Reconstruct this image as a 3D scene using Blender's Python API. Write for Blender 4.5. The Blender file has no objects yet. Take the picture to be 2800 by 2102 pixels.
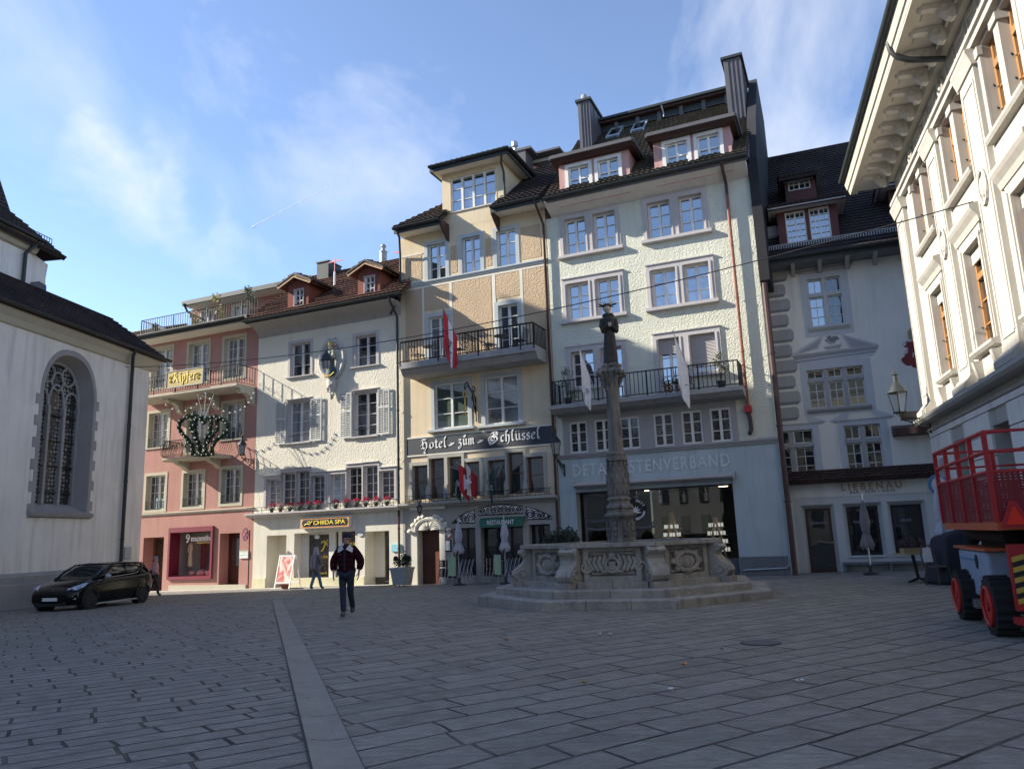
import bpy,bmesh,math,random
from mathutils import Vector,Matrix
random.seed(7)
R_=math.radians
scene=bpy.context.scene
COL=scene.collection
#camera
CAMZ=1.6
FPX,TH,RO=2090.0,R_(11.15),R_(-2.17)
CF=Vector((0,math.cos(TH),math.sin(TH)))
_R0=Vector((1,0,0));_U0=Vector((0,-math.sin(TH),math.cos(TH)))
CR=math.cos(RO)*_R0 + math.sin(RO)*_U0
CU=-math.sin(RO)*_R0 + math.cos(RO)*_U0
cam_d=bpy.data.cameras.new('camera');cam=bpy.data.objects.new('camera',cam_d);COL.objects.link(cam)
cam.matrix_world=Matrix(((CR.x,CU.x,-CF.x,0),(CR.y,CU.y,-CF.y,0),(CR.z,CU.z,-CF.z,CAMZ),(0,0,0,1)))
cam_d.sensor_fit='HORIZONTAL';cam_d.sensor_width=36.0;cam_d.lens=FPX/2800*36.0
cam_d.clip_start=0.05;cam_d.clip_end=20000
scene.camera=cam
def ray(x,y):return CF + CR*((x-1400)/FPX) + CU*((1051-y)/FPX)
CLOUDS=[(tuple(ray(x,y).normalized()),sp,dn) for x,y,sp,dn in ((900,60,17,1.0),(1250,150,12,.9),(520,470,7,.75),(640,640,6,.6),(700,740,5,.5),(60,120,12,.3),(300,20,11,.4),(1650,200,12,.8),(2150,260,18,1.0),(2050,60,16,.9),(2350,500,14,.8),(300,560,10,.25),(100,900,14,.2))]
#sky and sun
SUN_TO=Vector((-0.993,0.115,0.0)).normalized();SUN_EL=R_(28.5)
sun_az=math.atan2(SUN_TO.x,SUN_TO.y)
world=bpy.data.worlds.new("World");scene.world=world;world.use_nodes=True
wn=world.node_tree;wn.nodes.clear()
def wnode(t,**k):
 n=wn.nodes.new(t)
 for a,b in k.items():setattr(n,a,b)
 return n
wl=wn.links.new
wout=wnode('ShaderNodeOutputWorld');wbg=wnode('ShaderNodeBackground');wbg.inputs[1].default_value=0.135
sky=wnode('ShaderNodeTexSky',sky_type='NISHITA',sun_disc=False,sun_elevation=SUN_EL,sun_rotation=sun_az,
   altitude=500,air_density=0.85,dust_density=0.0,ozone_density=3.0)
tc=wnode('ShaderNodeTexCoord');sep=wnode('ShaderNodeSeparateXYZ');wl(tc.outputs['Generated'],sep.inputs[0])
def wm(op,a,b=None,**k):
 n=wnode('ShaderNodeMath',operation=op,**k)
 for i,v in enumerate((a,b)):
  if v is None:continue
  if isinstance(v,(int,float)):n.inputs[i].default_value=v
  else:wl(v,n.inputs[i])
 return n.outputs[0]
den=wm('MAXIMUM',wm('ADD',sep.outputs[2],0.16),0.05)
cx=wm('DIVIDE',sep.outputs[0],den);cy=wm('DIVIDE',sep.outputs[1],den)
comb=wnode('ShaderNodeCombineXYZ');wl(cx,comb.inputs[0]);wl(cy,comb.inputs[1])
mp=wnode('ShaderNodeMapping');wl(comb.outputs[0],mp.inputs[0])
mp.inputs['Rotation'].default_value=(0,0,R_(58));mp.inputs['Scale'].default_value=(0.85,0.42,1);mp.inputs['Location'].default_value=(3.0,1.6,0)
n1=wnode('ShaderNodeTexNoise');wl(mp.outputs[0],n1.inputs['Vector'])
n1.inputs['Scale'].default_value=2.1;n1.inputs['Detail'].default_value=7;n1.inputs['Roughness'].default_value=0.58;n1.inputs['Distortion'].default_value=0.5
cr=wnode('ShaderNodeMapRange');cr.inputs['From Min'].default_value=0.44;cr.inputs['From Max'].default_value=0.70
wl(n1.outputs['Fac'],cr.inputs['Value'])
nrm=wnode('ShaderNodeVectorMath',operation='NORMALIZE');wl(tc.outputs['Generated'],nrm.inputs[0]);msk=None
n3=wnode('ShaderNodeTexNoise');wl(tc.outputs['Generated'],n3.inputs['Vector']);n3.inputs['Scale'].default_value=3.2;n3.inputs['Detail'].default_value=5
wob=wm('MULTIPLY',wm('SUBTRACT',n3.outputs['Fac'],0.5),0.09)
for (dx,dy,dz),sp,dn in CLOUDS:
 d=wnode('ShaderNodeVectorMath',operation='DOT_PRODUCT');wl(nrm.outputs[0],d.inputs[0]);d.inputs[1].default_value=(dx,dy,dz)
 q=wnode('ShaderNodeMapRange',interpolation_type='SMOOTHSTEP');wl(wm('ADD',d.outputs['Value'],wob),q.inputs['Value']);q.inputs['From Min'].default_value=math.cos(R_(sp));q.inputs['From Max'].default_value=1.0;q.inputs['To Max'].default_value=dn
 msk=q.outputs[0] if msk is None else wm('MAXIMUM',msk,q.outputs[0])
cl=wm('MULTIPLY',wm('ADD',wm('MULTIPLY',cr.outputs[0],0.85),0.02),msk)
mix=wnode('ShaderNodeMix',data_type='RGBA');wl(cl,mix.inputs[0])
hsv=wnode('ShaderNodeHueSaturation');hsv.inputs['Saturation'].default_value=0.94;hsv.inputs['Value'].default_value=0.84;hsv.inputs['Hue'].default_value=0.502
wl(sky.outputs[0],hsv.inputs['Color']);wl(hsv.outputs[0],mix.inputs[6]);mix.inputs[7].default_value=(3.0,3.15,3.5,1)
wl(mix.outputs[2],wbg.inputs[0]);wl(wbg.outputs[0],wout.inputs[0])
sl=bpy.data.lights.new('sun','SUN');sun=bpy.data.objects.new('sun',sl);COL.objects.link(sun)
sl.energy=4.2;sl.angle=R_(0.5);sl.color=(1.0,0.93,0.80)
sd=Vector((SUN_TO.x*math.cos(SUN_EL),SUN_TO.y*math.cos(SUN_EL),math.sin(SUN_EL)))
sun.rotation_euler=(-sd).to_track_quat('-Z','Y').to_euler();sun.location=(-40,0,40)
scene.view_settings.view_transform='Standard';scene.view_settings.look='None'
scene.view_settings.exposure=1.42;scene.view_settings.gamma=1;scene.view_settings.use_curve_mapping=False
#pixels of the photograph to rays
_GC=(1.5653757,-0.00591077,-0.00356294,2.107e-05,0.00037223)
def gz(X,Y):
 Y=min(max(Y,-20),60);X=min(max(X,-40),40)
 c=_GC;return CAMZ-(c[0]+c[1]*X+c[2]*Y+c[3]*X*Y+c[4]*Y*Y)
def gnd(px,py):
 z=0.0
 for _ in range(25):
  r=ray(px,py);p=r*((z-CAMZ)/r.z);z=gz(p.x,p.y)
 return Vector((p.x,p.y,z))
def zat(px,py,X,Y):
 r=ray(px,py);return CAMZ + r.z*math.hypot(X,Y)/math.hypot(r.x,r.y)
def K(ox,oy,s):return lambda x,y:(ox+x*s,oy+y*s)
P1=K(340,750,.30098);P2=K(340,1200,.2770);W1=K(660,660,.26498);W2=K(680,1040,.22881);W3=K(680,1350,.20796)
Y1=K(1060,360,.3252);Y2=K(1070,820,.2649);Y3=K(1090,1200,.25289)
M1=K(1480,130,.29496);M2=K(1480,500,.30097);M3=K(1480,900,.31646);M4=K(1300,1250,.39783)
L1=K(2040,350,.36129);L2=K(2060,880,.28892);L3=K(2080,1260,.24412)
R1=K(2300,0,.42159);R2=K(2350,600,.3913);R3=K(2400,1150,.36134)
C1=K(0,450,.33113);C2=K(0,900,.4818)
class Frame:
 """vertical facade plane: u to the right along it, w out towards the square, z up"""
 def __init__(s,O,yaw):
  s.O=Vector((O[0],O[1],0));s.T=Vector((math.cos(yaw),-math.sin(yaw),0));s.N=Vector((-math.sin(yaw),-math.cos(yaw),0))
 def p(s,u,w,z):return s.O + s.T*u + s.N*w + Vector((0,0,z))
 def uv(s,px,w=0.0):
  r=ray(*px);c=Vector((0,0,CAMZ));d=s.O + s.N*w - c
  t=d.dot(s.N)/r.dot(s.N);q=c + r*t
  return (q-s.O).dot(s.T),q.z
 def wz(s,px,u):
  r=ray(px[0],px[1]);c=Vector((0,0,CAMZ));q=c + r*((s.O+s.T*u-c).dot(s.T)/r.dot(s.T));return (q-s.O).dot(s.N),q.z
FR=Frame((-8.6,34.8),R_(23.27))
WORLD=Frame((0,0),0);WORLD.p=lambda u,w,z:Vector((u,w,z))
class Loc:
 def __init__(s,x,y,z,rz=0,sc=1):s.m=Matrix.Translation((x,y,z)) @ Matrix.Rotation(rz,4,'Z') @ Matrix.Scale(sc,4)
 def p(s,u,w,z):return s.m @ Vector((u,w,z))
#objects
ORG={}
def tag(o,label=None,cat=None,group=None,kind=None):
 if label:o['label']=label
 if cat:o['category']=cat
 if group:o['group']=group
 if kind:o['kind']=kind
 return o
def root(name,loc,label,cat,group=None):
 o=bpy.data.objects.new(name,None);COL.objects.link(o);o.location=loc;o.empty_display_size=.3
 ORG[o.name]=Vector(loc);return tag(o,label,cat,group)
class MB:
 def __init__(s,fr=WORLD):s.v=[];s.f=[];s.fr=fr
 def P(s,u,w,z):s.v.append(s.fr.p(u,w,z));return len(s.v)-1
 def poly(s,pts):
  s.f.append([s.P(*p) for p in pts]);return s
 def hexa(s,a,b):
  """a, b: two quads (4 points each) joined into a closed solid"""
  i=[s.P(*p) for p in a];j=[s.P(*p) for p in b]
  s.f +=[i[::-1],j] + [[i[k],i[(k+1) % 4],j[(k+1) % 4],j[k]] for k in range(4)];return s
 def box(s,u0,u1,w0,w1,z0,z1):
  return s.hexa([(u0,w0,z0),(u1,w0,z0),(u1,w1,z0),(u0,w1,z0)],[(u0,w0,z1),(u1,w0,z1),(u1,w1,z1),(u0,w1,z1)])
 def prism(s,pts,w0,w1):
  """outline in (u, z) extruded from w0 to w1"""
  i=[s.P(u,w0,z) for u,z in pts];j=[s.P(u,w1,z) for u,z in pts];n=len(pts)
  s.f +=[i[::-1],j] + [[i[k],i[(k+1) % n],j[(k+1) % n],j[k]] for k in range(n)];return s
 def prof(s,pts,u0,u1):
  """profile in (w, z) swept from u0 to u1"""
  i=[s.P(u0,w,z) for w,z in pts];j=[s.P(u1,w,z) for w,z in pts];n=len(pts)
  s.f +=[i[::-1],j] + [[i[k],i[(k+1) % n],j[(k+1) % n],j[k]] for k in range(n)];return s
 def plan(s,pts,z0,z1):
  i=[s.P(a,b,z0) for a,b in pts];j=[s.P(a,b,z1) for a,b in pts];n=len(pts)
  s.f +=[i[::-1],j] + [[i[k],i[(k+1) % n],j[(k+1) % n],j[k]] for k in range(n)];return s
 def tube(s,path,r,n=6,closed=False):
  pts=[s.fr.p(*p) for p in path];m=len(pts);rings=[]
  rr=r if isinstance(r,(list,tuple)) else [r]*m
  up=Vector((0,0,1));prev=None
  for k,p in enumerate(pts):
   a=pts[(k-1) % m] if (k or closed) else p;b=pts[(k+1) % m] if (k < m-1 or closed) else p
   d=(b-a)
   if d.length < 1e-9:d=Vector((0,0,1))
   d.normalize()
   if prev is None:x=d.cross(up if abs(d.z) < .95 else Vector((1,0,0))).normalized()
   else:
    x=prev - d*prev.dot(d)
    if x.length < 1e-6:x=d.cross(Vector((1,0,0)))
    x.normalize()
   prev=x;y=d.cross(x);b0=len(s.v)
   for i in range(n):
    t=2*math.pi*i/n;s.v.append(p + x*math.cos(t)*rr[k] + y*math.sin(t)*rr[k])
   rings.append(b0)
  for k in range(m-1 + (1 if closed else 0)):
   a,b=rings[k],rings[(k+1) % m]
   for i in range(n):s.f.append([a+i,a+(i+1) % n,b+(i+1) % n,b+i])
  if not closed:
   s.f.append([rings[0]+i for i in range(n)][::-1]);s.f.append([rings[-1]+i for i in range(n)])
  return s
 def lathe(s,cx,cy,prof,n=16,sx=1,sy=1):
  """prof: (r, z) from bottom to top about the vertical line (cx, cy) of the frame"""
  rings=[]
  for r,z in prof:
   rings.append([s.P(cx+r*math.cos(2*math.pi*i/n)*sx,cy+r*math.sin(2*math.pi*i/n)*sy,z) for i in range(n)])
  for a,b in zip(rings,rings[1:]):
   for i in range(n):s.f.append([a[i],a[(i+1) % n],b[(i+1) % n],b[i]])
  s.f.append(rings[0][::-1]);s.f.append(rings[-1]);return s
 def blob(s,c,r,n=8,m=6,jit=0):
  cx,cy,cz=c;rx,ry,rz=r if isinstance(r,(tuple,list)) else (r,r,r);rings=[]
  for j in range(1,m):
   t=math.pi*j/m;k=1+random.uniform(-jit,jit)
   rings.append([s.P(cx+rx*math.sin(t)*math.cos(2*math.pi*i/n)*k,cy+ry*math.sin(t)*math.sin(2*math.pi*i/n)*k,cz-rz*math.cos(t)) for i in range(n)])
  a=s.P(cx,cy,cz-rz);b=s.P(cx,cy,cz+rz)
  for i in range(n):
   s.f.append([a,rings[0][(i+1) % n],rings[0][i]]);s.f.append([b,rings[-1][i],rings[-1][(i+1) % n]])
  for p,q in zip(rings,rings[1:]):
   for i in range(n):s.f.append([p[i],p[(i+1) % n],q[(i+1) % n],q[i]])
  return s
 def build(s,name,mat,parent=None,smooth=False,label=None,cat=None,group=None,kind=None,origin=None):
  me=bpy.data.meshes.new(name)
  org=ORG[parent.name] if parent is not None else Vector(origin) if origin is not None else Vector((0,0,0))
  me.from_pydata([v-org for v in s.v],[],s.f);me.materials.append(mat)
  bm=bmesh.new();bm.from_mesh(me);bmesh.ops.recalc_face_normals(bm,faces=bm.faces)
  for f in bm.faces:f.smooth=bool(smooth)
  bm.to_mesh(me);bm.free()
  if smooth and smooth is not True:me.set_sharp_from_angle(angle=R_(smooth))
  o=bpy.data.objects.new(name,me);COL.objects.link(o)
  if parent is not None:o.parent=parent
  else:o.location=org
  ORG[o.name]=org
  return tag(o,label,cat,group,kind)
def children(o):return [c for c in bpy.data.objects if c.parent==o]
def copy_tree(o,loc=None,rz=None,label=None,parent=None):
 kids=children(o);c=o.copy();COL.objects.link(c)
 if parent is not None:c.parent=parent
 if loc is not None:c.location=loc
 if rz is not None:c.rotation_euler=(0,0,rz)
 if label:c['label']=label
 for k in kids:copy_tree(k,parent=c)
 return c
#materials
def lin(r,g,b):
 f=lambda c:c/12.92 if c <=.04045 else ((c+.055)/1.055)**2.4
 return (f(r/255),f(g/255),f(b/255),1)
class NT:
 def __init__(s,name):
  s.m=bpy.data.materials.new(name);s.m.use_nodes=True;s.t=s.m.node_tree;s.b=s.t.nodes['Principled BSDF']
 def n(s,t,**k):
  q=s.t.nodes.new(t)
  for a,b in k.items():setattr(q,a,b)
  return q
 def l(s,a,b):s.t.links.new(a,b)
 def pos(s,scale=(1,1,1),rot=(0,0,0),obj=False):
  g=s.n('ShaderNodeTexCoord').outputs['Object'] if obj else s.n('ShaderNodeNewGeometry').outputs['Position']
  m=s.n('ShaderNodeMapping');m.inputs['Scale'].default_value=scale;m.inputs['Rotation'].default_value=rot
  s.l(g,m.inputs[0]);return m.outputs[0]
 def noise(s,vec,scale,detail=4,rough=.55,dist=0):
  q=s.n('ShaderNodeTexNoise');s.l(vec,q.inputs['Vector'])
  q.inputs['Scale'].default_value=scale;q.inputs['Detail'].default_value=detail;q.inputs['Roughness'].default_value=rough;q.inputs['Distortion'].default_value=dist
  return q.outputs['Fac']
 def rng(s,v,a,b,c=0,d=1):
  q=s.n('ShaderNodeMapRange');s.l(v,q.inputs['Value'])
  for k,x in zip(('From Min','From Max','To Min','To Max'),(a,b,c,d)):q.inputs[k].default_value=x
  return q.outputs[0]
 def mix(s,fac,a,b,mode='MIX'):
  q=s.n('ShaderNodeMix',data_type='RGBA',blend_type=mode)
  for sock,v in ((q.inputs[0],fac),(q.inputs[6],a),(q.inputs[7],b)):
   if isinstance(v,(int,float,tuple,list)):sock.default_value=v
   else:s.l(v,sock)
  return q.outputs[2]
 def math(s,op,a,b=None):
  q=s.n('ShaderNodeMath',operation=op)
  for i,v in enumerate((a,b)):
   if v is None:continue
   if isinstance(v,(int,float)):q.inputs[i].default_value=v
   else:s.l(v,q.inputs[i])
  return q.outputs[0]
 def bump(s,h,strength,dist):
  q=s.n('ShaderNodeBump');q.inputs['Strength'].default_value=strength;q.inputs['Distance'].default_value=dist
  s.l(h,q.inputs['Height']);s.l(q.outputs[0],s.b.inputs['Normal']);return q
 def col(s,v):
  if isinstance(v,(tuple,list)):s.b.inputs['Base Color'].default_value=v
  else:s.l(v,s.b.inputs['Base Color'])
 def set(s,rough=None,metal=None,spec=None):
  if rough is not None:s.b.inputs['Roughness'].default_value=rough
  if metal is not None:s.b.inputs['Metallic'].default_value=metal
  if spec is not None:s.b.inputs['Specular IOR Level'].default_value=spec
MAT={}
def c4(c,k=1):return (min(1,c[0]*k),min(1,c[1]*k),min(1,c[2]*k),1)
def stucco(name,col,bump=.25,scale=14,dist=.02,mott=.12,stretch=(1,1,1),rot=(0,0,0),dirt=0.15,rough=.9):
 t=NT(name);p=t.pos(stretch,rot);p0=t.pos()
 big=t.noise(p0,.7,5,.6);fine=t.noise(p,scale,4,.6)
 streak=t.noise(t.pos((2.2,2.2,.18)),1.6,5,.65)
 c=t.mix(t.rng(big,.3,.7),c4(col,1-mott),c4(col,1+mott*.6))
 c=t.mix(t.math('MULTIPLY',t.rng(streak,.49,.72),dirt),c,c4((col[0]*.48,col[1]*.47,col[2]*.45)))
 c=t.mix(t.rng(fine,.25,.75),c,c4((1,1,1),1),'MULTIPLY') if False else c
 t.col(c);t.set(rough,spec=.25);t.bump(fine,bump,dist);MAT[name]=t.m;return t.m
def plain(name,col,rough=.6,metal=0,spec=.5,var=.08,scale=6,bump=0):
 t=NT(name);p=t.pos();n=t.noise(p,scale,4)
 t.col(t.mix(t.rng(n,.3,.7),c4(col,1-var),c4(col,1+var)));t.set(rough,metal,spec)
 if bump:t.bump(t.noise(p,scale*5,4),bump,.01)
 MAT[name]=t.m;return t.m
def glass(name,base,refl=.3,wav=None):
 t=NT(name);p=t.pos()
 if wav:
  w=t.n('ShaderNodeTexWave',wave_type='BANDS',bands_direction='X');t.l(t.pos(),w.inputs['Vector']);w.inputs['Scale'].default_value=wav;w.inputs['Distortion'].default_value=2.5;w.inputs['Detail'].default_value=2
  t.col(t.mix(w.outputs['Fac'],c4(base,.45),c4(base,1.35)))
 else:
  t.col(t.mix(t.rng(t.noise(p,1.3,3),.35,.65),c4(base,.5),c4(base,1.5)))
 t.set(.5,spec=.2)
 g=t.n('ShaderNodeBsdfGlossy');g.inputs['Roughness'].default_value=.015;g.inputs['Color'].default_value=(.93,.97,1,1)
 b=t.n('ShaderNodeBump');b.inputs['Strength'].default_value=.06;b.inputs['Distance'].default_value=.05
 t.l(t.noise(p,.9,2),b.inputs['Height']);t.l(b.outputs[0],g.inputs['Normal'])
 fr=t.n('ShaderNodeFresnel');fr.inputs['IOR'].default_value=1.45
 fac=t.math('MINIMUM',t.math('ADD',fr.outputs[0],refl),1.0)
 mx=t.n('ShaderNodeMixShader');t.l(fac,mx.inputs[0]);t.l(t.b.outputs[0],mx.inputs[1]);t.l(g.outputs[0],mx.inputs[2])
 t.l(mx.outputs[0],t.t.nodes['Material Output'].inputs[0]);MAT[name]=t.m;return t.m
S=stucco
S('church_stucco',(.80,.74,.66),.12,10,.01,.10,dirt=.45)
S('pink',(.43,.23,.195),.12,18,.01,.10,dirt=.25)
S('white_trowel',(.74,.69,.57),.7,12,.05,.06,stretch=(1.6,1.6,.8),rot=(0,R_(35),0),dirt=.12)
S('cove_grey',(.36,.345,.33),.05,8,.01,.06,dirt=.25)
S('white_soffit',(.62,.60,.57),.05,8,.01,.06,dirt=.25)
S('white_shop',(.72,.68,.57),.2,12,.015,.08,dirt=.25)
S('yellowish_base',(.66,.62,.42),.2,12,.015,.08,dirt=.3)
S('cream',(.70,.58,.40),.08,14,.01,.08,dirt=.2)
S('tan_rough',(.56,.42,.275),1.0,17,.05,.08,dirt=.12)
S('band_white',(.74,.70,.60),.05,14,.01,.06,dirt=.15)
S('mint_rough',(.66,.66,.55),1.0,16,.05,.06,dirt=.15)
S('mint_blue',(.44,.51,.53),.15,14,.01,.12,dirt=.45)
S('grey_band',(.36,.355,.36),.08,14,.01,.08,dirt=.2)
S('grey_stone',(.50,.47,.46),.08,20,.006,.06,dirt=.12)
S('blue_grey_stone',(.47,.50,.50),.06,20,.006,.06,dirt=.12)
S('sand_stone',(.50,.46,.36),.08,20,.006,.06,dirt=.15)
S('hotel_grey',(.40,.39,.35),.08,16,.006,.08,dirt=.2)
S('old_white',(.74,.70,.64),.15,10,.015,.08,dirt=.3)
S('paint_grey',(.36,.355,.36),.05,10,.005,.05,dirt=.2)
S('paint_dark',(.20,.205,.23),.05,10,.005,.05,dirt=.1)
S('paint_light',(.50,.51,.54),.05,10,.005,.05,dirt=.1)
S('shop_grey',(.58,.57,.56),.05,10,.005,.05,dirt=.2)
S('right_cream',(.46,.43,.37),.06,10,.008,.06,dirt=.15)
S('right_stone',(.43,.405,.36),.08,10,.008,.08,dirt=.3)
S('soffit_grey',(.50,.48,.44),.05,10,.005,.08,dirt=.3)
S('church_stone',(.34,.32,.30),.12,14,.01,.14,dirt=.3)
S('dark_plinth',(.17,.18,.19),.12,14,.01,.12,dirt=.4)
S('concrete',(.36,.35,.34),.15,10,.01,.15,dirt=.5)
S('dark_cladding',(.032,.032,.036),.05,10,.005,.15,dirt=.2)
S('slate_metal',(.12,.115,.125),.05,10,.005,.15,dirt=.2,rough=.6)
S('tile_brown',(.085,.062,.048),.35,25,.01,.45,dirt=.3)
S('tile_red',(.135,.072,.052),.35,25,.01,.40,dirt=.2)
S('tile_dark',(.050,.038,.036),.35,25,.01,.40,dirt=.2)
S('tile_moss',(.085,.072,.055),.4,25,.01,.40,dirt=.2)
S('tile_canopy',(.075,.045,.038),.35,25,.01,.40,dirt=.2)
S('shingle_red',(.24,.088,.065),.3,25,.01,.2,dirt=.2)
S('brick_pink',(.52,.31,.285),.4,12,.02,.1,dirt=.2)
plain('gutter',(.035,.042,.045),.55,.3)
plain('iron',(.018,.018,.018),.5,.4)
plain('iron_brown',(.07,.035,.03),.5,.3)
plain('copper',(.22,.088,.062),.6,.1)
plain('pipe_grey',(.38,.42,.45),.5,.2)
plain('white_frame',(.70,.69,.66),.5)
plain('white_paint',(.78,.78,.76),.5)
plain('shutter',(.52,.53,.52),.6)
plain('oak',(.33,.16,.055),.45,bump=.05)
plain('brown_frame',(.16,.08,.045),.5)
plain('door_brown',(.075,.026,.017),.4,bump=.1)
plain('door_orange',(.16,.055,.03),.4,bump=.1)
plain('wood_fascia',(.55,.33,.18),.6)
plain('burgundy',(.20,.02,.04),.4)
plain('black',(.012,.012,.013),.5)
plain('dark_interior',(.02,.019,.018),.8)
plain('sign_dark',(.035,.042,.055),.6)
plain('gold',(.62,.42,.08),.35,.6)
plain('gold_sign',(.36,.26,.05),.5)
plain('gold_bright',(.85,.65,.10),.5)
plain('orange_sign',(.75,.36,.13),.5)
plain('green_sign',(.02,.13,.085),.6)
plain('menu_green',(.36,.50,.32),.6)
plain('red_flag',(.50,.03,.04),.8);plain('white_flag',(.70,.69,.72),.8);plain('green_flag',(.015,.07,.06),.8)
plain('blue_print',(.12,.25,.42),.7)
plain('cloth_grey',(.42,.42,.46),.9);plain('cloth_taupe',(.20,.18,.18),.9)
plain('steel',(.45,.45,.46),.35,.8)
plain('red_paint',(.42,.016,.02),.5);plain('red_wheel',(.50,.03,.02),.5);plain('orange_paint',(.55,.12,.04),.5)
plain('lift_grey',(.30,.36,.46),.45);plain('rubber',(.014,.014,.014),.8,bump=.3)
plain('reflector',(.85,.03,.01),.4);plain('hazard_yellow',(.55,.36,.06),.5)
plain('cover_black',(.012,.014,.025),.7)
plain('flower_red',(.60,.02,.06),.7);plain('flower_pink',(.75,.35,.33),.7)
plain('leaf',(.045,.08,.03),.6,var=.35);plain('fir',(.022,.06,.026),.6,var=.35);plain('leaf_dark',(.018,.035,.018),.6,var=.35);plain('leaf_yellow',(.38,.33,.08),.6,var=.25);plain('leaf_olive',(.13,.16,.10),.6,var=.3)
plain('twig',(.10,.07,.05),.8);plain('heather',(.11,.07,.07),.9,var=.3)
plain('bulb',(.85,.85,.82),.3);plain('terracotta',(.25,.08,.05),.7);plain('pot_grey',(.33,.35,.36),.7);plain('pot_dark',(.03,.03,.032),.6)
plain('lamp_glass',(.30,.30,.29),.1);plain('relief_letter',(.66,.70,.69),.7);plain('pale_statue',(.50,.44,.35),.7)
plain('skin',(.50,.30,.22),.5);plain('hair',(.03,.02,.015),.7)
plain('cross_red',(.85,.20,.22),.5);plain('plate_white',(.75,.76,.74),.4)
plain('sky_blue_sign',(.25,.58,.68),.5)
glass('glass_sky',(.03,.035,.04),.34);glass('glass_dark',(.018,.018,.02),.12);glass('glass_curtain',(.16,.165,.17),.20)
glass('glass_green',(.07,.10,.075),.18,wav=9);glass('glass_blind',(.42,.44,.45),.12);glass('glass_shop',(.035,.028,.024),.07)
glass('glass_pale',(.24,.31,.42),.25);glass('glass_black',(.006,.006,.007),.05)
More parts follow.
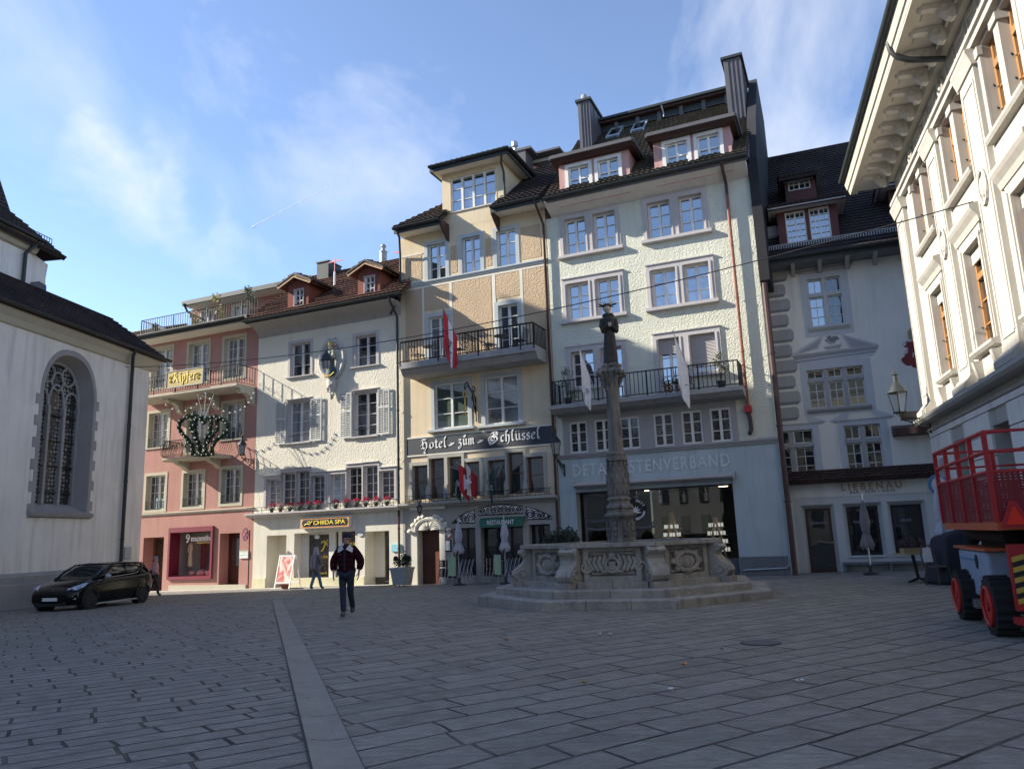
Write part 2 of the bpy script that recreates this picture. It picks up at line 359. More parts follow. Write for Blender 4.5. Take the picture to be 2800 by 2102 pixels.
#building pieces
class House:
 def __init__(s,name,label,fr,u,cat='building'):
  p=fr.p(u,0,0);p.z=gz(p.x,p.y);s.fr=fr;s.holes=[];s.r=root(name,p,label,cat)
 def uv(s,K_,a,w=0):return s.fr.uv(K_(*a),w)
 def mb(s):return MB(s.fr)
 def rect(s,K_,a,b,w=0):
  u0,z1=s.uv(K_,a,w);u1,z0=s.uv(K_,b,w);return u0,u1,z0,z1
 def wall(s,u0,u1,z0,z1,mat,w=0.0,name='wall',label=None,thick=.35,holes=None,back=True):
  hs=[h for h in (s.holes if holes is None else holes) if h[1] > u0 and h[0] < u1 and h[3] > z0 and h[2] < z1]
  us=sorted({u0,u1} | {min(max(x,u0),u1) for h in hs for x in h[:2]});zs=sorted({z0,z1} | {min(max(x,z0),z1) for h in hs for x in h[2:4]})
  m=s.mb()
  for i in range(len(us)-1):
   for j in range(len(zs)-1):
    cu,cz=(us[i]+us[i+1])/2,(zs[j]+zs[j+1])/2
    if any(h[0] < cu < h[1] and h[2] < cz < h[3] for h in hs):continue
    m.poly([(us[i],w,zs[j]),(us[i+1],w,zs[j]),(us[i+1],w,zs[j+1]),(us[i],w,zs[j+1])])
  m.poly([(u0,w,z0),(u0,w,z1),(u0,w-thick,z1),(u0,w-thick,z0)]);m.poly([(u1,w,z0),(u1,w,z1),(u1,w-thick,z1),(u1,w-thick,z0)])
  m.poly([(u0,w,z1),(u1,w,z1),(u1,w-thick,z1),(u0,w-thick,z1)])
  if back:m.poly([(u0,w-thick,z0),(u1,w-thick,z0),(u1,w-thick,z1),(u0,w-thick,z1)])
  return m.build(name,MAT[mat],s.r,label=label)
 def win(s,r,stone='grey_stone',frame='white_frame',gl='glass_sky',depth=.2,sur=.12,proud=.03,sill=(.08,.10,.08),casem=2,cols=1,rows=3,
   fw=.055,bar=.028,label=None,top=None,w=0.0,stile=.05,surtop=None,kind='window',bottom=True,transom=None,part=True):
  u0,u1,z0,z1=r;s.holes.append((u0,u1,z0,z1))
  m=s.mb()
  for q in ([(u0,w,z0),(u0,w,z1),(u0,w-depth,z1),(u0,w-depth,z0)],[(u1,w,z0),(u1,w,z1),(u1,w-depth,z1),(u1,w-depth,z0)],
                  [(u0,w,z1),(u1,w,z1),(u1,w-depth,z1),(u0,w-depth,z1)],[(u0,w,z0),(u1,w,z0),(u1,w-depth,z0),(u0,w-depth,z0)]):m.poly(q)
  if sur:
   st=sur if surtop is None else surtop;f=w+proud
   zb=z0 if (sill or not bottom) else z0-sur
   m.box(u0-sur,u0,w-.01,f,zb,z1+st);m.box(u1,u1+sur,w-.01,f,zb,z1+st);m.box(u0,u1,w-.01,f,z1,z1+st)
   if not sill and bottom:m.box(u0,u1,w-.01,f,z0-sur,z0)
  o=m.build(kind,MAT[stone],s.r,label=label)
  s.sash(o,r,w-depth,frame,gl,casem,cols,rows,fw,bar,stile,transom)
  if sill:
   e,p,h=sill;s.mb().prof([(w-.02,z0-h),(w+p-.02,z0-h),(w+p,z0-h+.02),(w+p,z0-.012),(w-.02,z0+.01)],u0-sur-e,u1+sur+e).build('sill',MAT[stone],o)
  return o
 def sash(s,o,r,w,frame,gl,casem,cols,rows,fw,bar,stile=.05,transom=None):
  u0,u1,z0,z1=r;m=s.mb();a,b=w,w+.06;t=.05
  m.box(u0,u0+fw,a,b,z0,z1);m.box(u1-fw,u1,a,b,z0,z1);m.box(u0+fw,u1-fw,a,b,z1-fw,z1);m.box(u0+fw,u1-fw,a,b,z0,z0+fw)
  W=(u1-u0)/casem
  for k in range(1,casem):m.box(u0+W*k-stile,u0+W*k+stile,a,b+.01,z0+fw,z1-fw)
  segs=[(z0,z1,rows)] if not transom else [(z0,z0+(z1-z0)*transom[0]-.03,rows),(z0+(z1-z0)*transom[0]+.03,z1,transom[1])]
  if transom:zt=z0+(z1-z0)*transom[0];m.box(u0+fw,u1-fw,a,b+.02,zt-.05,zt+.05)
  for k in range(casem):
   c0,c1=u0+W*k,u0+W*(k+1)
   for j in range(1,cols):x=c0+(c1-c0)*j/cols;m.box(x-bar/2,x+bar/2,a+.01,b-.015,z0+fw,z1-fw)
   for (q0,q1,rr) in segs:
    for j in range(1,rr):y=q0+(q1-q0)*j/rr;m.box(c0+fw*.6,c1-fw*.6,a+.015,b-.01,y-bar/2,y+bar/2)
  m.build('sash',MAT[frame],o)
  s.mb().box(u0,u1,a-.03,a+.004,z0,z1).build('pane',MAT[gl],o)
 def cornice(s,K_,a,b,h,proj,mat,name='cornice',u0=None,u1=None,w=0.0,prof=None,label=None):
  ua,za=s.uv(K_,a,w+proj);ub,zb=s.uv(K_,b,w+proj);z=(za+zb)/2
  if u0 is None:u0=ua
  if u1 is None:u1=ub
  pr=[(w-.05,z-h),(w+proj*.45,z-h),(w+proj*.7,z-h*.45),(w+proj,z-h*.35),(w+proj,z),(w-.05,z+.02)] if prof is None else [(w+proj*x,z-h*y) for x,y in prof]
  s.mb().prof(pr,u0,u1).build(name,MAT[mat],s.r,label=label);return z
def tiles(parent,a,b,c,d,mat,tw=.24,rh=.30,style='pan',name='roof',lift=.05,label=None,n=None,build=True,hide_under=True):
 """a, b: eave left and right, c, d: ridge right and left; a real stepped tile surface on that plane"""
 a,b,c,d=map(Vector,(a,b,c,d));n=(b-a).cross(d-a).normalized()
 if n.z < 0:n=-n
 H=max((d-a).length,(c-b).length);rows=max(2,int(H/rh));m=MB()
 def strip(t0,t1,odd):
  L0,R0,L1,Rr=a.lerp(d,t0),b.lerp(c,t0),a.lerp(d,t1),b.lerp(c,t1)
  ln=max((R0-L0).length,(Rr-L1).length,.01);k=max(1,round(ln/tw));N=k*4;lo,hi,ba=[],[],[]
  for i in range(N+1):
   x=i/N;ph=(i/4.0+(.5 if odd and style !='pan' else 0)) % 1.0;j=random.uniform(-.006,.006)
   if style=='pan':h=.055*abs(math.sin(math.pi*ph))**1.0;sh=0
   else:h=.004;sh=-.05*math.sin(math.pi*ph)
   dn=(L0-L1).normalized() if (L0-L1).length > 1e-6 else Vector((0,0,-1))
   pl=L0.lerp(R0,x);ph_=L1.lerp(Rr,x)
   lo.append(pl+n*(lift+h+.012+j)-dn*sh*1.0);hi.append(ph_+n*(h*.7+.005));ba.append(pl+n*(-.02)-dn*sh)
  i0=len(m.v);m.v +=lo+hi+ba
  for i in range(N):
   m.f.append([i0+i,i0+i+1,i0+N+1+i+1,i0+N+1+i]);m.f.append([i0+2*(N+1)+i,i0+2*(N+1)+i+1,i0+i+1,i0+i])
 for r in range(rows):strip(r/rows,(r+1)/rows,r % 2)
 k=-.03*n;q=-.16*n;i0=len(m.v);m.v +=[a+k,b+k,c+k,d+k,a+q,b+q,c+q,d+q]
 m.f +=[[i0,i0+1,i0+2,i0+3],[i0+7,i0+6,i0+5,i0+4],[i0,i0+4,i0+5,i0+1],[i0+1,i0+5,i0+6,i0+2],[i0+2,i0+6,i0+7,i0+3],[i0+3,i0+7,i0+4,i0]]
 return m.build(name,MAT[mat],parent,label=label)
def gutter(parent,a,b,mat='gutter',r=.075,name='gutter'):
 a,b=Vector(a),Vector(b);d=(b-a).normalized();side=d.cross(Vector((0,0,1))).normalized();m=MB();n=8;rings=[]
 for p in (a,b):
  out=[p+side*math.cos(math.pi*i/n)*r+Vector((0,0,-math.sin(math.pi*i/n)*r)) for i in range(n+1)]
  inn=[p+side*math.cos(math.pi*i/n)*(r-.012)+Vector((0,0,-math.sin(math.pi*i/n)*(r-.012))) for i in range(n,-1,-1)]
  rings.append(len(m.v));m.v +=out+inn
 N=2*n+2
 for i in range(N):m.f.append([rings[0]+i,rings[0]+(i+1) % N,rings[1]+(i+1) % N,rings[1]+i])
 m.f.append([rings[0]+i for i in range(N)]);m.f.append([rings[1]+i for i in range(N)][::-1])
 return m.build(name,MAT[mat],parent,smooth=40)
def downpipe(h,pts,mat='gutter',r=.05,name='downpipe',brackets=True):
 m=h.mb();m.tube(pts,r,8)
 if brackets:
  for (a,b) in zip(pts,pts[1:]):
   if abs(a[2]-b[2]) > 3:
    for k in range(1,4):
     t=k/4;m.tube([tuple(a[i]+(b[i]-a[i])*t for i in range(3))[:2]+(a[2]+(b[2]-a[2])*t-.03,),tuple(a[i]+(b[i]-a[i])*t for i in range(3))[:2]+(a[2]+(b[2]-a[2])*t+.03,)],r*1.25,8)
 return m.build(name,MAT[mat],h.r,smooth=40)
def railing(fr,path,h,mat,parent,step=.13,r=.009,name='railing',posts=None,rail=.02,low=.08):
 """path: list of (u, w, z) along the slab"""
 m=MB(fr)
 for a,b in zip(path,path[1:]):
  L=math.dist(a,b);k=max(1,int(L/step))
  for i in range(k+1):
   q=tuple(a[j]+(b[j]-a[j])*i/k for j in range(3));thick=r*(2.2 if posts and i % posts==0 else 1)
   m.box(q[0]-thick,q[0]+thick,q[1]-thick,q[1]+thick,q[2]+(0 if thick > r else low),q[2]+h)
 for z,rr in ((h,rail),(low,rail*.7)):
  m.tube([(q[0],q[1],q[2]+z) for q in path],rr,4)
 return m.build(name,MAT[mat],parent)
def spiral(cx,cz,r,turns,start,n=18,sgn=1):
 return [(cx+r*(1-.8*i/n)*math.cos(start+sgn*2*math.pi*turns*i/n),cz+r*(1-.8*i/n)*math.sin(start+sgn*2*math.pi*turns*i/n)) for i in range(n+1)]
def text(txt,fr,u,w,z,capH,mat,width=None,bold=0.0,depth=.02,parent=None,name='lettering',shear=0,mirror=False,align='L',**kw):
 cu=bpy.data.curves.new('t','FONT');cu.body=txt;cu.size=1;cu.offset=bold;cu.shear=shear;cu.extrude=0.0;cu.resolution_u=3;cu.space_character=kw.pop('space',1.0)
 ob=bpy.data.objects.new('t',cu);COL.objects.link(ob);dg=bpy.context.evaluated_depsgraph_get();dg.update();me=bpy.data.meshes.new_from_object(ob.evaluated_get(dg))
 vs=[v.co.copy() for v in me.vertices];fs=[list(p.vertices) for p in me.polygons]
 bpy.data.objects.remove(ob);bpy.data.curves.remove(cu)
 x0,x1=min(v.x for v in vs),max(v.x for v in vs);k=capH/.70;kx=(width/(x1-x0)) if width else k
 if align=='C':u -=(x1-x0)*kx/2
 m=MB(fr);n=len(vs);ecount={}
 for v in vs:m.P(u+((x1-v.x) if mirror else (v.x-x0))*kx,w+depth,z+v.y*k)
 for v in vs:m.P(u+((x1-v.x) if mirror else (v.x-x0))*kx,w,z+v.y*k)
 for f in fs:
  m.f.append(f)
  for i in range(len(f)):
   e=(f[i],f[(i+1) % len(f)]);ecount[tuple(sorted(e))]=ecount.get(tuple(sorted(e)),0)+1
 for (a,b),c in ecount.items():
  if c==1:m.f.append([a,b,b+n,a+n])
 bpy.data.meshes.remove(me)
 return m.build(name,MAT[mat] if isinstance(mat,str) else mat,parent,**kw)
def _arc(cx,cy,rx,ry,a0,a1,n=7):return [(cx+rx*math.cos(R_(a0+(a1-a0)*i/n)),cy+ry*math.sin(R_(a0+(a1-a0)*i/n))) for i in range(n+1)]
FRK={
 'o':(.62,[[(.22,.88),(.10,.7),(.10,.22),(.30,.05)],[(.22,.9),(.42,.98),(.52,.75),(.52,.25),(.30,.04)]]),
 't':(.46,[[(.22,1.35),(.20,.2),(.34,.04),(.46,.14)],[(.04,.98),(.44,.98)]]),
 'e':(.55,[[(.22,.9),(.10,.7),(.10,.22),(.28,.04),(.46,.18)],[(.22,.92),(.42,.96),(.46,.72),(.12,.48)]]),
 'l':(.38,[[(.12,1.3),(.26,1.7),(.34,1.55),(.16,1.2),(.16,.2),(.28,.04),(.38,.12)]]),
 'z':(.58,[[(.06,.82),(.2,.98),(.46,.9),(.14,.5),(.42,.42),(.48,.1),(.38,-.35),(.16,-.45),(.06,-.25),(.2,-.1),(.4,.0)]]),
 'u':(.68,[[(.08,.9),(.18,.94),(.18,.2),(.3,.05),(.52,.2)],[(.46,.95),(.54,.94),(.54,.16),(.66,.08)]]),
 'm':(.96,[[(.06,.88),(.16,.96),(.16,.04),(.24,.04)],[(.2,.8),(.42,.97),(.46,.85),(.46,.04),(.54,.04)],[(.5,.8),(.72,.97),(.78,.85),(.78,.16),(.9,.06)]]),
 'c':(.46,[[(.42,.86),(.26,.96),(.12,.78),(.12,.22),(.26,.04),(.44,.16)]]),
 'h':(.62,[[(.1,1.35),(.26,1.65),(.34,1.5),(.16,1.2),(.16,.04),(.24,.04)],[(.2,.78),(.42,.97),(.5,.7),(.5,.1),(.4,-.3),(.2,-.4)]]),
 's':(.46,[[(.42,.84),(.26,.97),(.1,.82),(.16,.6),(.38,.42),(.42,.18),(.24,.03),(.06,.16)]]),
 'i':(.34,[[(.06,.88),(.16,.95),(.16,.18),(.3,.06)],[(.14,1.25),(.22,1.33)]]),
 'p':(.62,[[(.06,.88),(.16,.96),(.16,-.5)],[(.18,.78),(.4,.97),(.52,.75),(.52,.25),(.34,.04),(.18,.14)]]),
 'f':(.44,[[(.38,1.5),(.24,1.55),(.18,1.3),(.18,-.35)],[(.02,.95),(.38,.95)]]),
 'r':(.48,[[(.06,.88),(.16,.96),(.16,.04),(.26,.08)],[(.18,.78),(.36,.98),(.46,.86)]]),
 'H':(1.05,[[(.30,1.5),(.22,1.2),(.34,.9),(.28,.35),(.10,.06)],[(.05,1.35),(.3,1.6),(.6,1.45),(.82,1.6)],[(.34,.95),(.62,1.1),(.8,.8),(.8,.2),(.6,-.2),(.4,-.5),(.55,-.7),(.7,-.5)],[(.0,.5),(.14,.8),(.36,.72)],[(.1,.06),(.36,.2),(.5,.05)]]),
 'S':(1.35,[[(1.15,1.35),(.9,1.6),(.62,1.4),(.7,1.05),(1.0,.75),(1.1,.35),(.85,.02),(.5,.0)],_arc(.5,.45,.46,.52,60,340,12),_arc(.55,.55,.24,.28,20,330,9),[(.7,1.5),(.45,1.45),(.35,1.25)],[(.1,.0),(.3,-.25),(.6,-.2),(.8,.0)],[(.62,1.05),(.86,1.25),(1.18,1.1)]]),
 'K':(1.1,[[(.34,1.55),(.3,.9),(.36,.3),(.16,.0)],[(.05,1.3),(.3,1.6),(.55,1.4),(.78,1.55)],[(.36,.85),(.7,1.05),(.6,.75),(.42,.7),(.72,.5),(.78,.15),(.95,.02)],[(.06,1.3),(.02,1.1)]]),
}
def fraktur(txt,fr,u0,w,z,xh,width,mat,parent,name='lettering',nib=.15,**kw):
 tot=0;marks=[]
 for ch in txt:
  if ch==' ':tot +=.45;continue
  if ch=='~':marks.append((tot,'orn'));tot +=.75;continue
  b={'ü':'u','û':'u'}.get(ch,ch);marks.append((tot,ch));tot +=FRK[b][0]+.08
 k=width/tot;m=MB(fr);cnt=[0];ny=math.sin(R_(40))*nib*xh;nx=math.cos(R_(40))*nib*xh
 def stroke(pts,ox):
  P=[(u0+(ox+x)*k,z+y*xh) for x,y in pts]
  for a,b in zip(P,P[1:]):
   cnt[0] +=1;d=.012+.0004*(cnt[0] % 23)
   q=[(a[0]-nx/2,a[1]-ny/2),(a[0]+nx/2,a[1]+ny/2),(b[0]+nx/2,b[1]+ny/2),(b[0]-nx/2,b[1]-ny/2)]
   t=xh*.022
   q=[(q[0][0]-t*.5,q[0][1]+t),(q[0][0]+t*.5,q[0][1]-t),(q[1][0]+t,q[1][1]),(q[2][0]+t,q[2][1]),(q[2][0]-t*.5,q[2][1]+t),(q[3][0]-t,q[3][1])] if False else q
   m.prism(q,w,w+d)
   if abs((b[0]-a[0])*ny-(b[1]-a[1])*nx) < nib*xh*.3*math.hypot(b[0]-a[0],b[1]-a[1]):
    e=xh*.03;m.prism([(a[0]-e,a[1]+e),(a[0]+e,a[1]-e),(b[0]+e,b[1]-e),(b[0]-e,b[1]+e)],w,w+d+.003)
 for ox,ch in marks:
  if ch=='orn':
   for dx,dy,r in ((.1,.12,.13),(.26,.18,.15),(.42,.3,.14),(.55,.42,.10),(.3,.42,.10)):
    cnt[0] +=1;m.prism([(u0+(ox+dx+r*math.cos(t*1.05))*k,z+(dy+r*.8*math.sin(t*1.05))*xh) for t in range(6)],w,w+.012+.0004*(cnt[0] % 23))
   continue
  b={'ü':'u','û':'u'}.get(ch,ch)
  for st in FRK[b][1]:stroke(st,ox)
  if ch=='ü':stroke([(.18,1.28),(.2,1.36)],ox);stroke([(.48,1.28),(.5,1.36)],ox)
  if ch=='û':stroke(_arc(.36,1.4,.14,.14,20,380,6),ox)
 return m.build(name,MAT[mat],parent,**kw)
def foliage(name,parent,mat,clumps,n,size,fr=WORLD,label=None,**kw):
 """n small leaves spread through the volumes of the clumps [(x,y,z,r)]"""
 m=MB(fr);rnd=random.Random(len(clumps)*31+n)
 for _ in range(n):
  c=rnd.choice(clumps);v=Vector((rnd.gauss(0,1),rnd.gauss(0,1),rnd.gauss(0,1))).normalized()*c[3]*(rnd.random()**.45)
  p=Vector(c[:3])+v;a=Vector((rnd.gauss(0,1),rnd.gauss(0,1),rnd.gauss(0,1))).normalized();b=a.cross(Vector((rnd.gauss(0,1),rnd.gauss(0,1),rnd.gauss(0,1)))).normalized()
  s=size*rnd.uniform(.5,1.4);q=[p-a*s*.9,p+b*s*.45,p+a*s*.9,p-b*s*.45];m.poly([tuple(x) for x in q])
 return m.build(name,MAT[mat],parent,label=label,**kw)
def hull_path(pts,n):
 """resample a polyline"""
 L=[0]
 for a,b in zip(pts,pts[1:]):L.append(L[-1]+math.dist(a,b))
 out=[]
 for i in range(n):
  d=L[-1]*i/(n-1);k=max(j for j in range(len(L)) if L[j] <=d+1e-9);k=min(k,len(pts)-2)
  t=(d-L[k])/max(1e-9,L[k+1]-L[k]);out.append(tuple(pts[k][j]+(pts[k+1][j]-pts[k][j])*t for j in range(len(pts[0]))))
 return out
#the church on the left
CH_Y=R_(8.0)
class ChFrame(Frame):
 def __init__(s):
  s.O=Vector((-17.46,26.51,0));s.T=Vector((math.sin(CH_Y),math.cos(CH_Y),0));s.N=Vector((math.cos(CH_Y),-math.sin(CH_Y),0))
FC=ChFrame()
H=House('church','tall white rendered church with a pointed tracery window, left edge of the square',FC,0,'church')
church=H
CU1=H.uv(C2,(790,900))[0]
CU1=max(7.4,min(CU1,8.4));CU0=-34
_,CZE=H.uv(C1,(700,1360),.55)
_,CZC=H.uv(C1,(700,1435),.3)
ul,zb=H.uv(C2,(190,1035));ur,_=H.uv(C2,(488,1050));ua,zt=H.uv(C2,(400,150));_,zs=H.uv(C2,(510,440))
uc=(ul+ur)/2;hw=(ur-ul)/2
def arch(k,zspring,hw_,top,n=9):
 """pointed arch outline from the left foot over the point to the right foot"""
 L=[(uc-hw_*k_,z_) for k_,z_ in ((math.cos(R_(90)*i/n)**.85,zspring+(top-zspring)*math.sin(R_(90)*i/n)**.92) for i in range(n+1))]
 return L+[(2*uc-u_,z_) for u_,z_ in reversed(L[:-1])]
op=[(uc-hw,zb)]+arch(1,zs,hw,zt)+[(uc+hw,zb)]
m=H.mb()
U=[CU0,uc-hw,uc+hw,CU1];Zlo,Zhi=-.5,CZC
m.poly([(U[0],0,Zlo),(U[1],0,Zlo),(U[1],0,Zhi),(U[0],0,Zhi)]);m.poly([(U[2],0,Zlo),(U[3],0,Zlo),(U[3],0,Zhi),(U[2],0,Zhi)])
m.poly([(U[1],0,Zlo),(U[2],0,Zlo),(U[2],0,zb),(U[1],0,zb)])
A=arch(1,zs,hw,zt)
for a,b in zip([(uc-hw,zb)]+A,A+[(uc+hw,zb)]):
 if abs(a[0]-b[0]) > 1e-6:m.poly([(a[0],0,a[1]),(b[0],0,b[1]),(b[0],0,Zhi),(a[0],0,Zhi)])
m.poly([(CU1,0,Zlo),(CU1,-9,Zlo),(CU1,-9,Zhi),(CU1,0,Zhi)]);m.poly([(CU0,0,Zlo),(CU0,-9,Zlo),(CU0,-9,Zhi),(CU0,0,Zhi)])
m.poly([(CU0,-9,Zlo),(CU1,-9,Zlo),(CU1,-9,Zhi),(CU0,-9,Zhi)])
m.build('wall',MAT['church_stucco'],H.r)
m=H.mb();D=.62;hi_=hw-.14
inn=[(uc-hi_,zb+.35)]+[(u_,z_) for u_,z_ in arch(1,zs,hi_,zt-.22)]+[(uc+hi_,zb+.35)]
for i in range(len(op)-1):
 a,b,c,d=op[i],op[i+1],inn[i+1],inn[i]
 m.poly([(a[0],0,a[1]),(b[0],0,b[1]),(c[0],-D,c[1]),(d[0],-D,d[1])])
m.poly([(op[0][0],0,zb),(op[-1][0],0,zb),(inn[-1][0],-D,zb+.35),(inn[0][0],-D,zb+.35)])
outr=[(uc-hw-.16,zb)]+arch(1,zs,hw+.16,zt+.22)+[(uc+hw+.16,zb)]
for i in range(len(op)-1):
 a,b,c,d=op[i],op[i+1],outr[i+1],outr[i]
 m.hexa([(a[0],.0,a[1]),(b[0],.0,b[1]),(c[0],.0,c[1]),(d[0],.0,d[1])],[(a[0],.02,a[1]),(b[0],.02,b[1]),(c[0],.02,c[1]),(d[0],.02,d[1])])
k=0;z=zb-.1
while z < zs+.2:
 if k % 2==0:
  m.box(uc-hw-.34,uc-hw-.16,.0,.021,z,z+.38);m.box(uc+hw+.16,uc+hw+.30,.0,.021,z+.2,z+.58)
 z +=.40;k +=1
wino=m.build('window',MAT['church_stone'],H.r)
m=H.mb();m.prof([(-.02,zb-.22),(.16,zb-.16),(.2,zb-.04),(-.02,zb+.05)],uc-hw-.3,uc+hw+.2);m.build('sill',MAT['church_stone'],wino)
m=H.mb();gw=2*hi_;x1,x2=uc-hi_+gw/3,uc-hi_+2*gw/3;zl=zs-.25
for x in (x1,x2):m.box(x-.06,x+.06,-D-.02,-D+.14,zb+.34,zl+.1)
for x in (uc-hi_+.03,uc+hi_-.03):m.box(x-.05,x+.05,-D-.02,-D+.10,zb+.34,zs)
def trac(pts,r=.05,closed=False):m.tube([(a,-D+.05,b) for a,b in pts],r,6,closed)
for c0 in (uc-hi_+gw/6,uc,uc+hi_-gw/6):
 tt=zl+.75 if c0 !=uc else zl+.95
 L=[(c0-gw/6*math.cos(R_(90)*i/6)**.8,zl+(tt-zl)*math.sin(R_(90)*i/6)) for i in range(7)]
 trac(L+[(2*c0-a,b) for a,b in reversed(L[:-1])])
top=zt-.22
trac([(uc-hi_*.45+.36*math.cos(t*.52),zl+1.35+.36*math.sin(t*.52)) for t in range(12)],.045,True)
trac([(uc+hi_*.45+.36*math.cos(t*.52),zl+1.35+.36*math.sin(t*.52)) for t in range(12)],.045,True)
trac([(uc+.30*math.cos(t*.52),top-.75+.36*math.sin(t*.52)) for t in range(12)],.045,True)
trac([(a,b-.03) for a,b in arch(1,zs,hi_-.03,top)],.06)
m.build('tracery',MAT['church_stone'],wino)
m=H.mb();z=zb+.75
while z < zs+.2:m.box(uc-hi_,uc+hi_,-D,-D+.05,z,z+.05);z +=.98
m.build('saddle_bar',MAT['iron'],wino)
t=NT('leaded');p=t.pos((1,1,1));v=t.n('ShaderNodeTexVoronoi',feature='F1');t.l(p,v.inputs['Vector']);v.inputs['Scale'].default_value=6.5;v.inputs['Randomness'].default_value=.25
t.col(t.mix(t.rng(v.outputs['Distance'],.25,.52),(.30,.29,.26,1),(.025,.025,.025,1)));t.set(.25,spec=.5);t.bump(v.outputs['Distance'],.5,.02);MAT['leaded']=t.m
m=H.mb();ins=inn;m.f.append([m.P(a,-D-.01,b) for a,b in ins]);m.build('pane',MAT['leaded'],wino)
m=H.mb();_,zp=H.uv(C2,(60,1400),.18)
m.prof([(-.01,-.6),(.32,-.6),(.30,zp-.32),(.22,zp-.28),(.22,zp-.05),(-.01,zp+.08)],CU0,CU1+.0);m.build('plinth',MAT['church_stone'],H.r)
m=H.mb();m.prof([(-.02,CZC-.35),(.10,CZC-.32),(.22,CZC-.12),(.40,CZC+.05),(.40,CZE-.05),(-.02,CZE-.05)],CU0,CU1+.3);m.build('cornice',MAT['sand_stone'],H.r)
wk=-2.6
_,ZK=H.uv(C1,(300,1010),wk)
a=FC.p(CU1+.5,.55,CZE);b=FC.p(CU0,.55,CZE);c=FC.p(CU0,wk,ZK);d=FC.p(CU1+.5,wk,ZK)
tiles(H.r,b,a,d,c,'tile_dark',tw=.22,rh=.28,style='flat',name='aisle_roof')
gutter(H.r,FC.p(CU0,.62,CZE),FC.p(CU1+.6,.62,CZE),r=.10)
up_,_z=H.uv(C2,(745,300),.12)
ue=H.uv(C2,(770,140),.6)[0]
downpipe(H,[(ue,.6,CZE-.1),(ue-.02,.5,CZE-.35),(up_,.14,CZE-.9),(up_,.14,gz(-16.5,33)+.0)],r=.075)
NW=-3.2
nu1,nz1=H.uv(C1,(270,640),NW);NE_z=nz1
nu0=CU0
m=H.mb();m.box(nu0,nu1,NW-16,NW,5,NE_z-.1);m.build('nave_wall',MAT['church_stucco'],H.r)
ue2,_=H.uv(C1,(430,735),NW);zc_=NE_z-.35
m=H.mb()
prof_=[(0,zc_),(1.0,zc_-.25),(.93,zc_-.9),(.96,zc_-1.3),(1.15,zc_-3.2),(1.45,zc_-6),(0,zc_-6)]
s_=(ue2-nu1)
m.v=[];pts=[(nu1+s_*a,b) for a,b in prof_]
m.prism(pts,NW-2.2,NW-.15);m.build('buttress',MAT['church_stucco'],H.r)
m=H.mb();pts2=[(nu1+s_*a*1.01,b) for a,b in [(.20,zc_-1.35),(.6,zc_-1.15),(.97,zc_-1.2),(1.17,zc_-3.2),(1.47,zc_-6),(.2,zc_-6)]]
m.prism(pts2,NW-2.22,NW-.13);m.build('slate_cladding',MAT['slate_metal'],H.r)
m=H.mb();m.prof([(NW-.02,NE_z-.55),(NW+.15,NE_z-.5),(NW+.45,NE_z-.1),(NW+.45,NE_z),(NW-.02,NE_z)],nu0,nu1+.1);m.build('nave_cornice',MAT['sand_stone'],H.r)
gutter(H.r,FC.p(nu0,NW+.55,NE_z),FC.p(nu1+.1,NW+.55,NE_z),r=.11,name='nave_gutter')
upn=H.uv(C1,(215,700),NW+.15)[0]
downpipe(H,[(upn+.3,NW+.5,NE_z-.1),(upn,NW+.15,NE_z-.7),(upn,NW+.15,ZK-.3)],r=.08)
RIDGE=26.4
e0,e1=FC.p(nu0,NW+.5,NE_z+.02),FC.p(ue2+.25,NW+.5,NE_z-.25)
kz=NE_z+1.3;k0,k1=FC.p(nu0,NW-1.0,kz),FC.p(nu1-.35,NW-1.0,kz+.1)
r0,r1=FC.p(nu0,NW-7.5,RIDGE),FC.p(nu1+2.6,NW-7.5,RIDGE)
tiles(H.r,e0,e1,k1,k0,'tile_dark',tw=.24,rh=.3,style='flat',name='nave_roof')
tiles(H.r,k0,k1,r1,r0,'tile_dark',tw=.24,rh=.3,style='flat',name='nave_roof')
e2,k2=FC.p(ue2+.25,NW-15,NE_z-.25),FC.p(nu1-.35,NW-14,kz+.1)
tiles(H.r,e1,e2,k2,k1,'tile_dark',tw=.24,rh=.3,style='flat',name='hip_roof')
tiles(H.r,k1,k2,r1+Vector((-.01,.01,0)),r1,'tile_dark',tw=.24,rh=.3,style='flat',name='hip_roof')
m=MB();q=[k2,FC.p(nu0,NW-14,kz),r0,r1];i0=len(m.v);m.v +=q;m.f.append([i0,i0+1,i0+2,i0+3]);m.build('back_roof',MAT['tile_dark'],H.r)
m=H.mb();m.box(-6,6.75,NW-13,NW-6,5,19);m.box(-6,6.05,NW-12.5,NW-6.5,19,25);m.build('sun_blocker',MAT['church_stucco'],H.r)  # unseen stepped block, added to keep sun off the lower mint and hotel fronts
m=H.mb();m.hexa([(-6.2,NW-12.7,25),(6.25,NW-12.7,25),(6.25,NW-6.3,25),(-6.2,NW-6.3,25)],[(-4,NW-9.6,27.2),(5,NW-9.6,27.2),(5,NW-9.4,27.2),(-4,NW-9.4,27.2)]);m.build('sun_blocker_roof',MAT['tile_dark'],H.r)  # sloped cap of that added block, also out of view
m=H.mb()
for (cx_,cy_) in ((300,580),(0,500)):
 ua_,za_=H.uv(C1,(cx_,cy_+25),NW-.3)
 m.tube([(ua_,NW-.3,za_+.28),(ua_+.9,NW-.3,za_+.28)],.02,4)
 m.tube([(ua_,NW-.3,za_+.05),(ua_+.9,NW-.3,za_+.05)],.02,4)
 for i in range(7):m.box(ua_+i*.15-.012,ua_+i*.15+.012,NW-.31,NW-.29,za_-.1,za_+.28)
m.build('snow_guard',MAT['gutter'],H.r)
m=H.mb();ua_,za_=H.uv(C1,(1080,1500),.2)
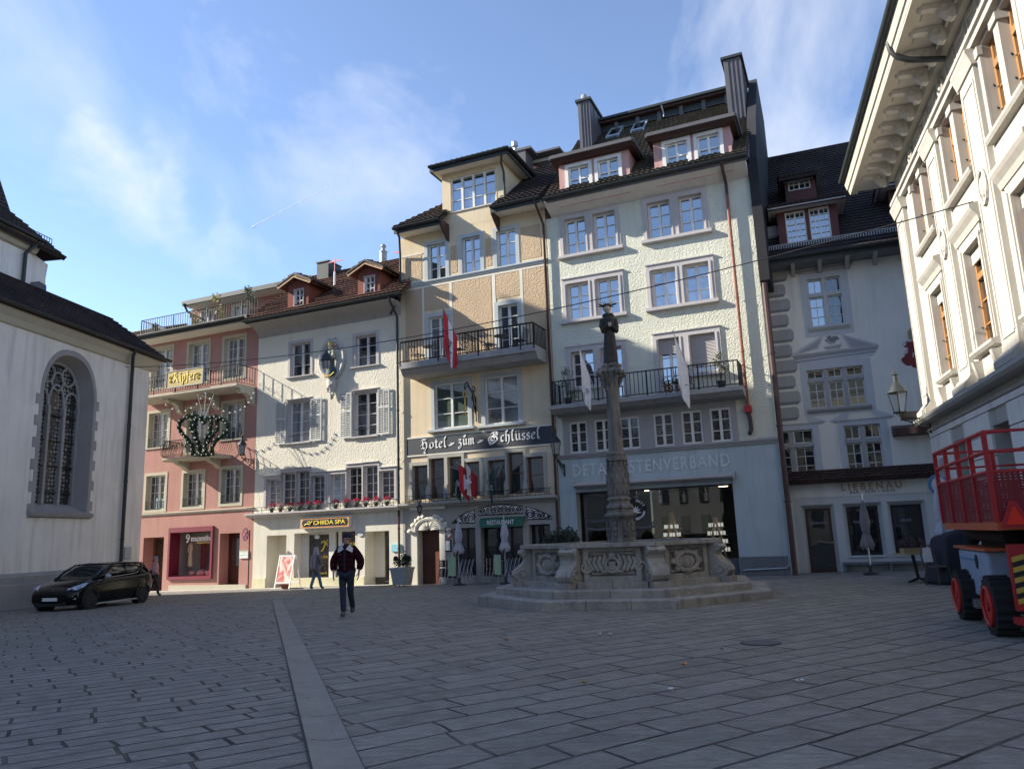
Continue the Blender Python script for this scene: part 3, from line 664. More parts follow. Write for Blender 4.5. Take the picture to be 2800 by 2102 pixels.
for i in range(9):m.box(ua_+i*.12-.012,ua_+i*.12+.012,.2,.23,CZE+.05,CZE+.42)
m.tube([(ua_,.21,CZE+.40),(ua_+1.1,.21,CZE+.40)],.02,4);m.build('snow_guard',MAT['gutter'],H.r)
uq,zq=H.uv(C2,(700,1305));uq2,zq2=H.uv(C2,(738,1235))
tag(MB(FC).box(uq,uq2,.01,.07,zq,zq2).build('notice_box',MAT['pipe_grey'],None,origin=FC.p(uq,0,zq)),'small grey notice box on the church wall behind the black car','notice box')
fb=Frame(tuple(FR.p(0,-9,0))[:2],R_(23.27));HB=House('distant_house','brown tiled roof peeping between the church and the pink house',fb,-14)
u0,z0=HB.uv(C1,(880,1410));u1,z1=HB.uv(C1,(1150,1370));ut,zt_=HB.uv(C1,(1020,1338))
HB.wall(u0-3,u1+2,0,z0-.1,'church_stucco',thick=6)
tiles(HB.r,fb.p(u0-3.2,.4,z0-.4),fb.p(u1+2,.4,z0-.4),fb.p(u1+2,-2.5,zt_+.25),fb.p(ut-.2,-2.5,zt_+.2),'tile_brown',name='roof')
#pink house
uPW=FR.uv(W1(172,1300))[0];uWY=FR.uv((1098,1080))[0];uYM=FR.uv((1512,1040))[0];uML=FR.uv((2118,1150))[0]
H=House('pink_house','salmon pink house with a wrought iron balcony and dress shop, nearest the church',FR,(uPW-6));pink=H
kw=dict(stone='sand_stone',sur=.14,proud=.02,depth=.30,cols=2,rows=4,fw=.06,bar=.022)
for i,(a,b) in enumerate((((222,368),(392,692)),((588,338),(770,660)),((962,300),(1142,628)))):
 o=H.win(H.rect(P2,a,b),gl='glass_dark',sill=None,**kw)
 r=H.rect(P2,a,b);m=H.mb();hh=(r[3]-r[2])*.24
 for k in range(9):x=r[0]+(r[1]-r[0])*(k+.5)/9;m.box(x-.008,x+.008,-.03,-.015,r[2]+.03,r[2]+hh)
 m.tube([(r[0],-.02,r[2]+hh),(r[1],-.02,r[2]+hh)],.014,4);m.tube([(r[0],-.02,r[2]+.06),(r[1],-.02,r[2]+.06)],.014,4)
 m.tube([(x_,-.02,z_) for x_,z_ in spiral((r[0]+r[1])/2,r[2]+hh*.5,hh*.35,1.5,0)],.01,4);m.build('guard_rail',MAT['iron'],o)
for a,b,rail in (((228,1268),(390,1562),1),((575,1222),(738,1600),0),((900,1178),(1068,1485),1)):
 r=H.rect(P1,a,b);o=H.win(r,gl='glass_curtain',sill=(.02,.06,.08) if rail else None,**kw)
 if rail:
  m=H.mb();hh=(r[3]-r[2])*.25
  for k in range(9):x=r[0]+(r[1]-r[0])*(k+.5)/9;m.box(x-.008,x+.008,-.03,-.015,r[2]+.03,r[2]+hh)
  m.tube([(r[0],-.02,r[2]+hh),(r[1],-.02,r[2]+hh)],.014,4);m.build('guard_rail',MAT['iron'],o)
for a,b in (((255,688),(420,1010)),((590,636),(756,965)),((912,588),(1085,920))):
 H.win(H.rect(P1,a,b),gl='glass_curtain',sill=None,**kw)
_,zgl=H.uv(P2,(300,1510));zg=gz(-15,37)
def doorway(H,r,depth,stone,kind='doorway'):
 H.holes.append(r);u0,u1,z0,z1=r;m=H.mb()
 for q in ([(u0,0,z0),(u0,0,z1),(u0,-depth,z1),(u0,-depth,z0)],[(u1,0,z0),(u1,0,z1),(u1,-depth,z1),(u1,-depth,z0)],
              [(u0,0,z1),(u1,0,z1),(u1,-depth,z1),(u0,-depth,z1)],[(u0,0,z0),(u1,0,z0),(u1,-depth,z0),(u0,-depth,z0)]):m.poly(q)
 return m.build(kind,MAT[stone],H.r)
def panel_door(H,par,r,w,mat,pane=None,name='door',panels=((.12,.12,.88,.42),(.12,.48,.88,.92)),knob=True):
 u0,u1,z0,z1=r;m=H.mb();m.box(u0,u1,w-.05,w,z0,z1);W,HH=u1-u0,z1-z0
 for a,b,c,d in panels:m.box(u0+a*W,u0+c*W,w,w+.018,z0+b*HH,z0+d*HH);m.box(u0+a*W+.05,u0+c*W-.05,w+.018,w+.03,z0+b*HH+.05,z0+d*HH-.05)
 o=m.build(name,MAT[mat],par)
 return o
r=H.rect(P2,(192,975),(366,1500));r=(r[0],r[1],zg-.2,r[3]);o=doorway(H,r,.7,'pink')
H.mb().box(r[0],r[1],-.75,-.7,r[2],r[3]).build('door',MAT['glass_shop'],o)
m=H.mb();m.box(r[0],r[0]+.08,-.7,-.62,r[2],r[3]);m.box(r[1]-.5,r[1]-.44,-.7,-.64,r[2],r[3]);m.box(r[0]+.08,r[1]-.5,-.7,-.64,r[3]-.08,r[3]);m.build('door_frame',MAT['door_orange'],o)
r=H.rect(P2,(945,933),(1125,1448));o=doorway(H,r,.65,'pink');panel_door(H,o,(r[0],r[1],r[2],r[3]),-.6,'door_brown',panels=((.14,.06,.86,.38),(.14,.42,.86,.9)))
H.mb().box(r[0]+.25,r[1]-.25,-.575,-.56,r[2]+.9,r[3]-.25).build('door_pane',MAT['glass_dark'],o)
ro=H.rect(P2,(452,878),(868,1380));r=(ro[0]+.12,ro[1]-.12,ro[2]+.14,ro[3]-.24)
o=doorway(H,r,.55,'burgundy','shop_window')
m=H.mb();m.box(ro[0],r[0],-.01,.09,ro[2],ro[3]);m.box(r[1],ro[1],-.01,.09,ro[2],ro[3]);m.box(r[0],r[1],-.01,.09,ro[2],r[2]);m.box(r[0],r[1],-.01,.09,r[3],ro[3]);m.build('frame',MAT['burgundy'],o)
m=H.mb();m.poly([(r[0]-.3,-1.5,r[2]),(r[1]+.3,-1.5,r[2]),(r[1]+.3,-1.5,r[3]),(r[0]-.3,-1.5,r[3])]);m.box(r[0]-.3,r[1]+.3,-1.5,-.5,r[2]-.1,r[2]-.005)
m.poly([(r[0],-.5,r[2]),(r[0]-.3,-1.5,r[2]),(r[0]-.3,-1.5,r[3]),(r[0],-.5,r[3])]);m.build('display_room',MAT['soffit_grey'],o)
def clearglass(name,refl):
 t=NT(name);tr=t.n('ShaderNodeBsdfTransparent');g=t.n('ShaderNodeBsdfGlossy');g.inputs['Roughness'].default_value=.01
 mx=t.n('ShaderNodeMixShader');mx.inputs[0].default_value=refl;tr.inputs[0].default_value=(.85,.88,.87,1)
 t.l(tr.outputs[0],mx.inputs[1]);t.l(g.outputs[0],mx.inputs[2]);t.l(mx.outputs[0],t.t.nodes['Material Output'].inputs[0]);MAT[name]=t.m
clearglass('clear',.045)
WI,HI=r[1]-r[0],r[3]-r[2]
text('9',FR,r[0]+.20*WI,-.40,r[2]+.76*HI,.42,'white_paint',parent=o,name='window_lettering',bold=.03)
text('months',FR,r[0]+.34*WI,-.40,r[2]+.79*HI,.27,'white_paint',width=.54*WI,parent=o,name='window_lettering',bold=.04)
text('fashion & more',FR,r[0]+.47*WI,-.44,r[2]+.73*HI,.10,'gold_bright',width=.38*WI,parent=o,name='window_lettering',bold=.01)
def dress(name,u,w,z,h,mat,label,cat='dress'):
 m=MB(H.fr);m.lathe(u,w,[(.20*h*.6,z),(.17*h*.6,z+.3*h),(.11*h*.6,z+.58*h),(.075*h*.6,z+.66*h),(.12*h*.6,z+.8*h),(.13*h*.6,z+.9*h),(.04*h*.6,z+.93*h),(.045*h*.6,z+.97*h)],12,1,.6)
 for s_ in (-1,1):m.tube([(u+s_*.12*h*.6,w,z+.89*h),(u+s_*.17*h*.6,w+.02,z+.72*h),(u+s_*.14*h*.6,w+.05,z+.55*h)],.03*h,6)
 tag(m.build(name,MAT[mat],None,smooth=50,origin=H.fr.p(u,w,z)),label,cat)
dress('long_dress',r[0]+.72*WI,-.95,r[2]+.08,1.75,'white_paint','long white dress on a stand in the dress shop window')
dress('short_outfit',r[0]+.18*WI,-.8,r[2]+.45,1.2,'cream','cream outfit with dark skirt at the left of the dress shop window','outfit')
tag(MB(FR).box(r[0]+.30*WI,r[0]+.42*WI,-1.2,-1.15,r[2]+.3,r[2]+1.6).build('display_banner',MAT['burgundy'],None,origin=FR.p(r[0],-1.2,r[2])),'dark red banner hanging between the outfits in the dress shop window','banner')
c_=None
for i,(a,s_,mt) in enumerate(((.27,.17,'flower_pink'),(.50,.21,'flower_pink'),(.70,.19,'flower_pink'),(.90,.16,'white_paint'))):
 m=MB(FR);m.blob((r[0]+a*WI,-.72,r[2]+.10),(s_*1.2,s_,s_*.8),10,6,.1)
 tag(m.build('cushion',MAT[mt],None,smooth=True,origin=FR.p(r[0]+a*WI,-.72,r[2])),['small pink pouffe leftmost on the shop window floor','larger pink pouffe second from the left on the shop window floor','pink pouffe under the long white dress','white pouffe in the right corner of the dress shop window'][i],'pouffe','pouffes along the shop window floor')
zc=H.cornice(P2,(400,728),(1275,668),.13,.09,'sand_stone','string_course',u0=uPW-8,u1=uPW-.02)
_,zpl=H.uv(P2,(700,1468));m=H.mb();m.box(H.uv(P2,(440,1500))[0],uPW-.35,-.01,.05,-.6,gz(-14,36)+.22);m.build('base_course',MAT['sand_stone'],H.r)
_,zb1=H.uv(P1,(1020,985),1.25);ub1,_=H.uv(P1,(1020,985),1.25);ubl=H.uv(P1,(60,1090),1.25)[0]
m=H.mb();m.prof([(-.02,zb1-.2),(1.15,zb1-.2),(1.25,zb1-.12),(1.25,zb1),(-.02,zb1)],ubl,ub1);ob=m.build('balcony',MAT['sand_stone'],H.r)
hR=H.uv(P1,(1020,815),1.2)[1]-zb1
railing(FR,[(ubl+.05,1.2,zb1),(ub1-.05,1.2,zb1),(ub1-.05,0,zb1)],hR,'iron',ob,step=.16,r=.011,posts=9,rail=.022)
m=H.mb();x=ubl+.4
while x < ub1-.2:
 for sg in (-1,1):
  m.tube([(a,1.21,b) for a,b in spiral(x+sg*.12,zb1+.28,.12,1.3,0 if sg > 0 else math.pi,12,sg)],.014,4)
  m.tube([(a,1.21,b) for a,b in spiral(x+sg*.1,zb1+hR-.25,.1,1.2,math.pi/2,12,-sg)],.013,4)
 x +=.48
for k in range(3):
 for sg in (-1,1):m.tube([(ub1-.05,.25+.4*k+sg*.08+(a),b) for a,b in spiral(0,zb1+.3,.12,1.3,0,12,sg)],.009,4)
m.build('scrollwork',MAT['iron'],ob)
for px in ((440,1130),(770,1085),(1090,1040)):
 ux=H.uv(P1,(px[0]+40,px[1]),.3)[0];m=H.mb();m.prof([(-.02,zb1-.2),(1.0,zb1-.2),(1.02,zb1-.32),(.85,zb1-.42),(.6,zb1-.38),(.35,zb1-.5),(.2,zb1-.8),(-.02,zb1-.9)],ux-.14,ux+.14);m.build('bracket',MAT['sand_stone'],ob)
ua,zb2=H.uv(P2,(395,172),.95);ub,_=H.uv(P2,(870,172),.8)
ua,ub=H.uv(P1,(345,1640),.95)[0],H.uv(P1,(840,1630),.95)[0];_,zb2=H.uv(P2,(600,172),.95)
m=H.mb();m.prof([(-.02,zb2-.16),(.85,zb2-.16),(.95,zb2-.08),(.95,zb2),(-.02,zb2)],ua,ub);ob2=m.build('balcony',MAT['sand_stone'],H.r)
m=H.mb()
for i in range(34):
 t=i/33;u_=ua+.06+(ub-ua-.12)*t
 m.tube([(u_,.88,zb2+.03),(u_,1.08,zb2+.15),(u_,1.12,zb2+.3),(u_,.95,zb2+.5),(u_,.9,zb2+.85)],.016,4)
 if i % 2==0:m.tube([(a,1.05,b) for a,b in spiral(u_,zb2+.55,.15,1.4,i,12)],.017,4)
for s_,uu in ((1,ub-.06),(-1,ua+.06)):
 for i in range(7):w_=.1+i*.125;m.tube([(uu,w_,zb2+.03),(uu+s_*.2,w_,zb2+.2),(uu+s_*.1,w_,zb2+.5),(uu,w_,zb2+.85)],.012,4)
m.tube([(ua+.06,0,zb2+.86),(ua+.06,.9,zb2+.86),(ub-.06,.9,zb2+.86),(ub-.06,0,zb2+.86)],.02,4)
m.build('railing',MAT['iron'],ob2)
for q in (.2,.78):
 ux=ua+(ub-ua)*q;H.mb().prof([(-.02,zb2-.16),(.75,zb2-.16),(.7,zb2-.3),(.35,zb2-.4),(-.02,zb2-.62)],ux-.14,ux+.14).build('bracket',MAT['sand_stone'],ob2)
_,ze=H.uv(P1,(1090,425),.95);uL=uPW-8.2
m=H.mb();m.prof([(-.02,ze-.02),(.9,ze-.02),(.9,ze+.05),(-.02,ze+.05)],uL,uPW+.1);m.build('eaves',MAT['band_white'],H.r)
H.wall(uL,uPW,-.6,ze,'pink',thick=7)
m=H.mb();m.box(uL,uPW+.1,.88,1.0,ze+.03,ze+.30);m.box(uL,uPW+.1,-7,.9,ze+.06,ze+.25);m.build('terrace_edge',MAT['gutter'],H.r)
gutter(H.r,FR.p(uL,1.07,ze+.2),FR.p(uPW+.1,1.07,ze+.2),r=.09)
ur0=H.uv(P1,(150,560),.6)[0];zr=ze+.25;hr=H.uv(P1,(150,425),.6)[1]-zr
railing(FR,[(ur0,-5,zr),(ur0,.6,zr),(uPW+.4,.6,zr)],max(.75,hr),'iron',H.r,step=.16,r=.011,posts=14,rail=.022,name='terrace_railing')
wa=-2.2;ua0,za1=H.uv(P1,(520,270),wa+.9);_,za1=H.uv(P1,(900,205),wa+.9);ua2=uPW+2
m=H.mb();m.box(ua0,ua2,wa-5,wa+.9,za1-.02,za1+.22);m.build('attic_roof',MAT['gutter'],H.r)
m=H.mb();m.box(ua0+.1,ua2,wa-5,wa+.8,za1-.06,za1-.02);m.build('attic_soffit',MAT['band_white'],H.r)
uw0=H.uv(P1,(610,300),wa)[0];hs=H.holes;H.holes=[]
for a,b in (((700,340),(800,520)),((990,290),(1110,480))):H.win(H.rect(P1,a,b,wa),gl='glass_curtain',stone='old_white',sill=None,sur=.06,depth=.1,w=wa,rows=2)
H.wall(uw0,ua2,zr,za1,'pink',w=wa,name='attic_wall',thick=5);H.holes=hs
downpipe(H,[(ua0+.2,wa+.95,za1+.05),(ua0+.25,wa+.7,za1-.35),(ua0+.9,wa+.1,za1-.8),(ua0+.9,wa+.1,zr)],r=.06)
def potplant(name,fr,u,w,z,h,leafm,potm,label,spread=.35,n=160,cat='potted plant',stem=False,ls=.05,group=None):
 p=fr.p(u,w,z);rt=root(name,p,label,cat,group);L=Loc(p.x,p.y,p.z)
 MB(L).lathe(0,0,[(.11,0),(.15,.26),(.165,.26),(.165,.3),(.14,.3),(.13,.27)],12).build('pot',MAT[potm],rt,smooth=40)
 b=MB(L)
 for i in range(5):
  a=i*1.3;b.tube([(0,0,.26),(.05*math.cos(a),.05*math.sin(a),h*.5),(spread*.7*math.cos(a),spread*.7*math.sin(a),h*.9)],.009,4)
 b.build('stem',MAT['twig'],rt)
 z0=.55 if stem else .25
 cl=[(spread*.5*math.cos(i*2.1),spread*.5*math.sin(i*2.1),h*(z0+(1-z0)*((i*.37) % 1)),spread*.55) for i in range(6)]
 foliage('foliage',rt,leafm,cl,n,ls,L);return rt
zt=ze+.25
for i,(px,py,hh,lm,sp,lb) in enumerate(((290,0,.75,'leaf_olive',.3,'pale grey green potted shrub leftmost on the roof terrace'),(640,0,.95,'leaf_yellow',.4,'yellowing potted shrub behind the terrace railing below the roof gutter pipe'),(845,0,1.75,'leaf_yellow',.42,'tall golden yellow potted bush on the roof terrace'),(1128,0,1.75,'leaf_olive',.36,'small potted olive tree at the right of the roof terrace'))):
 uu=H.uv(P1,(px,430),.2)[0];potplant('terrace_plant',FR,uu,.1,zt,hh,lm,'pot_dark',lb,sp,420,ls=.06,group='plants on the roof terrace',stem=(i==3))
u0,z1=H.uv(P1,(388,895),1.35);u1,z0=H.uv(P1,(708,985),1.35)
p=FR.p(u0,1.35,z0);rs=root('balcony_sign',p,'gilded rectangular sign with blackletter writing hung on the upper balcony rail','sign')
m=MB(FR);m.box(u0,u1,1.27,1.35,z0,z1);m.build('board',MAT['gold_sign'],rs)
m=MB(FR);e=.035;m.box(u0-e,u1+e,1.26,1.37,z1,z1+e);m.box(u0-e,u1+e,1.26,1.37,z0-e,z0);m.box(u0-e,u0,1.26,1.37,z0,z1);m.box(u1,u1+e,1.26,1.37,z0,z1);m.build('frame',MAT['pot_grey'],rs)
WI,HI=u1-u0,z1-z0
fraktur('Kipfer',FR,u0+WI*.17,1.352,z0+HI*.30,HI*.40,WI*.66,'gold_bright',rs,nib=.24)
m=MB(FR);
for cx_,sg in ((u0+WI*.11,1),(u0+WI*.88,-1)):
 m.tube([(a,1.36,b) for a,b in spiral(cx_,z0+HI*.62,.10,1.3,0,12,sg)],.018,4);m.tube([(a,1.36,b) for a,b in spiral(cx_,z0+HI*.38,.08,1.3,2,12,-sg)],.018,4)
m.build('flourish',MAT['gold_bright'],rs)
#white house
H=House('white_house','cream white rendered house with slatted shutters and red geraniums over a spa',FR,uPW+2);white=H
kw=dict(stone='grey_stone',depth=.24,fw=.055,bar=.022)
H.win(H.rect(W1,(510,1060),(712,1370)),sur=.13,rows=3,gl='glass_dark',**kw)
H.win(H.rect(W1,(1178,985),(1392,1265)),sur=.15,rows=3,gl='glass_dark',**kw)
for i,(a,b) in enumerate((((482,262),(727,722)),((1262,155),(1532,645)))):
 r=H.rect(W2,a,b);o=H.win(r,sur=.09,rows=4 if i==0 else 4,gl='glass_curtain' if i==0 else 'glass_dark',sill=(.02,.12,.10),**kw)
 H.mb().prof([(.0,r[3]+.09),(.13,r[3]+.09),(.13,r[3]+.12),(.0,r[3]+.15)],r[0]-.12,r[1]+.12).build('hood',MAT['grey_stone'],o)
 m=H.mb();m.tube([(r[0],-.05,r[2]+.32),(r[1],-.05,r[2]+.32)],.012,4);m.build('guard_rail',MAT['iron'],o)
 sw=(r[1]-r[0])*.50
 for s_,x0 in ((0,r[0]-.10-sw),(1,r[1]+.10)):
  m=H.mb();z0,z1=r[2]-.04,r[3]+.05;x1=x0+sw;f=.05;w0,w1=.05,.09
  for a_,b_ in ((x0,x0+f),(x1-f,x1)):m.box(a_,b_,w0,w1,z0,z1)
  mid=z0+(z1-z0)*.60
  for a_,b_ in ((z0,z0+.09),(mid-.035,mid+.035),(z1-.06,z1)):m.box(x0+f,x1-f,w0,w1,a_,b_)
  m.box(x0+sw*.52-.02,x0+sw*.52+.02,w0,w1-.005,z0+.09,mid-.035);m.box(x0+sw*.52-.02,x0+sw*.52+.02,w0,w1-.005,mid+.035,z1-.06)
  z=z0+.12
  while z < z1-.1:
   if abs(z-mid) > .07:m.hexa([(x0+f,w0+.005,z),(x1-f,w0+.005,z),(x1-f,w0+.012,z-.012),(x0+f,w0+.012,z-.012)],[(x0+f,w1,z+.045),(x1-f,w1,z+.045),(x1-f,w1+.004,z+.03),(x0+f,w1+.004,z+.03)])
   z +=.085
  m.build('shutter',MAT['shutter'],o)
rowA=[((215,1185),(380,1518)),((388,1106),(555,1490)),((568,1086),(728,1472)),((745,1142),(906,1458))]
rowB=[((980,1122),(1160,1458)),((1172,1042),(1354,1440)),((1370,1022),(1546,1420)),((1562,1082),(1743,1408))]
wr=[]
for i,(a,b) in enumerate(rowA+rowB):
 r=H.rect(W2,a,b);wr.append(r)
zA=sum(wr[i][2] for i in range(8))/8
for i,r in enumerate(wr):
 r=wr[i]=(r[0],r[1],zA,r[3]);H.win(r,sur=0,rows=4,cols=2,casem=1,gl='glass_blind' if i==4 else ('glass_curtain' if i==0 else 'glass_dark'),sill=None,**kw)
for g in (wr[:4],wr[4:]):
 m=H.mb();e=.14
 for i,r in enumerate(g):
  a=g[i-1][1] if i else r[0]-e*.9;b=r[0]
  m.box(a,b,-.02,.035,zA-.05,min(r[3],g[i-1][3]) if i else r[3]);hi=max(r[3],g[i-1][3] if i else 0)
  if i:m.box(a,b,-.02,.034,min(r[3],g[i-1][3]),hi)
  m.box(r[0],r[1],-.02,.033,r[3],r[3]+e)
  if i:m.box(a,b,-.02,.0335,hi,hi+e)
 r=g[-1];m.box(r[1],r[1]+e*.9,-.02,.035,zA-.05,r[3]+e);r=g[0];m.box(r[0]-e*.9,r[0],-.02,.035,r[3],r[3]+e)
 for i,r in enumerate(g):
  a=r[0]-e*1.25 if i==0 else r[0]-.02;b=r[1]+e*1.25 if i==3 else r[1]+.02
  m.prof([(.0,r[3]+e+.002),(.08,r[3]+e+.002),(.08,r[3]+e+.03),(.0,r[3]+e+.05)],a,b)
 m.build('window_surround',MAT['grey_stone'],H.r)
zc=H.cornice(W2,(200,1578),(1800,1490),.2,.38,'grey_stone','shop_cornice',u0=uPW-.25,u1=uWY-.03)
m=H.mb();wv=.33
for zz in (zc+.12,zc+.26):m.tube([(uPW-.15,.05,zz),(uPW-.15,wv,zz),(uWY-.2,wv,zz),(uWY-.2,.05,zz)],.012,4)
x=uPW+.2
while x < uWY-.2:m.box(x-.008,x+.008,wv-.01,wv+.01,zc,zc+.26);x +=.55
m.build('flower_rail',MAT['iron'],H.r)
fx=[275,380,492,603,712,820,1037,1163,1283,1395,1520,1650]
for i,x in enumerate(fx):
 uu=H.uv(W2,(x,1480 if i < 6 else 1430),.25)[0];p=FR.p(uu,.24,zc);rt=root('geranium',p,'red geranium number %s from the left' % 0,'flower pot','geraniums on the rail above the spa')
 rt['label']='red geranium, %s, above the spa' % ['leftmost','second from left','third from left','fourth from left','fifth from left','last before the gap','first right of the gap','second right of the gap','third right of the gap','fourth right of the gap','fifth right of the gap','rightmost'][i]
 L=Loc(p.x,p.y,p.z);MB(L).lathe(0,0,[(.07,.0),(.10,.15),(.11,.15),(.10,.17)],10).build('pot',MAT['pot_dark'],rt)
 foliage('leaves',rt,'leaf',[(0,0,.2,.13),(.08,0,.19,.1),(-.08,0,.19,.1)],60,.045,L)
 foliage('blossom',rt,'flower_pink' if i==1 else 'flower_red',[(-.07,0,.32,.085),(.07,.02,.35,.085),(0,-.03,.38,.075),(.13,0,.30,.06)],150,.035,L)
zg=gz(-8,34.5)
r1=H.rect(W3,(240,550),(482,1250));r1=(r1[0],r1[1],zg-.25,r1[3]);o=doorway(H,r1,.9,'white_shop');H.mb().box(r1[0],r1[1],-.95,-.9,r1[2],r1[3]).build('door',MAT['glass_shop'],o)
H.mb().box(r1[0],r1[0]+.7,-.9,-.8,r1[2],r1[3]).build('door_leaf',MAT['white_shop'],o)
r2=H.rect(W3,(600,520),(1400,1142));o=doorway(H,r2,.55,'band_white','shop_window')
W=r2[1]-r2[0];m=H.mb();a=r2[0]
m.box(a,a+.12*W,-.58,-.50,r2[2],r2[3]);m.box(a+.475*W,a+.575*W,-.58,-.46,r2[2],r2[3]);m.box(a+.12*W,a+.475*W,-.58,-.5,r2[3]-.09,r2[3]);m.box(a+.12*W,a+.475*W,-.58,-.5,r2[2],r2[2]+.06)
m.box(a+.62*W,a+.665*W,-.58,-.5,r2[2],r2[3]);m.build('shop_frame',MAT['white_frame'],o)
H.mb().box(r2[0],r2[1],-.66,-.6,r2[2],r2[3]).build('pane',MAT['glass_shop'],o)
text('A SPA',FR,a+.31*W,-.58,r2[2]+.46*(r2[3]-r2[2]),.13,'gold_bright',width=.125*W,parent=o,bold=.02)
text('bespa.ch',FR,a+.31*W,-.58,r2[2]+.14*(r2[3]-r2[2]),.085,'gold_bright',width=.11*W,parent=o,bold=.02)
text('LUXURY',FR,a+.71*W,-.58,r2[2]+.71*(r2[3]-r2[2]),.12,'gold_bright',width=.22*W,parent=o,bold=.02)
m=H.mb();cx_,cz_=a+.37*W,r2[2]+.70*(r2[3]-r2[2])
for pts,rr in ((((-.02,.28),(.06,.18),(.02,.02),(-.06,-.12),(-.16,-.2)),.035),(((.0,.2),(.14,.22),(.18,.32)),.028),(((.04,.1),(.16,.1),(.2,.0)),.026),(((-.0,.22),(-.12,.22),(-.14,.16)),.026),(((.06,.18),(.12,.14),(.19,.16)),.03)):
 m.tube([(cx_+x_,-.575,cz_+z_) for x_,z_ in pts],rr,5)
m.build('emblem',MAT['gold_bright'],o)
for q in (.30,.79):
 m=H.mb();m.lathe(a+q*W,-.35,[(.05,r2[3]-.28),(.11,r2[3]-.24),(.11,r2[3]-.14),(.04,r2[3]-.1),(.02,r2[3])],12);m.build('ceiling_spot',MAT['white_paint'],o,smooth=40)
r3=H.rect(W3,(1528,495),(1850,1220));r3=(r3[0],r3[1],zg-.2,r3[3]);o=doorway(H,r3,.8,'white_shop');H.mb().box(r3[0],r3[1],-.85,-.8,r3[2],r3[3]).build('pane',MAT['glass_shop'],o)
m=H.mb();m.box(r3[0],r3[0]+.42*(r3[1]-r3[0]),-.8,-.7,r3[2]+.55,r3[3]);m.build('panel',MAT['white_shop'],o)
H.wall(uPW,uWY,zc-.05,12.0 if False else H.uv(W1,(900,900))[1]+.1,'white_trowel',thick=7)
H.wall(uPW,uWY,-.6,zc-.1,'white_shop',thick=7,name='shop_wall',w=-.001)
zb=H.uv(W3,(120,1110))[1]
m=H.mb();xs=[uPW+.02,r1[0]-.02,r1[1]+.02,r3[0]-.02,r3[1]+.02,uWY-.05]
for i in (0,2,4):m.box(xs[i],xs[i+1],-.01,.04,-.6,zb)
m.build('painted_base',MAT['yellowish_base'],H.r)
zj=H.uv(W1,(900,885))[1];ov=1.0;_,ze=H.uv(W1,(900,690),ov)
uE0=H.uv(W1,(35,810),ov)[0];uE1=H.uv(W1,(1655,500),ov)[0]
m=H.mb();pr=[(0,zj)]+[(ov*(1-math.cos(R_(90)*i/8)),zj+(ze-zj)*math.sin(R_(90)*i/8)) for i in range(1,9)]+[(ov,ze+.06),(-.02,ze+.06),(-.02,zj)]
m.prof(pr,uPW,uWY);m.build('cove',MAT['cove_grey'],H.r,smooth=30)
gutter(H.r,FR.p(uE0,ov+.1,ze+.1),FR.p(uE1,ov+.1,ze+.1),r=.10)
m=H.mb();m.box(uE0,uE1,ov-.02,ov+.03,ze-.04,ze+.12);m.build('fascia',MAT['gutter'],H.r)
wr_=-3.6;zR=H.uv(W1,(1500,205),wr_)[1];uR0=H.uv(W1,(735,290),wr_)[0];uR1=uWY+.2
zk=ze+.9;wk_=-.9
roofz=lambda w:ze+.13+(ov-w)*(zR-ze-.13)/(ov-wr_)
tiles(H.r,FR.p(uE0,ov+.08,ze+.13),FR.p(uE1,ov+.08,ze+.13),FR.p(uR1,wr_,zR),FR.p(uR0,wr_,zR),'tile_red',tw=.23,rh=.34)
m=MB();
for q in ([FR.p(uE0,ov,ze+.12),FR.p(uR0,wr_,zR),FR.p(uE0,-7,ze+.12)],[FR.p(uR0,wr_,zR),FR.p(uR1,wr_,zR),FR.p(uR1,-8,ze),FR.p(uE0,-8,ze)]):
 i0=len(m.v);m.v +=q;m.f.append(list(range(i0,i0+len(q))))
m.build('back_roof',MAT['tile_brown'],H.r)
for (c0,c1,wz) in ((0,1,0),):
 for a_,b_ in (((90,0),(460,0)),((715,0),(1190,0)),((1455,0),(1625,0))):
  ug0,ug1=H.uv(W1,(a_[0],600),.55)[0],H.uv(W1,(b_[0],600),.55)[0];m=H.mb();zz=roofz(.5)+.06
  x=ug0
  while x < ug1-.1:
   m.tube([(x,.5,zz),(x+.12,.5,zz+.2)],.016,4);m.tube([(x+.12,.5,zz),(x,.5,zz+.2)],.016,4);x +=.14
  m.tube([(ug0,.5,zz+.2),(ug1,.5,zz+.2)],.016,4);m.tube([(ug0,.5,zz+.0),(ug1,.5,zz+.0)],.016,4);m.build('snow_guard',MAT['tile_red'],H.r)
zz=H.uv(W1,(1000,400),-1.6)[1];m=H.mb();ug0,ug1=H.uv(W1,(820,400),-1.6)[0],H.uv(W1,(1190,380),-1.6)[0];x=ug0
wq=-1.6;zz=roofz(wq)+.05
while x < ug1-.1:m.tube([(x,wq,zz),(x+.12,wq,zz+.18)],.014,4);m.tube([(x+.12,wq,zz),(x,wq,zz+.18)],.014,4);x +=.14
m.tube([(ug0,wq,zz+.18),(ug1,wq,zz+.18)],.014,4);m.build('snow_guard',MAT['tile_red'],H.r)
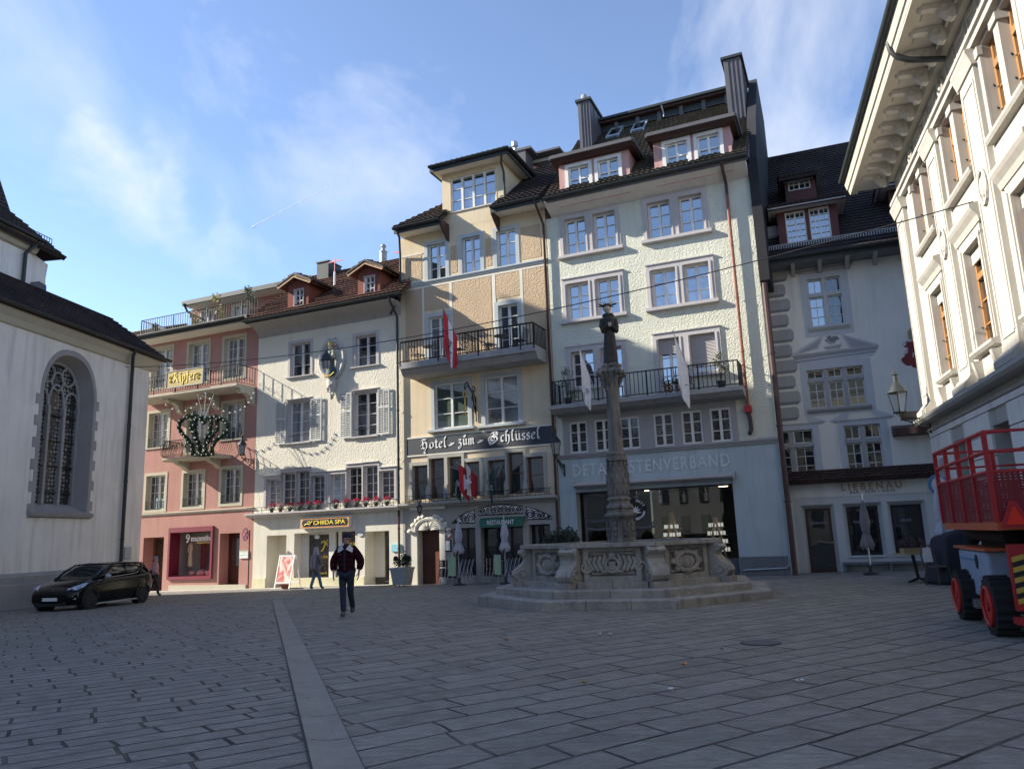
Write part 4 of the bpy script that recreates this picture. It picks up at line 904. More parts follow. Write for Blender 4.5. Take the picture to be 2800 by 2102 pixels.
def gable_dormer(H,K_,face,win,apex,eave,w,back,label=None):
 (xa,ya),(xb,yb)=face;u0,_=H.uv(K_,(xa,(ya+yb)/2),w);u1,_=H.uv(K_,(xb,(ya+yb)/2),w);zb_=H.uv(K_,(xa,yb),w)[1]-.25
 ov_=.35;za=H.uv(K_,apex,w+ov_)[1];ze_=H.uv(K_,eave,w+ov_)[1];uc_=(u0+u1)/2;r=H.rect(K_,*win,w=w);hs=H.holes;H.holes=[r]
 o=H.wall(u0,u1,zb_,ze_+.05,'shingle_red',w=w,name='dormer',thick=back,holes=[r])
 m=H.mb();m.prism([(u0,ze_+.04),(u1,ze_+.04),(uc_,za-.1)],w-.08,w+.012);m.build('gable',MAT['shingle_red'],o)
 ho=H.holes;ro=H.r;
 u0_,u1_,z0,z1=r;m=H.mb();m.box(u0_-.04,u0_,w-.05,w+.04,z0,z1);m.box(u1_,u1_+.04,w-.05,w+.04,z0,z1);m.box(u0_-.04,u1_+.04,w-.05,w+.06,z0-.08,z0);m.box(u0_-.04,u1_+.04,w-.05,w+.04,z1,z1+.05);m.build('window',MAT['grey_stone'],o)
 m=H.mb();W_=u1_-u0_
 for x in (u0_,u0_+W_/2-.025,u1_-.05):m.box(x,x+.05,w-.1,w-.04,z0,z1)
 for q in range(4):z=z0+(z1-z0)*q/3;m.box(u0_,u1_,w-.1,w-.045,z-.018,z+.018)
 m.build('sash',MAT['white_frame'],o);H.mb().box(u0_,u1_,w-.14,w-.1,z0,z1).build('pane',MAT['glass_sky' if label else 'glass_dark'],o)
 m=H.mb();x0,x1=u0-.38,u1+.38;t=.12
 dz=(za-ze_);
 for sx,xx in ((1,x0),(-1,x1)):m.prism([(xx,ze_-.02),(xx+sx*.06,ze_-.13),(uc_,za-.13),(uc_,za)],w+ov_-.04,w+ov_)
 m.build('barge_board',MAT['wood_fascia'],o)
 m=H.mb();m.prism([(x0-.02,ze_),(uc_,za+.02),(x1+.02,ze_),(x1+.02,ze_+.05),(uc_,za+.09),(x0-.02,ze_+.05)],w-back,w+ov_+.02);m.build('dormer_boarding',MAT['gutter'],o)
 for xx in (x0,x1):
  A,B=FR.p(xx,w+ov_,ze_+.06),FR.p(uc_,w+ov_,za+.09);C,D=FR.p(uc_,w-back,za+.09),FR.p(xx,w-back,ze_+.06)
  if xx==x0:tiles(o,A,D,C,B,'tile_red',tw=.22,rh=.3,name='dormer_roof')
  else:tiles(o,D,A,B,C,'tile_red',tw=.22,rh=.3,name='dormer_roof')
 gutter(o,FR.p(x1+.05,w-back,ze_+.03),FR.p(x1+.05,w+ov_,ze_+.03),r=.06,name='dormer_gutter');H.holes=hs
gable_dormer(H,W1,((480,500),(692,640)),((553,508),(637,655)),(570,335),(440,452),.6,3.4)
gable_dormer(H,W1,((1203,380),(1430,535)),((1275,375),(1373,530)),(1290,200),(1155,320),.6,3.4,'x')
wq=-2.6;u0,z1=H.uv(W1,(780,228),wq);u1,z0=H.uv(W1,(896,400),wq);m=H.mb();m.box(u0,u1,wq-1.1,wq,z0-.4,z1);m.box(u0-.04,u1+.04,wq-1.14,wq+.04,z1,z1+.06);m.build('chimney',MAT['gutter'],H.r)
wq=-3.9;u0,z1=H.uv(W1,(1465,115),wq);z0=H.uv(W1,(1465,215),wq)[1];m=H.mb();m.lathe(u0,wq,[(.19,z0-.6),(.19,z1),(.22,z1),(.22,z1+.04),(.10,z1+.06),(.11,z1+.25),(.16,z1+.30),(.12,z1+.42),(.02,z1+.5)],14);m.build('flue',MAT['pipe_grey'],H.r,smooth=40)
for (x,yb,ya,ybar,xl,xr),lb in (((962,410,172,208,903,1040),'red and white cross shaped mast on the white house roof, left one beside the chimney'),((1645,300,75,104,1573,1662),'red and white cross shaped mast on the white house roof, right one beside the hotel')):
 wq=-1.2;uu,z0=H.uv(W1,(x,yb),wq);z1=H.uv(W1,(x,ya),wq)[1];zbr=H.uv(W1,(x,ybar),wq)[1];zm=z0+(z1-z0)*.4
 rt=root('cross_mast',FR.p(uu,wq,z0),lb,'mast','cross masts on the white house roof');m=H.mb();m.tube([(uu,wq,z0-.3),(uu,wq,zm)],.055,8);m.build('base',MAT['white_paint'],rt)
 m=H.mb();m.tube([(uu,wq,zm),(uu,wq,z1)],.02,6);m.box(H.uv(W1,(xl,200),wq)[0],H.uv(W1,(xr,200),wq)[0],wq-.015,wq+.015,zbr-.025,zbr+.03);m.build('cross',MAT['cross_red'],rt)
upipe=uWY-.12
downpipe(H,[(H.uv(W1,(1530,560),ov)[0],ov+.1,ze+.05),(H.uv(W1,(1540,620),ov)[0],ov+.05,ze-.25),(upipe,.12,zj-.1),(upipe,.12,2.9)],r=.055)
downpipe(H,[(upipe,.12,2.9),(upipe,.12,zg-.1)],mat='iron_brown',r=.05)
u0,z1=H.uv(W3,(676,325),.28);u1,z0=H.uv(W3,(1306,425),.28)
rs=root('shop_sign',FR.p(u0,.28,z0),'long orange and black board with gold capitals over the spa window','sign')
m=MB(FR);m.box(u0-.03,u1+.03,.02,.20,z0-.03,z1+.03);m.build('casing',MAT['white_paint'],rs)
m=MB(FR);m.box(u0,u1,.2,.215,z0,z1);m.build('board',MAT['orange_sign'],rs)
HI,WI=z1-z0,u1-u0;m=MB(FR);m.prism([(u0+.02*WI,z0+.5*HI),(u0+.05*WI,z0+.14*HI),(u1-.05*WI,z0+.14*HI),(u1-.02*WI,z0+.5*HI),(u1-.05*WI,z0+.86*HI),(u0+.05*WI,z0+.86*HI)],.215,.225);m.build('panel',MAT['black'],rs)
text('CHIIDA SPA',FR,u0+.27*WI,.225,z0+.32*HI,.40*HI,'gold_bright',width=.66*WI,parent=rs,bold=.018)
m=MB(FR)
for pts,rr in (([(a,.235,b) for a,b in spiral(u0+.17*WI,z0+.5*HI,.16*HI*1.4,1,0,14)],.022),([(u0+.08*WI,.235,z0+.3*HI),(u0+.12*WI,.235,z0+.42*HI),(u0+.19*WI,.235,z0+.35*HI),(u0+.23*WI,.235,z0+.6*HI),(u0+.25*WI,.235,z0+.75*HI)],.022)):m.tube(pts,rr,5)
m.build('emblem',MAT['gold_bright'],rs)
uu,zz=H.uv(W3,(1465,527),.05);rt=root('house_number',FR.p(uu,.03,zz),'small oval enamel house number plaque right of the spa window','plaque')
MB(FR).prism([(uu+.16*math.cos(i*.524),zz+.12*math.sin(i*.524)) for i in range(12)],.0,.03).build('rim',MAT['pot_grey'],rt);MB(FR).prism([(uu+.13*math.cos(i*.524),zz+.09*math.sin(i*.524)) for i in range(12)],.03,.036).build('plate',MAT['plate_white'],rt)
text('11',FR,uu-.035,.036,zz-.045,.09,'black',parent=rt,depth=.004)
uu,z1=H.uv(W3,(1875,662),.05);u2,z0=H.uv(W3,(1993,755),.05)
tag(MB(FR).box(uu,u2,.0,.05,z0,z1).build('blue_plate',MAT['sky_blue_sign'],None,origin=FR.p(uu,0,z0)),'light blue square plate on the white house beside the downpipe','plate')
uu,z1=H.uv(P2,(1137,1105),.05);u2,z0=H.uv(P2,(1218,1175),.05)
rt=root('door_plate',FR.p(uu,0,z0),'white plate with green writing right of the pink house door','plate');MB(FR).box(uu,u2,.0,.05,z0,z1).build('plate',MAT['plate_white'],rt)
m=MB(FR);m.box(uu+.05,u2-.08,.05,.055,z0+.3,z0+.36);m.box(uu+.05,u2-.12,.05,.055,z0+.14,z0+.17);m.build('print_line',MAT['menu_green'],rt)
uc_,zc_=H.uv(W1,(935,1215),.1);rt=root('madonna_relief',FR.p(uc_,.1,zc_),'painted Madonna figure in an oval stone frame between the top windows of the white house','relief')
ra=(H.uv(W1,(1050,1215),.1)[0]-H.uv(W1,(812,1215),.1)[0])/2;rb=(H.uv(W1,(930,1030),.1)[1]-H.uv(W1,(930,1410),.1)[1])/2
m=MB(FR);m.tube([(uc_+ra*math.cos(t*.2618),.10,zc_+rb*math.sin(t*.2618)) for t in range(24)],.10,6,True);m.tube([(uc_+ra*.84*math.cos(t*.2618),.06,zc_+rb*.86*math.sin(t*.2618)) for t in range(24)],.05,6,True)
for sg in (-1,1):m.tube([(a,.12,b) for a,b in spiral(uc_+sg*.22,zc_+rb*.9,.2,1.2,math.pi/2,12,sg)],.06,5);m.tube([(a,.12,b) for a,b in spiral(uc_+sg*ra,zc_-.1,.14,1.2,math.pi/2,12,sg)],.05,5)
m.build('oval_frame',MAT['grey_stone'],rt,smooth=40)
m=MB(FR);zq=zc_-rb
m.lathe(uc_+.02,.14,[(.03,zq-1.05),(.10,zq-.95),(.13,zq-.7),(.22,zq-.45),(.26,zq-.2),(.2,zq-.05),(.24,zq)],12,1,.7)
for i in range(7):m.blob((uc_+.02+.17*math.cos(i*.9),.2+.05*math.sin(i),zq-.2-.1*i),.09,6,5)
m.build('console',MAT['soffit_grey'],rt,smooth=50)
m=MB(FR);zf=zq+.05
m.lathe(uc_,.18,[(.24,zf),(.26,zf+.15),(.2,zf+.5),(.17,zf+.85),(.2,zf+1.05),(.15,zf+1.2),(.06,zf+1.26)],12,1,.7)
plain('robe_blue',(.05,.09,.10),.7);m.build('robe',MAT['robe_blue'],rt,smooth=50)
m=MB(FR);m.blob((uc_-.02,.2,zf+1.38),(.10,.11,.13),10,7);m.blob((uc_+.17,.25,zf+1.15),(.07,.07,.08),8,6);m.lathe(uc_+.17,.24,[(.08,zf+.85),(.09,zf+1.0),(.05,zf+1.1)],8);m.tube([(uc_-.17,.2,zf+1.12),(uc_-.22,.3,zf+.95),(uc_-.05,.36,zf+.95)],.05,6);m.tube([(uc_+.15,.2,zf+1.1),(uc_+.2,.3,zf+.95),(uc_+.1,.34,zf+.92)],.05,6)
m.build('figure',MAT['pale_statue'],rt,smooth=50)
m=MB(FR);m.lathe(uc_-.02,.2,[(.10,zf+1.45),(.12,zf+1.6),(.03,zf+1.62)],8);m.build('crown',MAT['gold'],rt);m=MB(FR);m.tube([(uc_-.35,.3,zf+.12),(uc_-.2,.36,zf-.02),(uc_+.1,.36,zf-.02),(uc_+.28,.3,zf+.14)],.035,6);m.build('crescent',MAT['gold'],rt)
#hotel
H=House('yellow_hotel','tall ochre hotel with roughcast panels, corner dormer and a long balcony',FR,uWY+2);hotel=H
kw=dict(stone='blue_grey_stone',depth=.2,fw=.06,bar=.025)
hw_=[H.rect(Y1,(335,958),(490,1220)),H.rect(Y1,(622,900),(784,1172)),H.rect(Y1,(912,842),(1082,1120))]
zz0=sum(r[2] for r in hw_)/3;hw_=[(r[0],r[1],zz0,r[3]) for r in hw_]
for i,r in enumerate(hw_):H.win(r,sur=.17,rows=3,sill=None,gl='glass_sky',bottom=False,**kw)
d1=H.rect(Y2,(385,185),(605,600));d2=H.rect(Y2,(1102,62),(1318,500))
for r in (d1,d2):H.win(r,sur=.17,rows=4,sill=None,gl='glass_sky' if r is d2 else 'glass_curtain',bottom=False,**kw)
l1=H.rect(Y2,(442,875),(800,1305));l2=H.rect(Y2,(960,800),(1322,1258))
for i,r in enumerate((l1,l2)):H.win(r,sur=.17,rows=3,sill=(.12,.16,.13),gl='glass_green' if i==0 else 'glass_curtain',depth=.14,stone='blue_grey_stone',fw=.07,bar=.03)
mz=[((152,292),(322,640)),((330,215),(503,628)),((530,198),(692,605)),((712,252),(886,592)),((965,235),(1166,596)),((1172,152),(1367,585)),((1382,197),(1580,572))]
mr=[H.rect(Y3,a,b) for a,b in mz];zm=H.uv(Y3,(900,620))[1]+.02
mr=[(r[0],r[1],zm,r[3]) for r in mr]
for r in mr:H.win(r,sur=0,rows=2,casem=1,sill=None,stone='hotel_grey',frame='brown_frame',gl='glass_dark',depth=.22,fw=.06,bar=.03)
for g in (mr[:4],mr[4:]):
 m=H.mb();e=.15;n=len(g)
 for i,r in enumerate(g):
  a=g[i-1][1] if i else r[0]-e
  top=max(r[3],g[i-1][3]) if i else r[3];m.box(a,r[0],-.02,.05,zm-.02,top);m.box(a,r[0],-.02,.045,top,top+e);m.box(r[0],r[1],-.02,.044,r[3],r[3]+e)
  uu=(a+r[0])/2;m.prism([(uu-.1,zm),(uu+.1,zm),(uu+.1,zm+.35),(uu+.05,zm+.55),(uu-.05,zm+.55),(uu-.1,zm+.35)],.05,.12)
 r=g[-1];m.box(r[1],r[1]+e,-.02,.05,zm-.02,r[3]+e);m.build('window_surround',MAT['hotel_grey'],H.r)
zc=H.cornice(Y3,(200,688),(1600,608),.22,.34,'hotel_grey','cornice',u0=uWY,u1=uYM,prof=[(-.05,1),(.3,1),(.5,.7),(.8,.55),(1,.4),(1,0),(-.05,0)])
m=H.mb();
for zz in (zc+.05,zc+.3):m.tube([(uWY+.25,.2,zz),(uYM-.2,.2,zz)],.012,4)
x=uWY+.25;k=0
while x < uYM-.2:
 m.box(x-.006,x+.006,.19,.21,zc,zc+.3)
 if k % 2==0:m.tube([(a,.2,b) for a,b in spiral(x+.12,zc+.16,.1,1.2,0,10)],.008,4)
 x +=.2;k +=1
m.build('scroll_rail',MAT['iron'],H.r)
zg=gz(-3,32.4);m_=[]
dr=H.rect(Y3,(212,988),(455,1560));dr=(dr[0],dr[1],zg-.2,dr[3])
s1=H.rect(Y3,(582,965),(842,1475));s2=H.rect(Y3,(885,960),(1362,1465));s3=H.rect(Y3,(1405,925),(1660,1460))
o=doorway(H,dr,.4,'hotel_grey','entrance');panel_door(H,o,dr,-.35,'door_brown',panels=((.08,.05,.9,.36),(.08,.40,.9,.72),(.08,.76,.9,.96)))
H.mb().box(dr[1]-.28,dr[1],-.35,-.1,dr[2],dr[3]-.9).build('open_leaf',MAT['door_orange'],o)
for r in (s1,s2,s3):
 o=doorway(H,r,.35,'hotel_grey','restaurant_window');H.mb().box(r[0],r[1],-.42,-.36,r[2],r[3]).build('pane',MAT['glass_black'],o)
 m=H.mb();n=3 if r is s2 else 2
 for i in range(n+1):x=r[0]+(r[1]-r[0]-.06)*i/n;m.box(x,x+.06,-.37,-.31,r[2],r[3])
 m.box(r[0],r[1],-.37,-.312,r[3]-.06,r[3]);m.box(r[0],r[1],-.37,-.312,r[2],r[2]+.06);m.build('window_frame',MAT['black'],o)
for pts,n in (([(580,905),(640,852),(720,800),(822,768),(825,905)],3),([(870,750),(980,720),(1105,706),(1230,712),(1340,728),(1340,800),(870,822)],6),([(1385,732),(1480,757),(1570,795),(1655,838),(1655,858),(1395,868)],4)):
 P=[H.uv(Y3,q,.01) for q in pts];m=H.mb();m.prism(P,0,.012);g=m.build('arched_light',MAT['plate_white'],H.r)
 m=H.mb();m.tube([(a,.03,b) for a,b in P],.02,4,True);u0,u1=min(p[0] for p in P),max(p[0] for p in P);zb_=min(p[1] for p in P)
 def topz(u):
  best=zb_
  for a,b in zip(P,P[1:]+P[:1]):
   if min(a[0],b[0]) <=u <=max(a[0],b[0]) and abs(a[0]-b[0]) > 1e-6:best=max(best,a[1]+(b[1]-a[1])*(u-a[0])/(b[0]-a[0]))
  return best
 for i in range(n):
  x=u0+(u1-u0)*(i+.5)/n;hh=(topz(x)-zb_)*.46;cz_=zb_+hh
  for st,sg in ((0,1),(math.pi,-1)):m.tube([(a,.025,b) for a,b in spiral(x,cz_,hh*.92,1.7,st,22,sg)],.013,4)
  m.tube([(a,.025,b) for a,b in spiral(x+(u1-u0)/n*.5,zb_+hh*.5,hh*.4,1.4,0,12,-1)],.011,4) if i < n-1 else None
 m.build('grille',MAT['iron'],g)
uc_,zb_=H.uv(Y3,(330,985),.1);rad=(H.uv(Y3,(445,985),.1)[0]-H.uv(Y3,(212,985),.1)[0])/2
m=H.mb();m.box(dr[0]-.32,dr[1]+.32,-.01,.14,zb_+.86,zb_+.98);m.box(dr[0]-.30,dr[0]-.02,-.01,.08,zg-.2,zb_);m.box(dr[1]+.02,dr[1]+.28,-.01,.08,zg-.2,zb_)
m.tube([(uc_+rad*1.25*math.cos(t*math.pi/10),.12,zb_+rad*.92*math.sin(t*math.pi/10)) for t in range(11)],.075,6);m.tube([(uc_+rad*1.07*math.cos(t*math.pi/10),.12,zb_+rad*.78*math.sin(t*math.pi/10)) for t in range(11)],.04,6)
for i in range(13):
 t=R_(8+164*i/12);m.tube([(uc_+.08*math.cos(t),.10,zb_+.06*math.sin(t)),(uc_+rad*.6*math.cos(t),.16,zb_+rad*.42*math.sin(t)),(uc_+rad*.98*math.cos(t),.1,zb_+rad*.7*math.sin(t))],[.015,.035,.05],5)
for sg in (-1,1):
 for i in range(5):m.blob((uc_+sg*(rad*.55+.16*i),.12,zb_+rad*1.05-.1*i*(i*.35)),(.12,.08,.10),7,5,.2)
 m.tube([(a,.12,b) for a,b in spiral(uc_+sg*rad*1.35,zb_+.1,.15,1.3,0,12,sg)],.05,5)
m.build('shell_ornament',MAT['band_white'],H.r,smooth=50)
zs0=H.uv(Y2,(160,1605),.05)[1];zs1=H.uv(Y2,(160,1440),.05)[1];
zeav=H.uv(Y1,(1000,715),0)[1]
ztop=H.uv(Y1,(1300,650))[1]
H.wall(uWY,uYM,zc-.02,ztop,'cream',thick=7);H.wall(uWY,uYM,-.6,zc-.05,'hotel_grey',thick=7,name='ground_floor_wall',w=-.001)
def panel(m,K_,a,b,w=.012,w2=None):
 u0,z1=H.uv(K_,a);u1,z0=H.uv(K_,b);m.box(u0,u1,-.005,w,z0,z1)
zcy=H.cornice(Y1,(250,1262),(1250,1078),.17,.10,'blue_grey_stone','string_course',u0=uWY+.02,u1=uYM)
zbf=H.uv(Y2,(110,690),0)[1]
m=H.mb();top=zcy-.32;dxs=[(H.uv(Y1,(x0,1300))[0],H.uv(Y1,(x1,1300))[0]) for x0,x1 in ((148,288),(307,515),(543,880),(908,1112),(1140,1345))]
bal=H.uv(Y2,(900,640),.0)[1]
for i,(a,b) in enumerate(dxs):
 if i==1:m.box(a,b,-.005,.012,d1[3]+.32,top)
 elif i==3:m.box(a,b,-.005,.012,d2[3]+.32,top)
 else:
  m.box(a if i !=4 else max(a,d2[1]+.3),b if i !=2 else min(b,d2[0]-.3),-.005,.012,bal+.1,top)
z1_=hw_[1][3]-.05
for a,b,zt_ in ((uWY+.14,hw_[0][0]-.32,hw_[0][3]-.35),(hw_[0][1]+.26,hw_[1][0]-.26,z1_-.2),(hw_[1][1]+.26,hw_[2][0]-.26,z1_-.2),(hw_[2][1]+.26,uYM-.25,hw_[2][3]-.05)):
 m.box(a,b,-.005,.012,zcy+.14,zt_)
m.build('roughcast_panel',MAT['tan_rough'],H.r)
m=H.mb();k=0
for i,(a,b) in enumerate(dxs[:-1]):m.box(b+.01,dxs[i+1][0]-.01,-.004,.02,bal+.1,top+.02)
m.box(uWY+.1,uYM-.12,-.004,.021,top+.02,top+.1)
for a,b,zt_ in ((uWY+.06,hw_[0][0]-.26,hw_[0][3]-.35),):m.box(a,b,-.004,.02,zt_,zt_+.06)
m.build('pale_band',MAT['band_white'],H.r)
wb=1.35;ub0=H.uv(Y2,(80,700),wb)[0];ub1,zbt=H.uv(Y2,(1480,455),wb)
m=H.mb();m.prof([(-.02,zbt-.52),(wb-.3,zbt-.52),(wb-.12,zbt-.3),(wb-.12,zbt-.26),(wb,zbt-.26),(wb,zbt),(-.02,zbt)],ub0,ub1);ob=m.build('balcony',MAT['concrete'],H.r)
hR=H.uv(Y2,(1470,228),wb)[1]-zbt
railing(FR,[(ub0+.04,wb-.02,zbt-.15),(ub1-.04,wb-.02,zbt-.15),(ub1-.04,0,zbt-.15)],hR+.15,'iron',ob,step=.14,r=.013,posts=13,rail=.035,low=.2)
um=(ub0+ub1)/2;railing(FR,[(um,0,zbt),(um,wb-.05,zbt)],hR,'iron',ob,step=.13,r=.012,rail=.03,name='divider')
ov=.75
uel,zel=H.uv(Y1,(45,790),ov+.1);ud0=H.uv(Y1,(505,815),0)[0];ud1=H.uv(Y1,(945,735),0)[0];uer=uYM+.1
_,zel=H.uv(Y1,(440,705),ov+.1);_,zer=H.uv(Y1,(1290,580),ov+.1);ze=(zel+zer)/2
uel=H.uv(Y1,(45,790),ov+.1)[0];uea=H.uv(Y1,(440,705),ov)[0];ueb=H.uv(Y1,(870,620),ov)[0]
for a,b in ((uel,uea),(ueb,uer)):
 m=H.mb();m.box(a,b,-.02,ov,ze-.13,ze-.06);m.build('soffit',MAT['band_white'],H.r)
 m=H.mb();m.box(a,b,ov-.0,ov+.04,ze-.2,ze+.05);m.build('fascia',MAT['gutter'],H.r);gutter(H.r,FR.p(a,ov+.13,ze+.05),FR.p(b,ov+.13,ze+.05),r=.1)
m=H.mb()
for u_ in (uea,ueb):m.prof([(-.02,ze-.75),(.1,ze-.7),(ov,ze-.2),(ov,ze+.05),(-.02,ze+.05)],u_-.05,u_+.05)
m.build('eaves_cheek',MAT['iron_brown'],H.r)
zr=ze+4.0;wr_=-4.2;uL0,uL1=uel,ud0
roofz=lambda w:ze+.1+(ov-w)*(zr-ze)/(ov-wr_)
tiles(H.r,FR.p(uel,ov+.1,ze+.08),FR.p(ud0,ov+.1,ze+.08),FR.p(ud0,wr_,zr),FR.p(uel+3.4,wr_,zr),'tile_brown',tw=.24,rh=.36)
tiles(H.r,FR.p(ud1,ov+.1,ze+.08),FR.p(uer,ov+.1,ze+.08),FR.p(uer,wr_,zr),FR.p(ud1,wr_,zr),'tile_dark',tw=.24,rh=.36)
m=MB();q=[FR.p(uel,ov,ze),FR.p(uel+3.4,wr_,zr),FR.p(uel,-8,ze)];m.v +=q;m.f.append([0,1,2]);m.build('side_roof',MAT['tile_dark'],H.r)
dwr=H.rect(Y1,(530,352),(912,640));u0=H.uv(Y1,(458,500))[0];u1=H.uv(Y1,(972,400))[0]
_,zd=H.uv(Y1,(960,235),0);
hs=H.holes;H.holes=[]
r=(H.uv(Y1,(530,520))[0],H.uv(Y1,(908,450))[0],H.uv(Y1,(725,640))[1],H.uv(Y1,(725,350))[1])
H.win(r,stone='cream',sur=.05,rows=3,casem=4,cols=1,sill=(.03,.05,.05),gl='glass_sky',depth=.12,fw=.06,bar=.028,w=0,proud=.012)
zdt=zd
H.wall(u0,u1,ztop-.02,zdt,'cream',name='dormer_wall',thick=3.5);H.holes=hs
m=H.mb();ovd=.6;uD0,zD=H.uv(Y1,(345,285),ovd+.1);uD1,zD1=H.uv(Y1,(1000,165),ovd+.1);zD=(zD+zD1)/2
m.box(uD0,uD1,-3.6,ovd,zD-.12,zD-.05);m.build('dormer_soffit',MAT['band_white'],H.r)
m=H.mb();m.box(uD0,uD1,ovd,ovd+.04,zD-.2,zD+.05);m.box(uD1-.04,uD1,-3.6,ovd,zD-.2,zD+.05);m.box(uD0,uD0+.04,-3.6,ovd,zD-.2,zD+.05);m.build('dormer_fascia',MAT['gutter'],H.r)
gutter(H.r,FR.p(uD0,ovd+.12,zD+.06),FR.p(uD1+.12,ovd+.12,zD+.06),r=.1,name='dormer_gutter');gutter(H.r,FR.p(uD1+.1,-3.6,zD+.06),FR.p(uD1+.1,ovd+.1,zD+.06),r=.1,name='dormer_gutter')
ap=((uD0+uD1)/2,-1.6,zD+1.0)
A_,B_,C_,D_=FR.p(uD0,ovd+.05,zD+.05),FR.p(uD1,ovd+.05,zD+.05),FR.p(uD1-1.0,-1.8,zD+.85),FR.p(uD0+1.0,-1.8,zD+.85)
tiles(H.r,A_,B_,C_,D_,'tile_brown',tw=.26,rh=.34,name='dormer_roof')
tiles(H.r,B_,FR.p(uD1,-4,zD+.05),FR.p(uD1-1.0,-4,zD+.85),C_,'tile_dark',tw=.26,rh=.34,name='dormer_roof')
tiles(H.r,FR.p(uD0,-4,zD+.05),A_,D_,FR.p(uD0+1.0,-4,zD+.85),'tile_dark',tw=.26,rh=.34,name='dormer_roof')
MB(FR).poly([(uD0+1,-4,zD+.85),(uD1-1,-4,zD+.85),(uD1-1,-1.8,zD+.85),(uD0+1,-1.8,zD+.85)]).build('dormer_roof',MAT['tile_dark'],H.r)
downpipe(H,[(uD1-.25,ovd+.05,zD-.05),(uD1-.45,.3,zD-.4),(u1+.0+.08,.1,zD-.75),(u1+.08,.1,ze+.3)],r=.05)
downpipe(H,[(uel+.15,ov+.1,ze),(uel+.2,ov-.1,ze-.35),(uWY+.07,.12,ze-1.0),(uWY+.07,.12,zcy-.5),(uWY-.12,.16,zcy-.8),(uWY-.3,.4,zcy-1.4)],r=.05)
downpipe(H,[(uYM-.15,ov+.1,ze),(uYM-.12,ov-.1,ze-.3),(uYM-.05,.12,ze-.9),(uYM-.05,.12,zg)],mat='iron_brown',r=.055)
wq=-5.2;a=H.uv(Y1,(1215,260),wq);b=H.uv(Y1,(1375,425),wq)
m=H.mb();m.box(a[0]-.5,b[0]+.6,wq-2,wq,b[1]-.6,H.uv(Y1,(1300,225),wq)[1]);m.build('rear_dormer',MAT['soffit_grey'],H.r)
m=H.mb();m.box(a[0],b[0],wq,wq+.06,b[1],a[1]-.1);m.build('rear_shutter',MAT['iron_brown'],H.r)
m=H.mb();m.box(a[0]-.6,b[0]+.7,wq-2,wq+.5,a[1]+.15,a[1]+.25);m.build('rear_roof',MAT['slate_metal'],H.r)
wq=-3.9;a=H.uv(Y1,(1062,175),wq);b=H.uv(Y1,(1165,340),wq);m=H.mb();m.box(a[0],b[0],wq-1,wq,b[1]-1,a[1]);m.box(a[0]-.05,b[0]+.3,wq-1,wq+.05,a[1],a[1]+.12);m.build('chimney',MAT['slate_metal'],H.r)
u_,z_=H.uv(Y1,(1072,170),wq-.3);m=H.mb();m.lathe(u_,wq-.3,[(.1,z_),(.1,z_+.2),(.17,z_+.28),(.16,z_+.5),(.05,z_+.6)],12);m.build('flue',MAT['steel'],H.r,smooth=40)
u0=H.uv(Y2,(160,1500),.04)[0];u1=H.uv(Y2,(1680,1400),.04)[0];z0=H.uv(Y2,(900,1545),.04)[1];z1=H.uv(Y2,(900,1365),.04)[1]
z0=(z0+H.uv(Y2,(1600,1483),.04)[1])/2;z1=(z1+H.uv(Y2,(1600,1302),.04)[1])/2
rs=root('hotel_sign',FR.p(u0,.03,z0),'long dark board with white blackletter hotel name across the yellow facade','sign')
m=MB(FR);m.box(u0,u1,-.01,.04,z0,z1);m.build('board',MAT['sign_dark'],rs)
m=MB(FR);m.box(u0-.05,u1+.02,-.01,.05,z1,z1+.06);m.box(u0-.05,u1+.02,-.01,.05,z0-.06,z0);m.build('moulding',MAT['band_white'],rs)
ua=H.uv(Y2,(305,1500),.04)[0];ub=H.uv(Y2,(1540,1400),.04)[0];WI=ub-ua;HI=z1-z0
fraktur('Hotel',FR,ua,.04,z0+HI*.31,HI*.38,WI*.23,'white_paint',rs,nib=.25)
fraktur('~',FR,ua+WI*.245,.04,z0+HI*.36,HI*.40,WI*.06,'white_paint',rs)
fraktur('zûm',FR,ua+WI*.325,.04,z0+HI*.34,HI*.38,WI*.145,'white_paint',rs,nib=.25)
fraktur('~',FR,ua+WI*.49,.04,z0+HI*.38,HI*.38,WI*.06,'white_paint',rs)
fraktur('Schlüssel',FR,ua+WI*.58,.04,z0+HI*.34,HI*.39,WI*.42,'white_paint',rs,nib=.25)
uu,zz=H.uv(Y2,(872,1100),.05);zb_,zt_=H.uv(Y2,(872,1255),.05)[1],H.uv(Y2,(872,1010),.05)[1];ztt=H.uv(Y2,(760,845),.9)[1]
rs=root('hanging_key_sign',FR.p(uu,.05,zz),'wrought iron bracket holding a gilded key between the hotel windows','hanging sign')
m=MB(FR);m.box(uu-.02,uu+.02,.02,.06,zb_,zt_)
m.tube([(uu,.06,zb_+.3),(uu,.2,zb_+.6),(uu,.35,zb_+1.2),(uu,.55,ztt-.25),(uu,.8,ztt),(uu,1.0,ztt-.1),(uu,1.05,ztt-.35)],.028,6)
m.tube([(uu,.06,zb_+.8),(uu,.25,zb_+1.3),(uu,.45,ztt-.35),(uu,.75,ztt-.12),(uu,.95,ztt-.3)],.02,6)
for c_,rr_ in ((zb_+.5,.16),(zb_+.95,.18),(zb_+1.35,.14)):
 m.tube([(uu,.22+rr_*math.cos(t*.5),c_+rr_*math.sin(t*.5)*(1-t*.03)) for t in range(14)],.018,5)
m.build('bracket',MAT['iron'],rs)
m=MB(FR);w_=1.05;zk=ztt-.4
